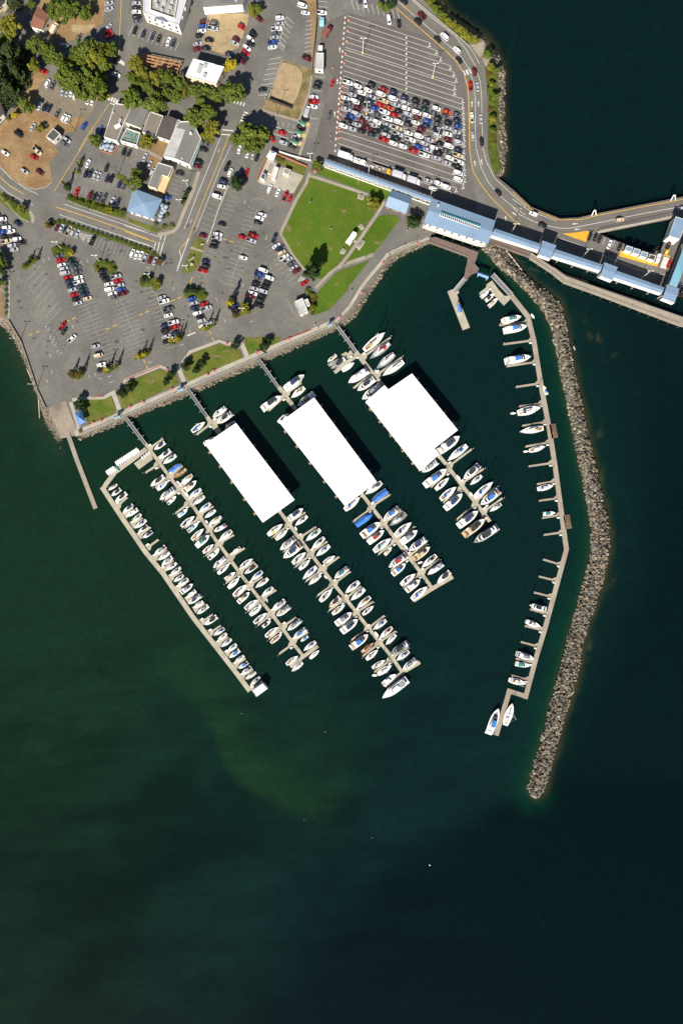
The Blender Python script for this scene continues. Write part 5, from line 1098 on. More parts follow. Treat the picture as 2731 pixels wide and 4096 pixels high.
row(L1, -67, 'along the street hedge, east end', 'west', '1385,1340,wu;1430,1355,ws;1475,1360,ws;1520,1390,sp;1570,1405,mu;1622,1420,ss')
row(P1, -15, 'on the west side of the first column', 'north', '615,60,gs;635,105,rs;645,155,ws;670,195,su;680,240,sv;705,285,rs;725,330,nu;745,375,ns;755,415,ss;775,465,rs;795,510,ks;815,555,ss')
row(P1, -15, 'on the east side of the first column', 'north', '745,105,ks;770,150,tu;800,185,gs;810,235,gs;820,285,ws;825,335,wp;850,380,tu;870,420,ts;885,465,nu;915,505,cs')
row(P1, -14, 'on the west side of the second parking column', 'north', '1070,225,ku;1085,268,ks;1110,308,ku;1140,355,ws;1145,410,wv;1175,455,ws;1195,492,gu')
row(P1, -15, 'on the east side of the second parking column', 'north', '1215,275,sp;1230,320,rs;1250,370,sp;1265,415,bu;1285,455,mp')
row(P1, -55, 'among the empty boat trailers', 'north', '655,795,rp;670,850,tu;755,925,wp,-45')
row(P1, -14, 'at the south end of the first parking column', 'north', '1000,1005,ss;1030,1100,cv;1060,1195,ws;1060,1258,ku')
row(P2, -16, 'in the third parking column', 'north', '385,495,ss;410,535,wp;455,620,gp;455,680,ws;510,755,wp;415,795,nu;520,805,rp;430,840,kp;530,865,ns;435,900,ss;435,962,ku')
row(P2, -16, 'in the fourth parking column', 'north', '700,510,bu;715,555,ss;725,605,nu;825,565,rs;855,605,sp;755,660,wu;785,700,ku;800,740,su;905,750,ss;815,790,ws')
row(P2, 14, 'beside the small memorial lawn', 'north', '845,120,ns;845,165,ku;815,215,rp')
row(P2, 17, 'in the full double row by the kiosk', 'north', '1445,210,wv;1405,255,bp;1390,290,gs;1510,290,wu;1370,350,ks;1490,340,ks;1350,400,ss;1470,380,ks;1335,450,ws;1445,430,su;1310,480,mp;1435,480,ks;1410,525,ku;1395,580,kp')
row(P2, -16, 'between the two gold bushes of the end island', 'north', '1135,590,np;1165,625,kp;1185,662,kp')
row(L2, 12, 'along the kerb east of the long main street store', 'north', '855,200,gs;825,255,ks;775,390,ku;760,430,ms;575,500,ks;440,755,bs')
row(L2, -64, 'on the bare earth west of the terrace building', 'west', '260,415,ss;290,490,su')
row(L2, -20, 'on the upper side street stalls', 'north', '1195,255,ws,-75;1285,295,ws,-70;1340,310,ss,-70;1380,335,ks,-70;1070,430,kp,-65;1100,495,wu,-65;1030,595,nv,15;1010,640,ws,12;960,745,wv,15;1270,500,rs,-70;1195,510,bs,-70')
row(L2, 11, 'in the stalls along the stone wall', 'north', '1015,1035,ks;970,1140,ws;960,1180,sp;945,1225,ku;925,1270,ks;815,1155,ms')
row(L2, 16, 'in the half empty middle car park', 'north', '1435,935,ws;1405,975,wu;1390,1015,ku;1335,1155,rp;1320,1205,sp;1225,1170,rs;1235,1385,ws')
row(K1, -66, 'in front of the paved courtyard', 'west', '205,665,wu;290,705,ws;370,740,rp;420,765,rs')
row(K1, -29, 'along the slanted west edge of the park', 'north', '255,1180,np,-70;275,1260,ws;305,1285,ns;330,1335,cu;355,1380,wp;395,1410,sp;430,1450,gs;455,1490,ss;485,1525,mu')
row(K2, -35, 'by the hatched bay at the park corner', 'north', '570,605,rs')
# trucks and trailers
def wheels(mb, xs, wd, r=.45, mi=1):
    for x in xs:
        for s in (-1, 1): mb.tube((x, s * (wd / 2 - .25), r), (x, s * wd / 2, r), r, n=10, mi=mi)
def truck(name, label, fn, x, y, a, L, boxcol, cabcol, Hb=3.2, cat='truck', bed=False, Wd=2.4):
    t = thing(name, label, cat, (*W(*fn(x, y), 1.5), .02), R(-a)); cl = 1.9 if not bed else 2.0
    mb = MB(); mb.box((0, 0, .75), (L - .3, Wd * .5, .3), 0, 0); mb.build('chassis', DARKW, t)
    mb = MB(); wheels(mb, (L / 2 - 1.2, -L / 2 + 1.4), Wd); mb.build('wheels', [TYRE, TYRE], t)
    x1 = L / 2 - cl
    if bed:
        mb = MB(); mb.box(((x1 - L / 2) / 2, 0, 1.05), (L - cl, Wd, .25)); 
        for s in (-1, 1): mb.box(((x1 - L / 2) / 2, s * Wd * .48, 1.35), (L - cl, .1, .5))
        mb.build('flat_bed', boxcol, t)
        for k in range(4):
            mb = MB(); mb.box((-L / 2 + .8 + k * (L - cl - 1.2) / 4, (-.5, .5)[k % 2], 1.5), (.9, .8, .7), .3 * k); mb.build('cargo', (WWALL, HVACM, CREAM, LROOF)[k], t)
    else:
        mb = MB(); mb.loft([ring((x1 - L / 2) / 2 - .08, L - cl - .15, Wd, .95, 14), ring((x1 - L / 2) / 2 - .08, L - cl - .15, Wd, Hb - .1, 14), ring((x1 - L / 2) / 2 - .08, L - cl - .4, Wd - .25, Hb, 12)], 0, 0, 0); mb.build('cargo_box', boxcol, t)
    mb = MB(); mb.loft([ring(x1 + cl / 2, cl, Wd * .9, .5, 8), ring(x1 + cl / 2, cl, Wd * .9, 1.4, 8), ring(x1 + cl / 2 - .3, cl * .62, Wd * .8, 2.2, 6)], [0, 0], 0, 0); mb.build('cab', cabcol, t)
    mb = MB(); mb.loft([ring(x1 + cl / 2 + .02, cl * .93, Wd * .86, 1.42, 8), ring(x1 + cl / 2 - .24, cl * .68, Wd * .81, 2.1, 6)], 0); mb.build('windows', GLASS, t)
    return t
PW = PAINT['w'][1]
truck('motor_home', 'big white motor home at the west end of the truck lane', K1, 1000, 322, 18, 8.2, PW, PW, 3.1, 'motor home')
truck('utility_truck', 'white utility truck with a loaded open bed behind the motor home', K1, 1148, 380, 18, 6.6, PW, PW, bed=True)
truck('flatbed_truck', 'yellow-cab truck pulling an empty flat trailer', K1, 1370, 458, 18, 10.5, mat('trailer_floor', (.22, .18, .15), .9), mat('truck_yellow', (.75, .38, .02), .4), bed=True)
truck('box_truck', 'large box truck with a pale lilac roof, western of two', K4, 253, 785, 18, 7.4, mat('lilac_box', (.47, .46, .52), .6), PW, 3.5)
truck('box_truck', 'smaller box truck with a lilac roof and cream sides, eastern of two', K4, 405, 842, 18, 6.9, mat('lilac_box', (.47, .46, .52), .6), PW, 3.2)
truck('camper_van', 'cream camper parked on the dirt yard by the red-brown house', T1, 572, 290, -60, 6.2, mat('camper_cream', (.62, .56, .42), .5), mat('camper_cream', (.62, .56, .42), .5), 2.8, 'camper')
truck('delivery_truck', 'light blue panel truck against the wall at the entrance road', T3, 752, 225, -85, 4.6, mat('panel_blue', (.28, .55, .62), .5), PAINT['l'][1], 2.6)
truck('dump_truck', 'dark red truck slanting out of the rail yard', T3, 808, 328, -55, 6.5, mat('dump_red', (.22, .07, .055), .7), PAINT['m'][1], 2.6)
truck('grey_van_truck', 'grey-roofed delivery truck just north of the toll booths', T3, 598, 1165, -72, 6.0, mat('truck_grey_roof', (.38, .38, .40), .6), PW, 2.9)
def trailer(label, fn, x, y, a):
    t = thing('boat_trailer', label, 'boat trailer', (*W(*fn(x, y)), .02), R(-a), 'empty boat trailers'); mb = MB()
    for s in (-1, 1): mb.tube((-2.4, s * .9, .55), (1.0, s * .85, .6), .07, n=4); mb.tube((1.0, s * .85, .6), (3.4, 0, .55), .07, n=4)
    for xx in (-2.3, -1.2, 0, 1): mb.tube((xx, -.9, .55), (xx, .9, .55), .05, n=4)
    mb.build('frame', STEEL, t); mb = MB()
    for s in (-1, 1): mb.box((-.8, s * .45, .8), (2.8, .14, .12))
    mb.build('bunks', CONC2, t); mb = MB(); wheels(mb, (-1.2, -.5), 2.2, .32); mb.build('wheels', [TYRE, TYRE], t)
    mb = MB()
    for s in (-1, 1): mb.box((-.85, s * 1.05, .72), (1.6, .28, .05))
    mb.build('fenders', HVACM, t)
for lab, x, y in (('westernmost empty boat trailer standing alone', 515, 805), ('empty boat trailer behind the red pickup', 568, 908), ('empty boat trailer behind the dark green car', 585, 965), ('empty boat trailer behind the white pickup', 640, 1055)): trailer(lab, P1, x, y, -55)
# ------------------------------------------------------------------ boats (built 10 m long, scaled per boat; bow along +x)
GEL = mat('gelcoat_white', (.82, .81, .78), .35, (.8, .04), coat=.2)
DECKW = mat('boat_deck', (.80, .78, .72), .6, (1.2, .08))
TEAK = mat('teak', (.32, .19, .09), .7, (1.5, .2))
COCK = mat('cockpit_sole', (.50, .47, .42), .7, (1, .15)); COCKD = mat('cockpit_dark_mat', (.10, .10, .11), .8)  # pale and dark cockpit soles, picked at random per boat
CANV = {'b': mat('canvas_blue', (.04, .17, .52), .8, (1.5, .12)), 'n': mat('canvas_navy', (.028, .04, .10), .8, (1.5, .15)), 'k': mat('canvas_black', (.03, .03, .034), .8, (1.5, .2)),
        'g': mat('canvas_grey', (.24, .25, .27), .8, (1.2, .15)), 't': mat('canvas_teal', (.03, .20, .17), .8, (1.5, .15)), 'r': mat('canvas_red', (.38, .03, .025), .8, (1.5, .15)),
        'w': mat('canvas_white', (.72, .72, .70), .7, (1.5, .06)), 'c': mat('canvas_tan', (.46, .36, .22), .8, (1.5, .12)), 'y': mat('boat_yellow', (.75, .58, .10), .5, (1.5, .08)),
        'o': mat('varnished_orange', (.50, .19, .04), .5, (1.5, .2)), 'l': mat('canvas_sky', (.22, .42, .70), .7, (1.5, .1))}
CNAME = {'b': 'blue', 'n': 'navy', 'k': 'black', 'g': 'grey', 't': 'teal', 'r': 'red', 'w': 'white', 'c': 'tan', 'y': 'yellow', 'o': 'orange', 'l': 'sky blue'}
HULLS = {'w': GEL, 'g': mat('hull_grey', (.30, .31, .32), .5, (1, .1)), 'k': mat('hull_black', (.03, .03, .035), .35), 'c': mat('hull_tan', (.50, .38, .22), .5, (1, .12)),
         'o': mat('hull_wood', (.40, .15, .04), .4, (1, .2)), 'r': mat('hull_red', (.30, .03, .03), .4), 'b': mat('hull_blue', (.03, .10, .34), .4), 'y': CANV['y']}
def beam(kind, t):
    if kind == 's':
        return (.62 + .38 * math.sin(min(1, t / .45) * math.pi / 2)) if t < .45 else max(0, 1 - ((t - .45) / .55) ** 1.9)
    return (.90 + .10 * min(1, t / .4)) if t < .45 else max(0, 1 - ((t - .45) / .55) ** 2.7)
def outline(kind, B, z, k=1.0, rise=.0, L=10.0, n=12, zb=None):
    ts = [i / n for i in range(n)] + [1.0]; out = []
    for t in ts: out.append(((t - .5) * L * (k if k < 1 else 1), -beam(kind, t) * B / 2 * k, z + rise * t * t))
    for t in ts[::-1][1:]: out.append(((t - .5) * L * (k if k < 1 else 1), beam(kind, t) * B / 2 * k, z + rise * t * t))
    return out
def lring(x0, x1, w0, w1, z, e=6, n=16, nose=0.0):
    """rounded plan ring from x0 (stern) to x1 (bow) with widths w0, w1"""
    r = ring((x0 + x1) / 2, x1 - x0, 1.0, z, e, n); o = []
    for x, y, z_ in r:
        u = (x - x0) / (x1 - x0); w = (w0 + (w1 - w0) * u) * (1 - nose * max(0, u - .45) ** 2); o.append((x, y * w, z_))
    return o
def sub(kind, k1, B, z, rise, u0, u1):
    return [p for p in outline(kind, B, z, k1, rise) if u0 <= p[0] / 10 + .5 <= u1]
def proto(kind):
    parts = []; add = lambda nm, mb, slot, sub_=None: parts.append((nm, mb, slot, sub_))
    B = {'m': 3.6, 'e': 3.3, 's': 3.25, 'c': 3.2, 't': 3.3, 'd': 3.6, 'r': 3.0}[kind]; sk = 's' if kind in 'srd' else 'm'
    fb = {'m': 1.45, 'e': 1.15, 's': 1.05, 'c': 1.0, 't': 1.7, 'd': .75, 'r': 1.0}[kind]; rise = .45
    h = MB(); h.loft([outline(sk, B, -.35, .72), outline(sk, B, .1, .88), outline(sk, B, fb - .08, 1, rise), outline(sk, B, fb, .985, rise), outline(sk, B, fb, .93, rise), outline(sk, B, fb - .1, .92, rise)], 0, 0, None)
    add('hull', h, 'H')
    d = MB(); dk = outline(sk, B, fb - .1, .92, rise); d.face(dk[:]); fix_up(d); add('deck', d, 'D')
    if kind == 'm':
        c = MB(); c.loft([lring(-2.9, 3.0, B * .80, B * .66, fb - .1, 6, 20, .9), lring(-2.85, 2.6, B * .78, B * .64, fb + .55, 6, 20, .9)], 0, None, 0); add('cabin', c, 'H')
        w = MB(); w.loft([lring(-2.8, 2.5, B * .77, B * .62, fb + .55, 6, 20, .9), lring(-2.6, 1.55, B * .72, B * .58, fb + 1.15, 6, 20, .7)], 0); add('windows', w, 'G')
        r = MB(); r.loft([lring(-3.3, 1.75, B * .76, B * .60, fb + 1.15, 6, 20, .7), lring(-3.3, 1.7, B * .76, B * .58, fb + 1.27, 6, 20, .7)], 0, 0, 0)
        r.loft([lring(-2.3, 1.2, B * .58, B * .44, fb + 1.27, 5, 16, .5), lring(-2.3, 1.3, B * .60, B * .46, fb + 1.75, 5, 16, .5), lring(-2.2, 1.15, B * .54, B * .40, fb + 1.75, 5, 16, .5), lring(-2.2, 1.1, B * .54, B * .40, fb + 1.35, 5, 16, .5)], 0, None, 0); add('flybridge', r, 'H')
        ws = MB(); ws.loft([lring(.85, 1.28, B * .5, B * .40, fb + 1.76, 4), lring(.5, .9, B * .48, B * .38, fb + 2.15, 4)], 0); add('windscreen', ws, 'G')
        k = MB(); k.loft([lring(-1.9, .65, B * .56, B * .48, fb + 2.35, 6), lring(-1.85, .6, B * .5, B * .42, fb + 2.5, 6)], 0, 0, 0); 
        for s in (-1, 1):
            for x in (-1.7, .4): k.tube((x, s * B * .24, fb + 1.5), (x, s * B * .24, fb + 2.4), .04, n=4)
        add('bimini', k, 'C')
        q = MB(); q.face(lring(-4.75, -3.35, B * .72, B * .74, fb - .06, 6)); fix_up(q); q.box((-4.4, 0, fb + .1), (.5, B * .6, .35)); add('cockpit', q, 'K')
        x = MB(); x.box((-5.3, 0, .25), (.7, B * .82, .12)); add('swim_platform', x, 'H')
        y = MB()
        for s in (-1, 1):
            pr = [p for p in outline(sk, B, fb + .55, .9, rise) if p[0] > -.5 and p[1] * s >= -1e-6]; pr.sort(key=lambda p: p[0])
            for a, b in zip(pr, pr[1:]): y.tube(a, b, .035, n=4)
        add('bow_rail', y, 'S')
        hh = MB(); hh.box((3.35, 0, fb + .25), (.45, .45, .12), 0, 0); add('hatch', hh, 'G')
    if kind in 'e':
        c = MB(); c.loft([lring(-.4, 3.6, B * .76, B * .46, fb - .1, 4, 20, .8), lring(-.4, 3.0, B * .66, B * .40, fb + .42, 4, 20, .7)], 0, None, 0); add('cabin', c, 'H')
        w = MB(); w.loft([lring(-1.2, 1.35, B * .78, B * .50, fb + .35, 4, 20, .6), lring(-1.3, .5, B * .72, B * .52, fb + 1.0, 4, 20, .4)], 0); add('windscreen', w, 'G')
        k = MB(); k.loft([lring(-2.9, .35, B * .74, B * .58, fb + .98, 6), lring(-2.7, .3, B * .66, B * .52, fb + 1.2, 6)], 0, 0, 0); 
        for s in (-1, 1): k.tube((-2.7, s * B * .34, fb), (-2.7, s * B * .34, fb + 1.0), .04, n=4)
        add('canvas_top', k, 'C')
        q = MB(); q.face(lring(-4.6, -1.0, B * .66, B * .7, fb - .06, 5)); fix_up(q); q.box((-4.2, 0, fb + .08), (.5, B * .55, .3)); add('cockpit', q, 'K')
        o = MB(); o.box((-5.2, 0, .75), (.5, .55, 1.1)); o.box((-5.15, 0, 1.35), (.75, .6, .35)); add('outboard', o, 'M')
        hh = MB(); hh.box((2.3, 0, fb + .46), (.5, .5, .06)); add('hatch', hh, 'G')
    if kind in 'sr':
        c = MB(); c.loft([lring(-1.6, 2.6, B * .62, B * .42, fb - .1, 5, 20, .7), lring(-1.6, 2.35, B * .55, B * .34, fb + .38, 5, 20, .7)], 0, None, 0); add('coachroof', c, 'R' if kind == 's' else 'D')
        w = MB()
        for s in (-1, 1): w.face([(-1.2, s * B * .305, fb + .08), (1.2, s * B * .262, fb + .12), (1.1, s * B * .246, fb + .3), (-1.2, s * B * .285, fb + .27)])
        for x in (1.75, .35): w.box((x, 0, fb + .41), (.42, .42, .05))
        add('windows', w, 'G')
        q = MB(); q.loft([lring(-4.3, -1.75, B * .38, B * .50, fb - .06, 6), lring(-4.3, -1.75, B * .38, B * .50, fb + .2, 6), lring(-4.15, -1.85, B * .26, B * .36, fb + .2, 6), lring(-4.15, -1.85, B * .26, B * .36, fb - .03, 6)], [0, 0, 0], None, 0); add('cockpit', q, 'K')
        k = MB(); k.loft([lring(-2.4, -1.25, B * .52, B * .46, fb + .3, 5), lring(-2.3, -1.55, B * .44, B * .38, fb + .95, 5)], 0, None, 0); add('dodger', k, 'C')
        m = MB(); m.tube((.9, 0, fb + .2), (.9, 0, 12.6), .15, .10, n=6)
        for z in (5.2, 8.6): m.tube((.9, -.85, z), (.9, .85, z), .04, n=4)
        for s in (-1, 1): m.tube((.85, s * B * .44, fb), (.9, s * .8, 8.6), .018, n=3); m.tube((.9, s * .8, 8.6), (.9, 0, 12.5), .018, n=3)
        m.tube((4.8, 0, fb + rise), (.95, 0, 12.4), .03, n=3); m.tube((-4.8, 0, fb), (.85, 0, 12.5), .018, n=3); add('mast', m, 'P')
        b = MB(); b.tube((.8, 0, fb + 1.15), (-3.1, 0, fb + 1.1), .07, n=5); add('boom', b, 'P')
        v = MB(); v.loft([[(x, w_ * math.cos(a), fb + 1.3 + h_ * math.sin(a)) for a in [i * .7854 for i in range(8)]] for x, w_, h_ in ((.95, .16, .45), (-.2, .2, .32), (-1.8, .16, .24), (-3.1, .08, .12))], 0, 0, 0); add('sail_cover', v, 'C')
        y = MB()
        for s in (-1, 1):
            pr = [p for p in outline(sk, B, fb + .55, .93, rise) if p[1] * s >= -1e-6]; pr.sort(key=lambda p: p[0])
            for a, b_ in zip(pr, pr[1:]): y.tube(a, b_, .025, n=3)
        add('guard_rail', y, 'S')
    if kind == 'c':
        k = MB(); k.loft([outline(sk, B, fb - .02, .97, rise), [(x * .97, y * .5, z + .5) for x, y, z in outline(sk, B, fb, .97, rise)], [(x * .93, y * .06, z + .85) for x, y, z in outline(sk, B, fb, .97, rise)]], 0, None, 0); add('boat_cover', k, 'C')
        m = MB(); m.tube((.9, 0, fb), (.9, 0, 9), .1, .07, n=6); m.tube((.9, -.7, 6), (.9, .7, 6), .04, n=4); add('mast', m, 'P')
    if kind == 't':
        c = MB(); c.loft([lring(-3.6, 2.9, B * .82, B * .70, fb - .1, 7, 20, .6), lring(-3.6, 2.5, B * .80, B * .68, fb + .6, 7, 20, .6)], 0, None, 0); add('cabin', c, 'H')
        w = MB(); w.loft([lring(-3.5, 2.4, B * .79, B * .66, fb + .6, 7, 20, .6), lring(-3.4, 1.9, B * .76, B * .64, fb + 1.05, 7, 20, .5)], 0); add('windows', w, 'G')
        r = MB(); r.loft([lring(-3.9, 2.3, B * .86, B * .72, fb + 1.05, 7, 20, .5), lring(-3.9, 2.2, B * .84, B * .70, fb + 1.2, 7, 20, .5)], 0, 0, 0)
        r.loft([lring(-1.6, 1.0, B * .5, B * .44, fb + 1.2, 5), lring(-1.5, .7, B * .46, B * .40, fb + 1.85, 5)], 0, None, 0); add('upper_house', r, 'H')
        x = MB(); x.box((.95, 0, fb + 1.5), (.12, B * .42, .5)); x.box((-.3, 0, fb + 1.5), (1.8, B * .50, .3)); add('pilothouse_windows', x, 'G')
        k = MB(); k.box((-2.75, 0, fb + 1.3), (1.7, B * .6, .12)); add('aft_awning', k, 'C')
        q = MB(); q.face(lring(-4.75, -3.7, B * .7, B * .72, fb - .06, 6)); fix_up(q); add('cockpit', q, 'K')
        y = MB()
        for s in (-1, 1):
            pr = [p for p in outline(sk, B, fb + .6, .92, rise) if p[0] > .5 and p[1] * s >= -1e-6]; pr.sort(key=lambda p: p[0])
            for a, b in zip(pr, pr[1:]): y.tube(a, b, .03, n=4)
        add('bow_rail', y, 'S')
    if kind == 'd':
        q = MB(); q.face(outline(sk, B, fb - .05, .78, 0)); fix_up(q); add('cockpit', q, 'K')
        b = MB()
        for x in (-2.6, 0, 2.0): b.box((x, 0, fb + .1), (.9, B * beam(sk, x / 10 + .5) * .84, .1))
        add('thwart', b, 'H')
    if kind == 'r': pass
    return parts
BP = {}
for k in 'mesctdr':
    lst = []
    for nm, mb, slot, s_ in proto(k):
        o = mb.build(nm, [GEL]); lst.append((nm, o.data, slot)); bpy.data.objects.remove(o)
    BP[k] = lst
BN = {'m': ('motor_cruiser', 'motor boat'), 'e': ('cuddy_cabin_boat', 'motor boat'), 's': ('sailboat', 'sailboat'), 'c': ('covered_sailboat', 'sailboat'), 't': ('motor_yacht', 'yacht'), 'd': ('rowing_dinghy', 'dinghy'), 'r': ('wooden_boat', 'boat')}
UNDER = {'windows': 'cabin', 'windscreen': 'flybridge', 'bimini': 'flybridge', 'boom': 'mast', 'hatch': 'deck', 'cockpit': 'deck', 'thwart': 'deck'}
UNDER2 = {'windows': 'coachroof', 'windscreen': 'cabin'}
NB = 0
def put_boat(fn, x0, y0, x1, y1, kind, canvas, hull, label, group):
    """(x0, y0) = bow, (x1, y1) = stern in photo pixels"""
    global NB; NB += 1
    a, b = W(*fn(x0, y0), -1.9), W(*fn(x1, y1), -1.9); L = math.hypot(a[0] - b[0], a[1] - b[1]); an = math.atan2(a[1] - b[1], a[0] - b[0])
    nm, cat = BN[kind]; t = thing(nm, label, cat, ((a[0] + b[0]) / 2, (a[1] + b[1]) / 2, WL), an, group)
    s = L / 10.3; rs = random.Random(NB); wy = s * (1.0 if s > .7 else 1.0 + .35 * (.7 - s)) * (rs.uniform(.93, 1.07) if kind != 's' else rs.uniform(.94, 1.10))
    if L > 13: wy = s * .88
    t.scale = (s, wy, max(.55, min(s, 1.25)) if kind != 'd' else .7)
    H_ = HULLS[hull]
    sl_ = {'H': GEL if hull in 'wrbk' and kind in 'mte' else H_, 'D': DECKW if hull not in 'ogk' else (TEAK if hull == 'o' else HULLS['g']), 'R': GEL if hull not in 'c' else TEAK, 'G': GLASS, 'C': CANV[canvas], 'K': rs.choice([COCK, COCK, COCKD, TEAK, DECKW, DECKW]), 'S': STEEL, 'M': CANV['k'] if rs.random() < .6 else CANV['g'], 'P': WPOLE}
    made = {}
    for pn, me, slot in BP[kind]:
        if pn in ('bimini', 'dodger') and canvas == 'w' and rs.random() < .45: continue
        o = bpy.data.objects.new(pn, me); COL.objects.link(o); o.parent = made.get(UNDER.get(pn), None) or made.get(UNDER2.get(pn), t); made[pn] = o
        o.material_slots[0].link = 'OBJECT'; o.material_slots[0].material = H_ if pn == 'hull' else sl_[slot]
    return t
TN = {'m': 'cabin cruiser', 'e': 'motorboat', 's': 'sailboat', 'c': 'tarp-covered sailboat', 't': 'long motor yacht', 'd': 'dinghy', 'r': 'wooden boat'}
def berth(where, side, groups, axis=(.5, .87)):
    """boats along one side of a dock, ranked from the shore end"""
    it = []
    for fn, s in groups:
        for t in toks(s):
            q = t.split(','); v = list(map(float, q[:4])); k = q[4]
            X, Y = fn((v[0] + v[2]) / 2, (v[1] + v[3]) / 2); it.append((X * axis[0] + Y * axis[1], fn, v, k))
    it.sort(key=lambda c: c[0])
    for i, (_, fn, v, k) in enumerate(it):
        kind, canvas = k[0], k[1]; hull = k[2] if len(k) > 2 else 'w'
        cn = {'m': 'with %s canvas', 'e': 'with %s canvas', 's': 'with %s sail cover', 'c': 'under a %s tarp', 't': 'with %s awning', 'd': 'with %s inside', 'r': 'with %s cover'}[kind] % CNAME[canvas]
        hn = {'w': 'white', 'g': 'grey', 'k': 'black-hulled', 'c': 'tan', 'o': 'orange wooden', 'r': 'red-hulled', 'b': 'blue', 'y': 'yellow'}[hull]
        if kind == 'd': cn = ''
        put_boat(fn, *v, kind, canvas, hull, f'{hn} {TN[kind].replace("wooden ", "")}{" " + cn if cn else ""}, {ORD[i]} from shore, {side.replace("on the ", "")} {where}', f'boats {side} {where}')
berth('of the westernmost dock', 'on the harbour side', [
    (A1, '160,825,280,740,rcc;205,890,325,800,ek;250,970,400,850,ek;350,1095,480,1000,en;390,1150,540,1055,ew;460,1225,580,1115,sn;490,1300,645,1190,sn;540,1350,665,1265,ek;600,1420,720,1335,en'),
    (A2, '210,375,355,265,eg;250,445,405,345,sw;300,510,440,400,eg;345,575,495,475,sn;400,640,545,530,sn;450,715,580,630,sk;490,780,635,670,sb;700,735,550,850,mg;615,915,730,820,ew;635,990,790,885,mn;695,1045,825,960,sw;745,1120,890,1010,eg;840,1255,1000,1145,ek;950,1390,1090,1295,sb;995,1465,1120,1360,sc;1045,1535,1180,1430,sb'),
    (A3, '20,815,145,710,sb;50,885,185,785,eb;105,960,240,855,sw;165,1020,290,940,eb;200,1095,330,1000,eg;250,1155,390,1065,sw;310,1235,440,1125,sk')])
berth('of the second dock', 'on the east side', [
    (A1, '740,310,880,215,en;805,425,945,310,en;850,490,1020,375,st;1080,480,935,590,cb;980,670,1150,545,rco;1070,750,1225,625,sw;1280,695,1110,840,mc;1175,920,1335,800,sb;1225,1005,1375,890,sw;1300,1100,1450,980,sb;1370,1170,1515,1065,sw;1420,1255,1590,1150,sy'),
    (A2, '955,85,1105,0,mw;1020,195,1185,70,sw;1185,360,1290,280,ew;1450,420,1290,535,sn;1340,615,1500,500,ek;1415,705,1568,580,sb;1475,790,1640,670,so'),
    (A3, '455,110,605,0,st;590,280,755,160,eg;640,360,805,240,mc;780,540,945,410,mg;855,640,1010,520,mb;945,680,1040,610,eb;980,795,1140,680,sb;1185,785,1060,895,sw')])
berth('of the second dock', 'on the west side', [
    (A1, '695,770,870,640,ek;920,700,780,815,sb;815,940,995,800,mg;1020,890,910,990,ew;1165,1050,1040,1150,el;1255,1140,1080,1275,sn;1300,1220,1165,1340,el;1370,1295,1210,1440,sc;1440,1380,1275,1520,mt'),
    (A2, '960,240,820,350,sr;1030,300,890,425,ew;950,540,1100,410,mw;1160,480,1005,615,sn;1230,590,1095,690,ec;1280,660,1135,795,sw;1375,745,1200,890,sg;1410,840,1265,970,mc;1510,935,1345,1055,sw'),
    (A3, '465,225,310,350,sw;530,315,360,450,sk;575,415,470,500,ek;670,495,505,620,sc;720,575,570,700,scc;920,855,765,970,sc;830,1055,975,940,sw')])
berth('of the third dock', 'on the east side', [
    (N2, '655,705,790,600,mw;700,770,855,660,mk;775,840,890,745,sn'),
    (C5, '670,260,485,400,mn;560,480,720,355,sn;690,675,885,525,st;765,780,935,625,sk;820,865,1000,725,sb;1070,855,920,950,sw;1055,1140,1220,1010,mt;1185,1330,1370,1180,sn;1255,1420,1440,1270,sg;1330,1520,1510,1370,so'),
    (C6, '770,385,625,500,sn;750,690,925,565,sb;830,800,1000,655,sr;910,880,1045,745,sw;965,1000,1190,850,mkg;1045,1075,1210,955,sb;1125,1190,1290,1060,mg')])
berth('of the third dock', 'on the west side', [
    (N2, '580,750,435,855,sb;690,905,570,985,mw'),
    (C5, '415,455,220,600,sy;475,530,320,655,sw;375,785,565,630,mg;415,885,640,710,mn;705,810,530,955,sn;755,905,615,1030,sg;655,1155,835,990,sb;730,1225,885,1095,sw;1035,1265,875,1430,sk;985,1510,1130,1370,ekc'),
    (C6, '410,370,245,495,so;495,465,300,615,mg;570,550,370,710,mn;705,735,490,910,mbr;775,845,610,975,roo;825,935,670,1065,sg;915,1065,745,1170,sg;995,1130,815,1250,sw;1045,1240,880,1380,ew;865,1540,1190,1300,tg')])
berth('of the fourth dock', 'on the east side', [
    (E0, '310,650,110,800,mn;165,895,310,780,sc;235,980,405,850,mk'),
    (C7, '340,245,555,90,sg;415,345,625,190,cb;570,560,765,415,mb;640,640,860,480,sgg;930,590,715,765,sn;1000,690,800,850,mg;885,950,1100,805,mn;1160,895,960,1055,mcc;1045,1165,1240,1005,sn;1120,1250,1320,1110,tg;1245,1355,1410,1210,ek')])
berth('of the fourth dock', 'on the west side', [
    (N2, '1375,480,1180,615,mk'), (E0, '150,1050,30,1150,sn'),
    (C7, '285,275,85,440,sb;445,475,225,635,cbb;535,590,310,760,mb;585,690,390,845,mr;675,790,450,960,st;680,900,590,1005,ec;635,1160,860,1000,mr;855,1105,695,1245,mb;980,1235,790,1380,sn;1035,1310,865,1450,mw;1130,1395,925,1565,sb')])
berth('of the fifth dock', 'on the east side', [
    (E0, '1155,205,925,400,scw;980,495,1210,310,srk;1055,590,1250,430,swg;1115,665,1345,510,sw'),
    (C8, '745,295,500,480,mn;585,610,840,410,sb;785,840,985,660,mk;870,910,1025,790,st;1165,865,925,1070,sb;995,1160,1235,980,mb;1115,1245,1270,1145,sw')])
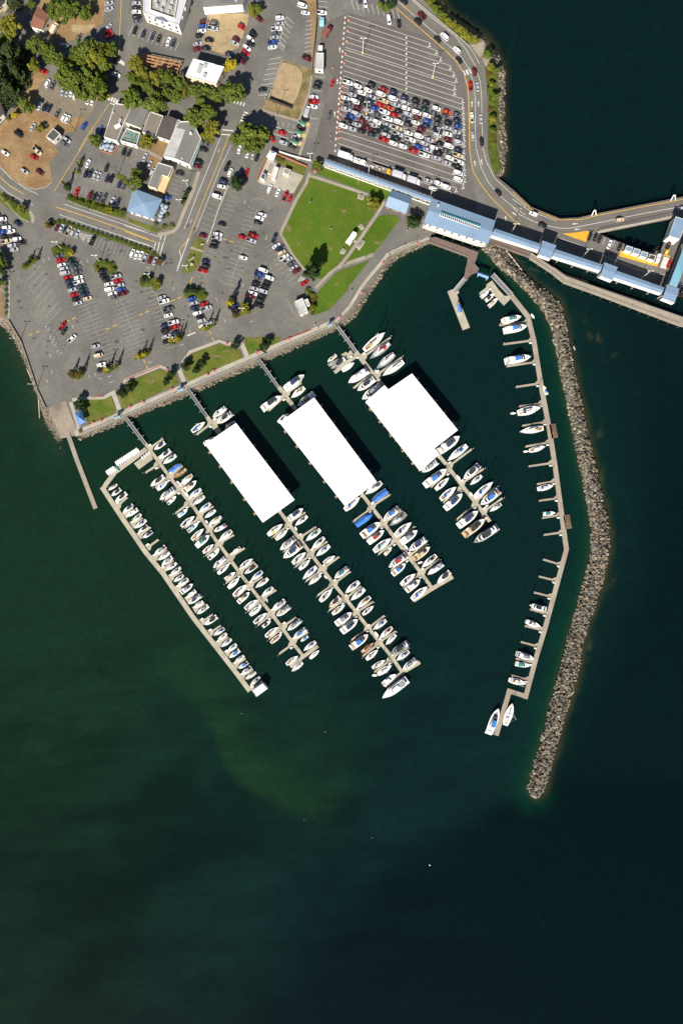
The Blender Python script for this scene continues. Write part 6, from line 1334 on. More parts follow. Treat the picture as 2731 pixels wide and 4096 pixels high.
berth('of the fifth dock', 'on the west side', [
    (E0, '545,520,640,440,ec;580,590,735,475,ekg;830,520,700,610,dw;760,740,970,605,tw;855,820,1040,690,mk;905,910,1100,770,mg'),
    (C8, '265,750,460,620,mg;580,705,315,910,mb;615,815,440,970,sk;705,930,500,1095,sb;780,1015,570,1200,mn;975,1230,735,1420,mn;1065,1330,805,1535,mkc;900,1640,1210,1440,mkk')])
berth('of the breakwater dock', 'in the slips', [
    (Q4, '1190,680,1105,760,ew;1250,710,1150,795,ek;1280,760,1185,855,ec'),
    (F1, '480,695,285,745,mt;540,797,305,845,mb;580,1115,320,1165,mb'),
    (F2, '685,340,435,400,sn;455,595,715,555,sc;735,745,560,795,sw;820,1155,645,1195,sb;840,1440,705,1455,et'),
    (F3, '560,965,735,1015,mk;690,1200,520,1135,sk'), (F4, '615,95,435,40,mg;575,165,415,145,et;535,355,345,310,so;240,600,140,870,mb;390,545,310,790,sw')], axis=(0, 1))
for fn, v, k, lab in ((F1, (620, 715, 585, 665), 'dc', 'small tan rowing dinghy at the bend on the outer side of the breakwater dock'), (F2, (715, 110, 752, 208), 'eb', 'small white runabout with blue canvas tied to the outer side of the breakwater dock'),
                      (F2, (430, 398, 368, 402), 'dw', 'white tender tied behind the first sailboat of the breakwater dock'), (F2, (562, 797, 503, 802), 'dw', 'white tender tied behind the white-covered sailboat of the breakwater dock'),
                      (C8, (760, 850, 705, 785), 'dw', 'white dinghy tucked beside the fifth dock near the black cruiser'), (C8, (915, 1050, 870, 1000), 'dw', 'pale dinghy beside the fifth dock next to the blue-covered sailboat'), (C8, (1050, 1200, 1105, 1160), 'dw', 'tan dinghy in front of the big blue-canvas cruiser'),
                      (C6, (830, 780, 775, 715), 'dw', 'white dinghy between the third dock and the red-covered sailboat'), (C6, (820, 1260, 745, 1265), 'dw', 'small white tender behind the sailboats near the south end of the third dock'),
                      (C5, (590, 545, 560, 490), 'dw', 'white dinghy beside the third dock north of the green-covered sailboat'), (C5, (970, 1150, 930, 1105), 'dw', 'green-trimmed dinghy at the edge of the third dock'),
                      (C7, (1070, 1090, 1005, 1110), 'dw', 'small inflatable tender beside the fourth dock'), (C7, (885, 945, 835, 880), 'dw', 'dark tender alongside the fourth dock by the navy cruiser'),
                      (A1, (1070, 750, 1025, 705), 'dw', 'white dinghy beside the second dock near the wooden cruiser'), (A1, (1180, 905, 1125, 850), 'dk', 'dark dinghy beside the second dock near the tan-canvas cruiser'), (A1, (1420, 1240, 1385, 1195), 'dk', 'dark-floored dinghy beside the yellow-covered sailboat'),
                      (A3, (530, 195, 520, 140), 'dr', 'tiny red-seated dinghy at the second dock'), (E0, (1085, 635, 1040, 600), 'dw', 'white inflatable beside the fifth dock north of the moorage')):
    put_boat(fn, *v, k[0], k[1], 'w', lab, 'dinghies and tenders')
# rental boats nested side by side on the west dock
ux, uy = 25, -16
lst = [(140 + 26 * i, 572 - 17 * i) for i in range(4)] + [(262, 510)] + [(258 + 25.5 * i, 455 - 16.5 * i) for i in range(11)]
for i, (x, y) in enumerate(lst):
    hull = 'w'
    lab = 'teal covered rental boat in the row of nested white ones' if i == 4 else f'white rental dinghy, {ORD[i if i < 4 else i - 5]} from the west in the {"shorter" if i < 4 else "longer"} nested row on the dock'
    put_boat(A1, x + 50, y + 68, x - 4, y - 2, 'c' if i == 4 else 'd', 't' if i == 4 else 'w', 'w', lab, 'rental boats nested along the west dock')
for i in range(4):
    put_boat(A1, 575 + 28 * i, 440 - 20 * i, 620 + 24 * i, 375 - 12 * i, 'd', 'w', 'w', f'white upturned rowing boat on the dock platform, {ORD[i]} from the west', 'rowing boats on the dock platform') if i < 0 else put_boat(A1, 628 + 26 * i - 20, 440 - 20 * i, 590 + 28 * i - 8, 392 - 22 * i, 'd', 'w', 'w', f'white rowing boat on the dock platform, {ORD[i]} from the west', 'rowing boats on the dock platform')
# ------------------------------------------------------------------ trees and bushes
def crown_mesh(kind, seed, nleaf):
    g = np.random.default_rng(seed); mb = MB(); V = []; F = []
    if kind == 'cone':
        cl = []
        for i in range(26):
            z = g.random() ** 1.3; r = (1 - z) * .95 + .06; a = g.random() * 6.283; cl.append((math.cos(a) * r * .62, math.sin(a) * r * .62, z * 2.6, .34 * (1.1 - z * .6)))
    else:
        cl = []
        for i in range(34):
            d = g.normal(size=3); d /= np.linalg.norm(d); d[2] = abs(d[2]) * .8 if i < 26 else d[2] * .3; rr = .35 + .55 * g.random()
            cl.append((d[0] * rr * (1.15 - .3 * (i % 2)), d[1] * rr * (.9 + .25 * (i % 2)), .75 + d[2] * .62, .13 + .2 * g.random() ** 1.5))
        cl.append((.05, -.05, .9, .42))
    per = nleaf // len(cl)
    for x, y, z, r in cl:
        for k in range(per):
            d = g.normal(size=3); d /= np.linalg.norm(d); d[2] = d[2] if g.random() < .35 else abs(d[2])
            p = np.array([x, y, z]) + d * r * (.6 + .65 * g.random())
            n = d + .75 * g.normal(size=3); n /= np.linalg.norm(n); u = np.cross(n, g.normal(size=3)); u /= np.linalg.norm(u); v = np.cross(n, u); s = .05 + .075 * g.random() ** 2
            b = len(V); V += [p + u * s, p + v * s * .75, p - u * s, p - v * s * .75]; F.append([b, b + 1, b + 2, b + 3])
    mb.v = [tuple(map(float, q)) for q in V]; mb.f = F; mb.m = [0] * len(F); return mb
def mdata(mb, nm, m): o = mb.build(nm, m); d = o.data; bpy.data.objects.remove(o); return d
CROWN = {'round': [mdata(crown_mesh('round', s, 4200), 'crown', LEAFS['d']) for s in (1, 2, 3, 4)], 'cone': [mdata(crown_mesh('cone', s, 2000), 'crown', LEAFS['e']) for s in (5, 6)],
         'bush': [mdata(crown_mesh('round', s, 700), 'foliage', LEAFS['b']) for s in (7, 8, 9)]}
tb = MB(); tb.loft([[(r * math.cos(a * .785), r * math.sin(a * .785), z) for a in range(8)] for z, r in ((0, .11), (.25, .075), (.7, .06), (1.1, .035))], 0)
for a, z in ((.4, .5), (2.2, .6), (4.1, .55), (5.4, .75)): tb.tube((0, 0, z), (.45 * math.cos(a), .45 * math.sin(a), z + .35), .035, .012, n=5)
TRUNK = mdata(tb, 'trunk', BARK); NT = 0
TDES = {'d': 'green leafy', 'y': 'yellow-green leafy', 'Y': 'golden', 'k': 'dark green', 'e': 'dark conifer', 'c': 'slim dark cypress', 'b': 'low green', 'r': 'russet'}
def plant(fn, x, y, r, k, label, group, hk=1.0):
    """x, y = middle of the crown in the photo; r = crown radius in photo pixels of that crop"""
    global NT; NT += 1; rs = random.Random(NT * 7 + 1)
    sx, sy = fn(x, y); s2 = fn(x + r, y); rad = math.hypot(s2[0] - sx, s2[1] - sy) * PX
    small = rad < 1.9 and k in 'byr' or k in 'b'
    if k == 'c': hz, rz, sc3 = 0, 0, (rad, rad, rad * 2.2)
    elif k == 'e': sc3 = (rad, rad, rad * .95)
    elif small: sc3 = (rad, rad, rad * .75)
    else: sc3 = (rad * .93, rad * .93, rad * 1.05 * hk)
    trunk_h = 0 if small or k in 'ec' else min(4.0, rad * .6)
    zmid = trunk_h + sc3[2] * (1.0 if k not in 'ec' else .9)
    loc = (*W(sx, sy, zmid), 0); nm = ('conifer_tree' if k in 'ec' else ('garden_bush' if small else 'leafy_tree'))
    t = thing(nm, label, 'bush' if small else 'tree', loc, rs.random() * 6.28, group)
    me = rs.choice(CROWN['cone' if k in 'ec' else ('bush' if small else 'round')])
    c = bpy.data.objects.new('foliage' if small else 'crown', me); COL.objects.link(c); c.parent = t; c.location = (0, 0, trunk_h * .8 - (0 if k in 'ec' else .12 * sc3[2])); c.scale = sc3
    c.material_slots[0].link = 'OBJECT'; c.material_slots[0].material = LEAFS['e' if k in 'ec' else k]
    if not small:
        q = bpy.data.objects.new('trunk', TRUNK); COL.objects.link(q); q.parent = t; q.scale = (rad * .75, rad * .75, max(trunk_h + sc3[2] * .5, 1.0))
    return t
def grove(where, end, items, key=None):
    it = []
    for fn, s in items:
        for t in toks(s):
            q = t.split(','); it.append((fn, float(q[0]), float(q[1]), float(q[2]), q[3]))
    f = key or {'west': lambda c: c[0](c[1], c[2])[0], 'north': lambda c: c[0](c[1], c[2])[1]}[end]; it.sort(key=f)
    for i, (fn, x, y, r, k) in enumerate(it):
        w = 'bush' if (k == 'b' or k in 'yr' and math.hypot(fn(r, 0)[0] - fn(0, 0)[0], 0) * PX < 1.9) else 'tree'
        r_ = f'{ORD[i]} from the {end} ' if len(it) > 1 else ''
        plant(fn, x, y, r, k, f'{TDES[k]} {w}, {r_}{where}', 'plants ' + where)
grove('in the dense wood at top left', 'west', [(T1, '0,40,90,e;90,250,130,y;150,620,150,e;60,720,140,e;190,780,130,e;50,900,150,e;130,960,120,e;350,460,95,d;220,560,110,e;20,560,120,e;350,670,75,y;260,1080,90,d;150,1195,42,Y;90,1240,38,b;410,1345,48,y;30,420,90,d;150,30,80,e;320,30,50,d;0,1010,110,e')])
grove('in the broad tree belt west of the street', 'west', [(T1, '480,510,100,d;560,590,95,d;660,640,85,y;620,80,130,d;720,60,110,d;540,50,70,d;900,120,80,d;690,740,130,d;620,800,85,d;880,500,140,d;800,600,100,d;1000,560,130,y;1060,640,100,d;1130,500,95,d;780,860,140,d;900,780,120,d;960,900,140,d;1060,960,90,y;1050,820,90,d;850,960,90,d')])
grove('in the belt below the timber frame', 'west', [(T2, '110,640,95,y;180,740,80,y;60,790,70,d;330,790,90,y;430,800,85,d;240,880,90,d;120,860,80,d;580,850,90,d;400,950,90,d;310,1060,125,d;60,1000,125,d;520,990,85,d;640,960,70,y;720,930,85,d;850,950,80,d;790,1060,85,d;720,1200,120,d;850,1170,110,d;900,1330,105,y;870,1420,80,y;1110,940,125,d;960,1000,75,d;1200,970,70,d')])
grove('beside the flat white building', 'west', [(T2, '1100,665,75,Y')])
grove('by the gabled store', 'west', [(T2, '1390,80,55,d;1310,70,45,y;1340,130,45,y')])
grove('at the corner by the toll booths', 'west', [(T2, '1160,1440,85,d;1300,1410,150,d;1420,1410,115,d;1250,1330,80,d')])
grove('around the cafe and the restaurant car park', 'west', [(L1, '990,150,75,d;1530,170,85,y;1390,570,95,d;1420,500,70,d'), (L2, '230,150,75,y'), (L1, '850,370,36,y;810,490,36,y;690,640,42,b')])
grove('in the hedge below the restaurant car park', 'west', [(L1, '720,765,38,b;780,790,38,b;850,810,40,b;920,830,42,b;990,850,42,b;1060,865,42,b;1130,880,48,y;1200,895,48,b;1270,920,50,b')])
grove('in the clipped street hedge', 'west', [(L1, '500,1040,40,r;560,1025,28,b;610,1010,28,b;660,1010,28,b;710,1028,28,b;760,1045,28,b;810,1060,28,b;860,1078,28,b;910,1095,28,b;960,1110,28,b;1010,1125,28,b;1060,1140,28,b;1110,1158,28,b;1160,1175,28,b;1210,1190,28,b;1260,1208,28,b;1310,1225,28,b;1360,1242,28,b;1410,1260,28,b;1460,1278,28,b;1510,1295,28,b;1560,1312,28,b'), (L2, '300,1345,26,b;355,1420,42,r')])
grove('on the grass island at the left edge', 'west', [(L1, '60,770,38,b;110,800,40,b;160,840,46,b;220,870,50,y;260,890,40,b;30,740,30,b')])
grove('in the beds by the restaurant corner', 'west', [(L2, '400,1070,38,y;480,1060,36,y;410,900,28,b;440,940,28,b;400,960,28,b;320,1040,30,b;600,790,32,k;650,700,32,k;625,745,30,b')])
grove('by the pale pavement next to the side street', 'west', [(L2, '1165,600,80,k;1140,560,45,k')])
grove('on the parking islands of the big lot', 'west', [(L1, '240,1480,34,y;320,1400,34,y;380,1400,22,b;290,1440,30,k;590,1290,34,b;650,1275,34,b;700,1290,34,b;740,1330,36,Y;640,1320,26,b;1030,1430,34,b;1100,1435,36,b;1160,1460,36,b;1195,1510,34,b;1010,1490,26,r'),
      (P2, '190,300,38,k;240,290,38,k;335,350,48,y;180,345,30,b;640,420,34,k;690,415,34,k;740,425,34,k;800,440,36,b;835,475,34,b;660,430,18,r;790,465,18,r;1095,545,40,Y;1250,590,55,y;1230,640,44,y;1280,640,42,y;1140,680,30,r;1290,610,38,b'),
      (P1, '730,1300,36,r;815,1300,40,r;770,1325,32,b;855,1300,30,b;1100,1245,30,Y;1160,1245,30,b;1205,1225,30,y;1440,1110,30,Y;1500,1085,30,Y;1540,1085,24,b'),
      (P2, '475,940,28,Y;540,930,28,Y;580,930,24,b;500,965,24,b;820,815,26,Y;870,805,28,y;930,780,24,b;130,1110,24,Y;190,1085,26,Y;245,1070,22,b')])
grove('standing on the parking islands', 'west', [(P1, '765,1270,26,c;862,1260,28,c;1160,1180,20,c;1235,1175,24,c;1490,1060,20,c;1555,1045,22,c'), (P2, '560,890,20,c;597,880,22,c;880,750,20,c;945,735,22,c;1120,520,40,c'), (L1, '830,420,22,c;695,640,32,c;385,1385,22,c;325,1395,18,c')])
grove('along the promenade lawns', 'west', [(P2, '1155,1000,52,k;1440,1030,50,k;1500,960,42,k;630,1220,52,k;745,1250,48,k;800,1180,50,k;485,1285,48,k;430,1370,46,k;650,1170,36,k;40,1440,50,k;-10,1500,48,k'), (N1, '560,560,62,k;610,600,40,k;985,440,42,k;580,845,24,r'), (K2, '150,1260,55,k;190,1210,40,k')])
for lab, fn, x, y, r, k in (('tall dark spreading tree casting a big shadow on the park lawn', K1, 650, 1515, 100, 'k'), ('rounded gold-green tree in a kerbed bed at the park path', K1, 1300, 800, 78, 'y'), ('thin tree beside the walkway entrance', K1, 700, 410, 48, 'd'), ('dark round tree between the waiting room and the terminal', K4, 400, 1265, 78, 'k')):
    plant(fn, x, y, r, k, lab, None, 1.6 if 'tall' in lab else 1.0)
grove('in the bed around the park kiosk', 'north', [(K2, '600,690,40,b;650,735,36,y;670,775,34,r;640,790,30,b;645,860,40,y;645,905,34,b;625,720,30,b')])
grove('on the bluff below the shore highway', 'north', [(T4, '60,40,40,d;110,70,48,d;180,40,44,k;560,20,38,y;620,70,44,d;690,140,42,d;770,215,46,y;820,250,48,y;870,290,50,y;920,330,50,y;970,370,52,y;1020,400,52,y;1060,420,40,y;1170,560,52,d;1210,540,36,k;1210,690,48,y;1260,730,44,d;1200,780,30,r;1220,880,40,y;1200,940,42,d;1250,1000,50,d;1220,1060,38,d;1200,1140,34,r;1225,1230,46,y;1230,1360,36,d;1230,1420,30,r;1245,1500,34,y;640,110,34,d')])
grove('on the bank at the left edge', 'north', [(P1, '-10,60,60,k;10,130,60,d;20,210,56,k;62,360,26,b;66,420,24,b;64,480,26,b;66,540,24,b;66,600,26,b;64,660,22,b;0,330,44,d')])
grove('near the flagpole beds beside the covered walkway', 'west', [(K1, '300,355,34,b;270,330,28,r;345,370,30,b;730,470,30,r')])

# ------------------------------------------------------------------ poles, cones, people, furniture
def pole(label, fn, x, y, h=12.5, arm=None, base=None, m=None, name='street_lamp', cat='lamp post'):
    """x, y = foot of the pole in the photo"""
    p = W(*fn(x, y)); t = thing(name, label, cat, (*p, 0)); m = m or WPOLE; mb = MB(); mb.tube((0, 0, 0), (0, 0, h), .17, .10, n=8); mb.build('pole', m, t)
    for a in (arm or [0, 180]):
        mb = MB(); c, s = math.cos(R(a)), math.sin(R(a)); mb.tube((0, 0, h), (c * .9, s * .9, h + .1), .06, n=5); mb.box((c * 1.1, s * 1.1, h + .1), (.8, .4, .18), R(a)); mb.build('lamp_head', m, t)
    if base: mb = MB(); mb.tube((0, 0, 0), (0, 0, .9), .45, n=10); mb.build('foot', base, t)
    return t
YB = mat('yellow_foot', (.75, .50, .06), .7)
pole('tall white lamp on a yellow foot in the empty lanes, western', T3, 1176, 556, base=YB); pole('tall white lamp on a yellow foot in the empty lanes, eastern', T4, 600, 810, base=YB)
pole('white lamp standing among the western queued cars', FA, 650, 885, base=YB); pole('white lamp on a yellow foot among the eastern queued cars', FB, 768, 1150, base=YB)
pole('white lamp rising through the walkway roof edge near the yellow truck', K1, 1238, 510, 9); pole('white lamp beside the walkway end at the white parked cars', K4, 578, 1000, 9); pole('white lamp at the western end of the covered walkway', K1, 632, 372, 8)
pole('white lamp on the road deck beside the western tower', K4, 1420, 1385, 12); pole('white lamp in the roofed bridge shadow between the towers', GG, 637, 662, 12); pole('white lamp in the shadow near the cross walkway', GG, 1182, 858, 12)
for lab, x, y in (('grey lamp post at the beach wall, northern', 215, 965), ('grey lamp post at the beach wall, southern', 400, 1432), ('white lamp at the north-west island', 55, 440), ('lamp post in the gold-bush island at the lot end', 1140, 1255)): pole(lab, P1, x, y, 9.5, m=STEEL if 'grey' in lab else WPOLE)
pole('white lamp in the first parking island', L1, 648, 1292, 10); pole('white lamp in the second parking island', L1, 1052, 1430, 10); pole('white lamp in the third parking island', P2, 280, 312, 10); pole('white lamp at the south end of the third parking column', P2, 520, 958, 10); pole('white lamp beside the end island', P2, 1245, 662, 10); pole('white lamp in the memorial lawn', P2, 655, 208, 7)
pole('wooden utility pole at the gravel lot corner', T1, 792, 1370, 10, m=DARKW, name='utility_pole', cat='utility pole'); pole('dark pole at the restaurant car park bushes', L1, 1245, 520, 9, m=DARKW); pole('dark pole in the sandy yard', T3, 290, 1190, 11, m=DARKW, name='utility_pole', cat='utility pole'); pole('grey pole at the yard corner', T3, 165, 1060, 6, m=STEEL)
pole('white pole beside the pavement planting', L2, 660, 640, 7); pole('white pole by the roof terrace yard', L2, 590, 830, 6)
cm = MB(); cm.box((0, 0, .04), (.55, .55, .08), 0, 0); cm.loft([[(r * math.cos(a * .785), r * math.sin(a * .785), z) for a in range(8)] for z, r in ((.08, .3), (.5, .18), (.7, .13), (1.1, .06))], [0, 1, 0], None, 0)
CM = None; CO = mat('cone_orange', (.75, .14, .02), .7)
for i, (x, y) in enumerate([T3(*p) for p in ((1030, 212), (1022, 325), (1012, 432), (995, 560), (985, 662), (955, 830), (950, 955), (945, 1065), (935, 1135), (945, 1190), (930, 1240), (922, 1290), (935, 1345), (932, 1375), (928, 1445))] + [FA(*p) for p in ((150, 290), (140, 400), (130, 500), (120, 610))]):
    o = cm.build('traffic_cone', [CO, WPOLE]) if CM is None else CM.copy()
    if CM is None: CM = o
    else: COL.objects.link(o)
    o.location = (*W(x, y), .03); o.scale = (1.5, 1.5, 1.1)
    tag(o, f'orange traffic cone, {ORD[i if i < 15 else i - 15]} from the north {"along the west ends of the lanes" if i < 15 else "of those beside the queue lane numbers"}', 'traffic cone', 'traffic cones at the lane ends')
# people: one continuous skinned body each, hair and clothes as parts
def person_mesh(walk):
    V = [(0, 0, .95), (0, 0, 1.2), (0, 0, 1.42), (0, 0, 1.53), (.02, 0, 1.62), (.02, 0, 1.74)]; rr = [.15, .14, .15, .06, .10, .08]; E = [(0, 1), (1, 2), (2, 3), (3, 4), (4, 5)]
    for s in (-1, 1):
        w = walk * s; b = len(V); V += [(0, s * .10, .88), (w * .22, s * .11, .48), (w * .30 - .06, s * .11, .08), (w * .30 + .1, s * .12, .03)]; rr += [.10, .07, .05, .045]; E += [(0, b), (b, b + 1), (b + 1, b + 2), (b + 2, b + 3)]
        b = len(V); V += [(0, s * .20, 1.40), (-w * .14, s * .26, 1.12), (-w * .18 + .08, s * .26, .86), (-w * .18 + .1, s * .26, .78)]; rr += [.065, .048, .036, .035]; E += [(2, b), (b, b + 1), (b + 1, b + 2), (b + 2, b + 3)]
        for k in range(4): V.append((-w * .18 + .115 - .006 * k, s * (.245 + .012 * k), .70 + .006 * abs(k - 1.5))); rr.append(.009); E.append((b + 3, len(V) - 1))
        V.append((-w * .18 + .15, s * .235, .755)); rr.append(.010); E.append((b + 3, len(V) - 1))
    V.append((.125, 0, 1.655)); rr.append(.02); E.append((4, len(V) - 1))
    me = bpy.data.meshes.new('body'); me.from_pydata(V, E, []); o = bpy.data.objects.new('body', me); COL.objects.link(o)
    md = o.modifiers.new('skin', 'SKIN'); o.modifiers.new('sub', 'SUBSURF').levels = 1
    for i, sv in enumerate(me.skin_vertices[0].data): sv.radius = (rr[i], rr[i]); sv.use_root = i == 0
    dg = bpy.context.evaluated_depsgraph_get(); out = bpy.data.meshes.new_from_object(o.evaluated_get(dg)); bpy.data.objects.remove(o)
    out.name = 'body'; out.materials.clear()
    for m in (mat('skin', (.45, .28, .2), .6), None, None): out.materials.append(m or MATS['skin'])
    for p in out.polygons:
        z = p.center.z; p.material_index = 0 if z > 1.5 or (z < .82 and abs(p.center.y) > .2) else (1 if z > .95 else 2); p.use_smooth = True
    return out
BODY = [person_mesh(.0), person_mesh(1.0)]
hm = MB(); hm.loft([[(-.01 + r * math.cos(a * .524), r * math.sin(a * .524), z) for a in range(12)] for z, r in ((1.64, .118), (1.72, .118), (1.78, .09), (1.81, .03))], 0, None, 0); HAIR = mdata(hm, 'hair', mat('hair', (.06, .04, .025), .8))
CL = {'w': mat('cloth_white', (.7, .7, .68), .9), 'k': mat('cloth_dark', (.03, .03, .04), .9), 'b': mat('cloth_blue', (.06, .14, .35), .9), 'o': mat('cloth_safety', (.85, .55, .05), .8), 'r': mat('cloth_red', (.4, .05, .04), .9), 'g': mat('cloth_khaki', (.3, .25, .16), .9)}
for lab, fn, x, y, a, wk, t_, b_ in (('person in dark clothes standing on the park lawn near its west side', K1, 640, 800, 200, 0, 'k', 'b'), ('second person in a light top on the west park lawn', K1, 628, 815, 40, 0, 'w', 'b'), ('person in a white top walking alone mid park lawn', K1, 842, 1092, 60, 1, 'w', 'k'),
        ('person in white near the upper picnic table', K1, 1182, 1025, 10, 0, 'w', 'g'), ('person in dark clothes walking on the lower park path', K1, 1206, 1392, 30, 1, 'k', 'k'), ('person in white strolling where the park paths fork', K1, 985, 1470, 200, 1, 'w', 'g'), ('second stroller in red at the path fork', K1, 968, 1492, 200, 1, 'r', 'k'),
        ('person with dark top pushing along the asphalt promenade', K2, 1060, 690, 240, 1, 'k', 'w'), ('person in white walking on the asphalt below the kiosk', K2, 678, 1050, 270, 1, 'w', 'b'), ('person in dark clothes on the promenade by the red kerb', K2, 712, 1080, 180, 1, 'k', 'k'),
        ('person in white by the planter north of the plaza', Q4, 332, 65, 250, 1, 'w', 'k'), ('person in khaki on the plaza edge', Q4, 310, 218, 220, 1, 'g', 'k'), ('person in blue beside the plaza bin', Q4, 440, 140, 0, 0, 'b', 'k'), ('traffic worker in a yellow vest by the toll lane, northern', K1, 838, 118, 0, 0, 'o', 'w'), ('traffic worker in a yellow vest by the toll lane, southern', K1, 848, 178, 0, 0, 'o', 'w'),
        ('worker in a bright vest on the entrance road', T3, 866, 718, 20, 0, 'o', 'w'), ('person in white at the north lane end', T3, 1056, 190, 0, 0, 'w', 'k'), ('person in white at the queue corner by the last truck', FC, 1062, 1435, 0, 0, 'w', 'k')):
    t = thing('person', lab, 'person', (*W(*fn(x, y)), .02 if fn not in (K1,) else .12), R(a)); o = bpy.data.objects.new('body', BODY[wk]); COL.objects.link(o); o.parent = t
    for i, m in ((1, CL[t_]), (2, CL[b_])): o.material_slots[i].link = 'OBJECT'; o.material_slots[i].material = m
    h = bpy.data.objects.new('hair', HAIR); COL.objects.link(h); h.parent = t
def table(lab, fn, x, y, a):
    t = thing('picnic_table', lab, 'picnic table', (*W(*fn(x, y)), .11), R(-a)); mb = MB(); mb.box((0, 0, .75), (1.9, .8, .06)); mb.build('table_top', mat('table_wood', (.25, .23, .21), .9), t)
    for s in (-1, 1):
        mb = MB(); mb.box((0, s * .75, .45), (1.9, .3, .05)); mb.build('seat', MATS['table_wood'], t); mb = MB(); mb.box((s * .7, 0, .38), (.08, 1.5, .08)); mb.box((s * .7, 0, .55), (.08, .08, .38)); mb.build('leg', DARKW, t)
for lab, x, y, a in (('picnic table on the pad near the round gold-green tree', 1160, 745, 18), ('picnic table on the pad above the shelter', 1158, 1055, -55), ('picnic table on the pad right of the long path, upper', 1175, 1225, -55), ('picnic table on the pad right of the long path, lower', 1140, 1262, -55), ('picnic table on the pad below the shelter', 970, 1310, -55)): table(lab, K1, x, y, a)
# flower tubs along the promenade
fm = MB(); fm.loft([[(r * math.cos(a * .628), r * math.sin(a * .628), z) for a in range(10)] for z, r in ((0, .5), (.5, .62), (.5, .5), (.45, .5))], 0, None, 0); FT = mdata(fm, 'tub', CREAM)
fg = np.random.default_rng(4); fl_ = MB()
for k in range(90):
    x, y = fg.normal(size=2) * .38; z = .55 + fg.random() * .35; s = .13; fl_.face([(x - s, y, z), (x, y - s, z + .04), (x + s, y, z), (x, y + s, z + .05)])
FLW = mdata(fl_, 'flowers', mat('pink_flowers', (.55, .10, .14), .9, None, (2.5, .5), tint=(1.2, (.7, .5, .45), .7)))
for i, (fn, x, y) in enumerate(((N1, 715, 765), (N1, 805, 742), (N1, 1105, 597), (N1, 1243, 548), (P2, 492, 1455), (P2, 440, 1255), (P2, 865, 1308), (P2, 930, 1268), (P2, 1068, 985), (K2, 75, 1332), (K2, 150, 1320), (K2, 405, 1195), (K2, 938, 968), (K2, 1168, 715), (K2, 1392, 405), (Q4, 440, 200), (K1, 680, 488), (P2, 1380, 1075))):
    t = thing('flower_tub', f'round tub of pink flowers, {ORD[i]} of those following the promenade from the boat ramp', 'flower tub', (*W(*fn(x, y)), .12), i, 'flower tubs along the promenade')
    for nm, me in (('tub', FT), ('flowers', FLW)): o = bpy.data.objects.new(nm, me); COL.objects.link(o); o.parent = t
# railings, walls and fences
def fence(name, label, fn, pts, h, m, cat='railing', z=0.1, solid=False, w=.12):
    P = [W(*fn(*p)) for p in pts]; t = thing(name, label, cat, (*P[0], z)); loc = (*P[0], z); mb = MB(); pm_ = MB()
    for (x0, y0), (x1, y1) in zip(P, P[1:]):
        L = math.hypot(x1 - x0, y1 - y0); n = max(1, int(L / 2.2)); an = math.atan2(y1 - y0, x1 - x0)
        if solid: mb.box(((x0 + x1) / 2, (y0 + y1) / 2, z + h / 2), (L, w, h), an)
        else:
            for k in (.35, .7, 1): mb.tube((x0, y0, z + h * k), (x1, y1, z + h * k), .05, n=4)
            for k in range(n + 1): pm_.box((x0 + (x1 - x0) * k / n, y0 + (y1 - y0) * k / n, z + h / 2), (.12, .12, h), an)
    mb.build('rail' if not solid else 'wall', m, t, loc=loc)
    if not solid: pm_.build('posts', m, t, loc=loc)
RL = mat('promenade_rail', (.36, .36, .35), .6)
fence('seawall_railing', 'long grey railing along the western promenade seawall', I1, [(318, 1740), (400, 1707), (502, 1666), (600, 1620), (752, 1553), (900, 1490), (1034, 1431), (1180, 1368), (1342, 1300)], 1.1, RL)
fence('seawall_railing', 'grey railing along the curved eastern promenade', I1, [(1350, 1292), (1384, 1258), (1421, 1216), (1459, 1151), (1494, 1110), (1536, 1055), (1560, 1022), (1612, 998), (1684, 964), (1714, 955)], 1.1, RL)
fence('beach_wall', 'low concrete wall along the beach west of the trailer lot', I1, [(36, 1280), (88, 1368), (122, 1468), (152, 1560), (186, 1632)], .8, CONC2, 'wall', 0, True, .3)
fence('guard_rail', 'white guard rail on the water side of the northern highway', T4, [(400, 0), (650, 210), (850, 375), (980, 490), (1040, 580), (1085, 665)], .9, mat('guard_rail', (.5, .47, .42), .7), 'guard rail', 0)
fence('guard_rail', 'dark guard rail along the straight shore highway', T4, [(1112, 630), (1150, 800), (1163, 1000), (1165, 1300), (1168, 1568), (1195, 1700), (1245, 1838)], .9, mat('guard_rail_dark', (.22, .21, .2), .7), 'guard rail', 0)
fence('park_fence', 'white board fence along the walkway side of the park', K1, [(765, 425), (1000, 505), (1300, 615), (1478, 685)], 1.1, WPOLE, 'fence', .1)
fence('yard_fence', 'dark fence along the south edge of the sandy yard', T3, [(200, 1045), (330, 1095), (440, 1140)], 2.0, DARKW, 'fence', 0, True)
fence('yard_wall', 'brown retaining wall between the stalls and the entrance road', T3, [(690, 0), (695, 180), (680, 380), (655, 620), (640, 800)], 1.8, mat('wall_brown', (.20, .15, .09), .95), 'wall', 0, True, .5)
fence('courtyard_wall', 'red-topped wall along the west side of the paved courtyard', K1, [(178, 345), (130, 440), (75, 575)], 1.6, mat('wall_red', (.40, .14, .07), .9), 'wall', 0, True, .35)
fence('rampart_wall', 'red wall curving up to the walkway entrance', K1, [(280, 310), (420, 365), (595, 440)], 1.2, MATS['wall_red'], 'wall', 0, True, .3)
fence('entrance_rail', 'white wall beside the flower ramp to the walkway', K1, [(310, 285), (450, 330), (640, 378)], 1.2, WWALL, 'wall', 0, True, .3)
fence('stone_wall', 'pale stone retaining wall between the upper and lower side-street stalls', L2, [(1085, 640), (1050, 720), (980, 890), (930, 1050), (865, 1230)], .9, mat('stone_wall', (.36, .34, .29), .95, (1.2, .35)), 'wall', 0, True, .7)
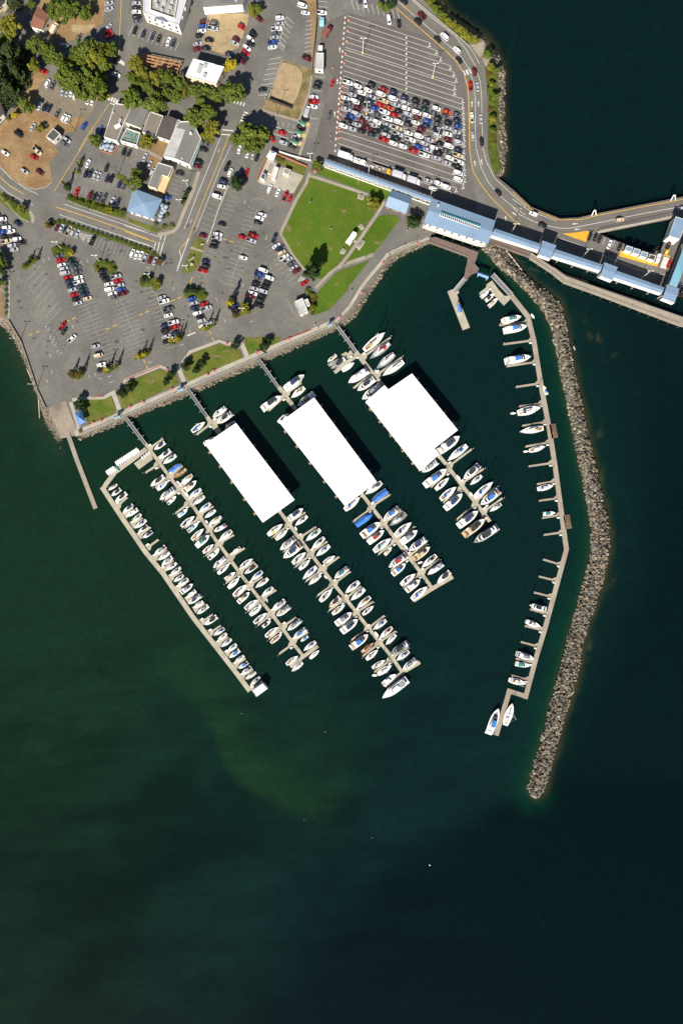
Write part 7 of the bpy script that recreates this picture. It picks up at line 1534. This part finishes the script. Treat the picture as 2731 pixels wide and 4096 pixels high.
fence('lot_fence', 'pale fence along the west side of the fenced dirt lot', T2, [(880, 160), (840, 330), (800, 490)], 1.2, WPOLE, 'fence', 0); fence('lot_fence', 'tan fence along the east side of the fenced dirt lot', T2, [(1280, 265), (1235, 390), (1190, 490)], 1.2, CREAM, 'fence', 0)
# signs, buoys and small things
def buoy(lab, x, y, s=.42):
    t = thing('mooring_buoy', lab, 'buoy', (*W(x, y, WL), WL), 0); mb = MB(); mb.loft([[(r * math.cos(a * .628), r * math.sin(a * .628), z) for a in range(10)] for z, r in ((-.3, .25 * s), (0, .5 * s), (.35, .5 * s), (.6, .2 * s))], 0, 0, 0); mb.build('float', WPOLE, t); mb = MB(); mb.tube((0, 0, .6), (0, 0, 1.2), .06, n=5); mb.build('staff', STEEL, t)
for lab, x, y, *bs in (('white buoy farthest south in open water', 1718, 3459, .85), ('white buoy in open water south-west of the breakwater tip', 1488, 3350), ('white buoy below the green bed', 1218, 3280), ('white buoy nearest the third dock end', 1300, 2927), ('white buoy nearest the westernmost dock end', 968, 2853)): buoy(lab, x, y, *bs)
for lab, fn, x0, y0, x1, y1 in (('long pale drift log on the breakwater corner near the pedestrian pier', Q4, 1370, 262, 1535, 470), ('drift log on the outer edge of the breakwater', F2, 1015, -288, 1027, -250), ('drift log lying on the lower breakwater', F4, 990, 455, 1015, 425), ('white drift log in the shallows by the ramp', N1, 135, 480, 148, 710), ('bleached log on the beach bank below the lamp', P1, 130, 895, 215, 968), ('bleached log on the beach bank farther south', P1, 285, 1255, 350, 1400)):
    a, b = W(*fn(x0, y0), -1.5), W(*fn(x1, y1), -1.5); z = -2.6 if fn in (N1, P1) else (-2.0 if fn is Q4 else .7); mb = MB(); mb.tube((*a, z), (*b, z), .32, .2, n=7); o = mb.build('drift_log', mat('bleached_wood', (.55, .5, .42), .9), loc=(*a, z)); tag(o, lab, 'log')
rockm = MB()
t = thing('memorial_boulder', 'grey boulder on the small memorial lawn', 'boulder', (*W(*P2(700, 148)), .1)); rockm.loft([ring(0, 1.9, 1.7, 0, 3, 9), ring(.1, 2.0, 1.6, .6, 3, 9), ring(.1, 1.1, .9, 1.2, 2.4, 9)], 0, 0, 0); rockm.build('boulder', mat('boulder_grey', (.3, .28, .25), .95, (1, .2)), t)
for lab, fn, x, y, a in (('white bench across the small memorial lawn', P2, 700, 98, -40), ('white bench on the upper part of the memorial lawn', L2, 810, 1253, -12)):
    t = thing('lawn_bench', lab, 'bench', (*W(*fn(x, y)), .1), R(-a)); mb = MB(); mb.box((0, 0, .45), (3.6 if a < -30 else 1.7, .6, .1)); mb.build('seat', CONC, t)
    for s in (-1, 1): mb = MB(); mb.box((s * .7, 0, .2), (.2, .5, .4)); mb.build('leg', CONC2, t)
    mb = MB(); mb.box((0, .28, .75), (3.6 if a < -30 else 1.7, .08, .5)); mb.build('backrest', CONC, t)
rs = random.Random(9)
um = MB(); um.loft([[(1.15 * math.cos(a * .785), 1.15 * math.sin(a * .785), 2.2) for a in range(8)], [(.03 * math.cos(a * .785), .03 * math.sin(a * .785), 2.75) for a in range(8)]], 0, 0, 0); UM = mdata(um, 'canopy', mat('umbrella_grey', (.30, .36, .42), .8)); up = MB(); up.tube((0, 0, 0), (0, 0, 2.4), .04, n=5); UP = mdata(up, 'pole', DARKW)
for i, (fn, x, y) in enumerate([(L1, x, y) for x, y in ((1075, 215), (1115, 185), (1160, 185), (1100, 240), (1140, 235), (1185, 245), (1120, 270), (1170, 285), (1075, 255))] + [(L2, x, y) for x, y in ((390, 850), (410, 885), (400, 930), (425, 910), (385, 965), (375, 1005), (440, 870))]):
    w = 'on the orange-edged terrace of the cafe' if i < 9 else 'on the terrace east of the blue-roofed restaurant'
    t = thing('parasol', f'grey-blue parasol, {ORD[i if i < 9 else i - 9]} counted along {w.replace("on ", "")}', 'parasol', (*W(*fn(x, y)), .02), rs.random(), 'parasols ' + w)
    for nm, me in (('canopy', UM), ('pole', UP)): o = bpy.data.objects.new(nm, me); COL.objects.link(o); o.parent = t
fence('terrace_edge', 'low orange planter edge round the cafe parasol terrace', L1, [(1060, 270), (1185, 310), (1230, 190), (1105, 140), (1060, 270)], .5, MATS['wall_red'], 'planter', 0, True, .4)
print('COUNTS cars', NCAR, 'boats', NB, 'plants', NT, 'objects', len(bpy.data.objects))
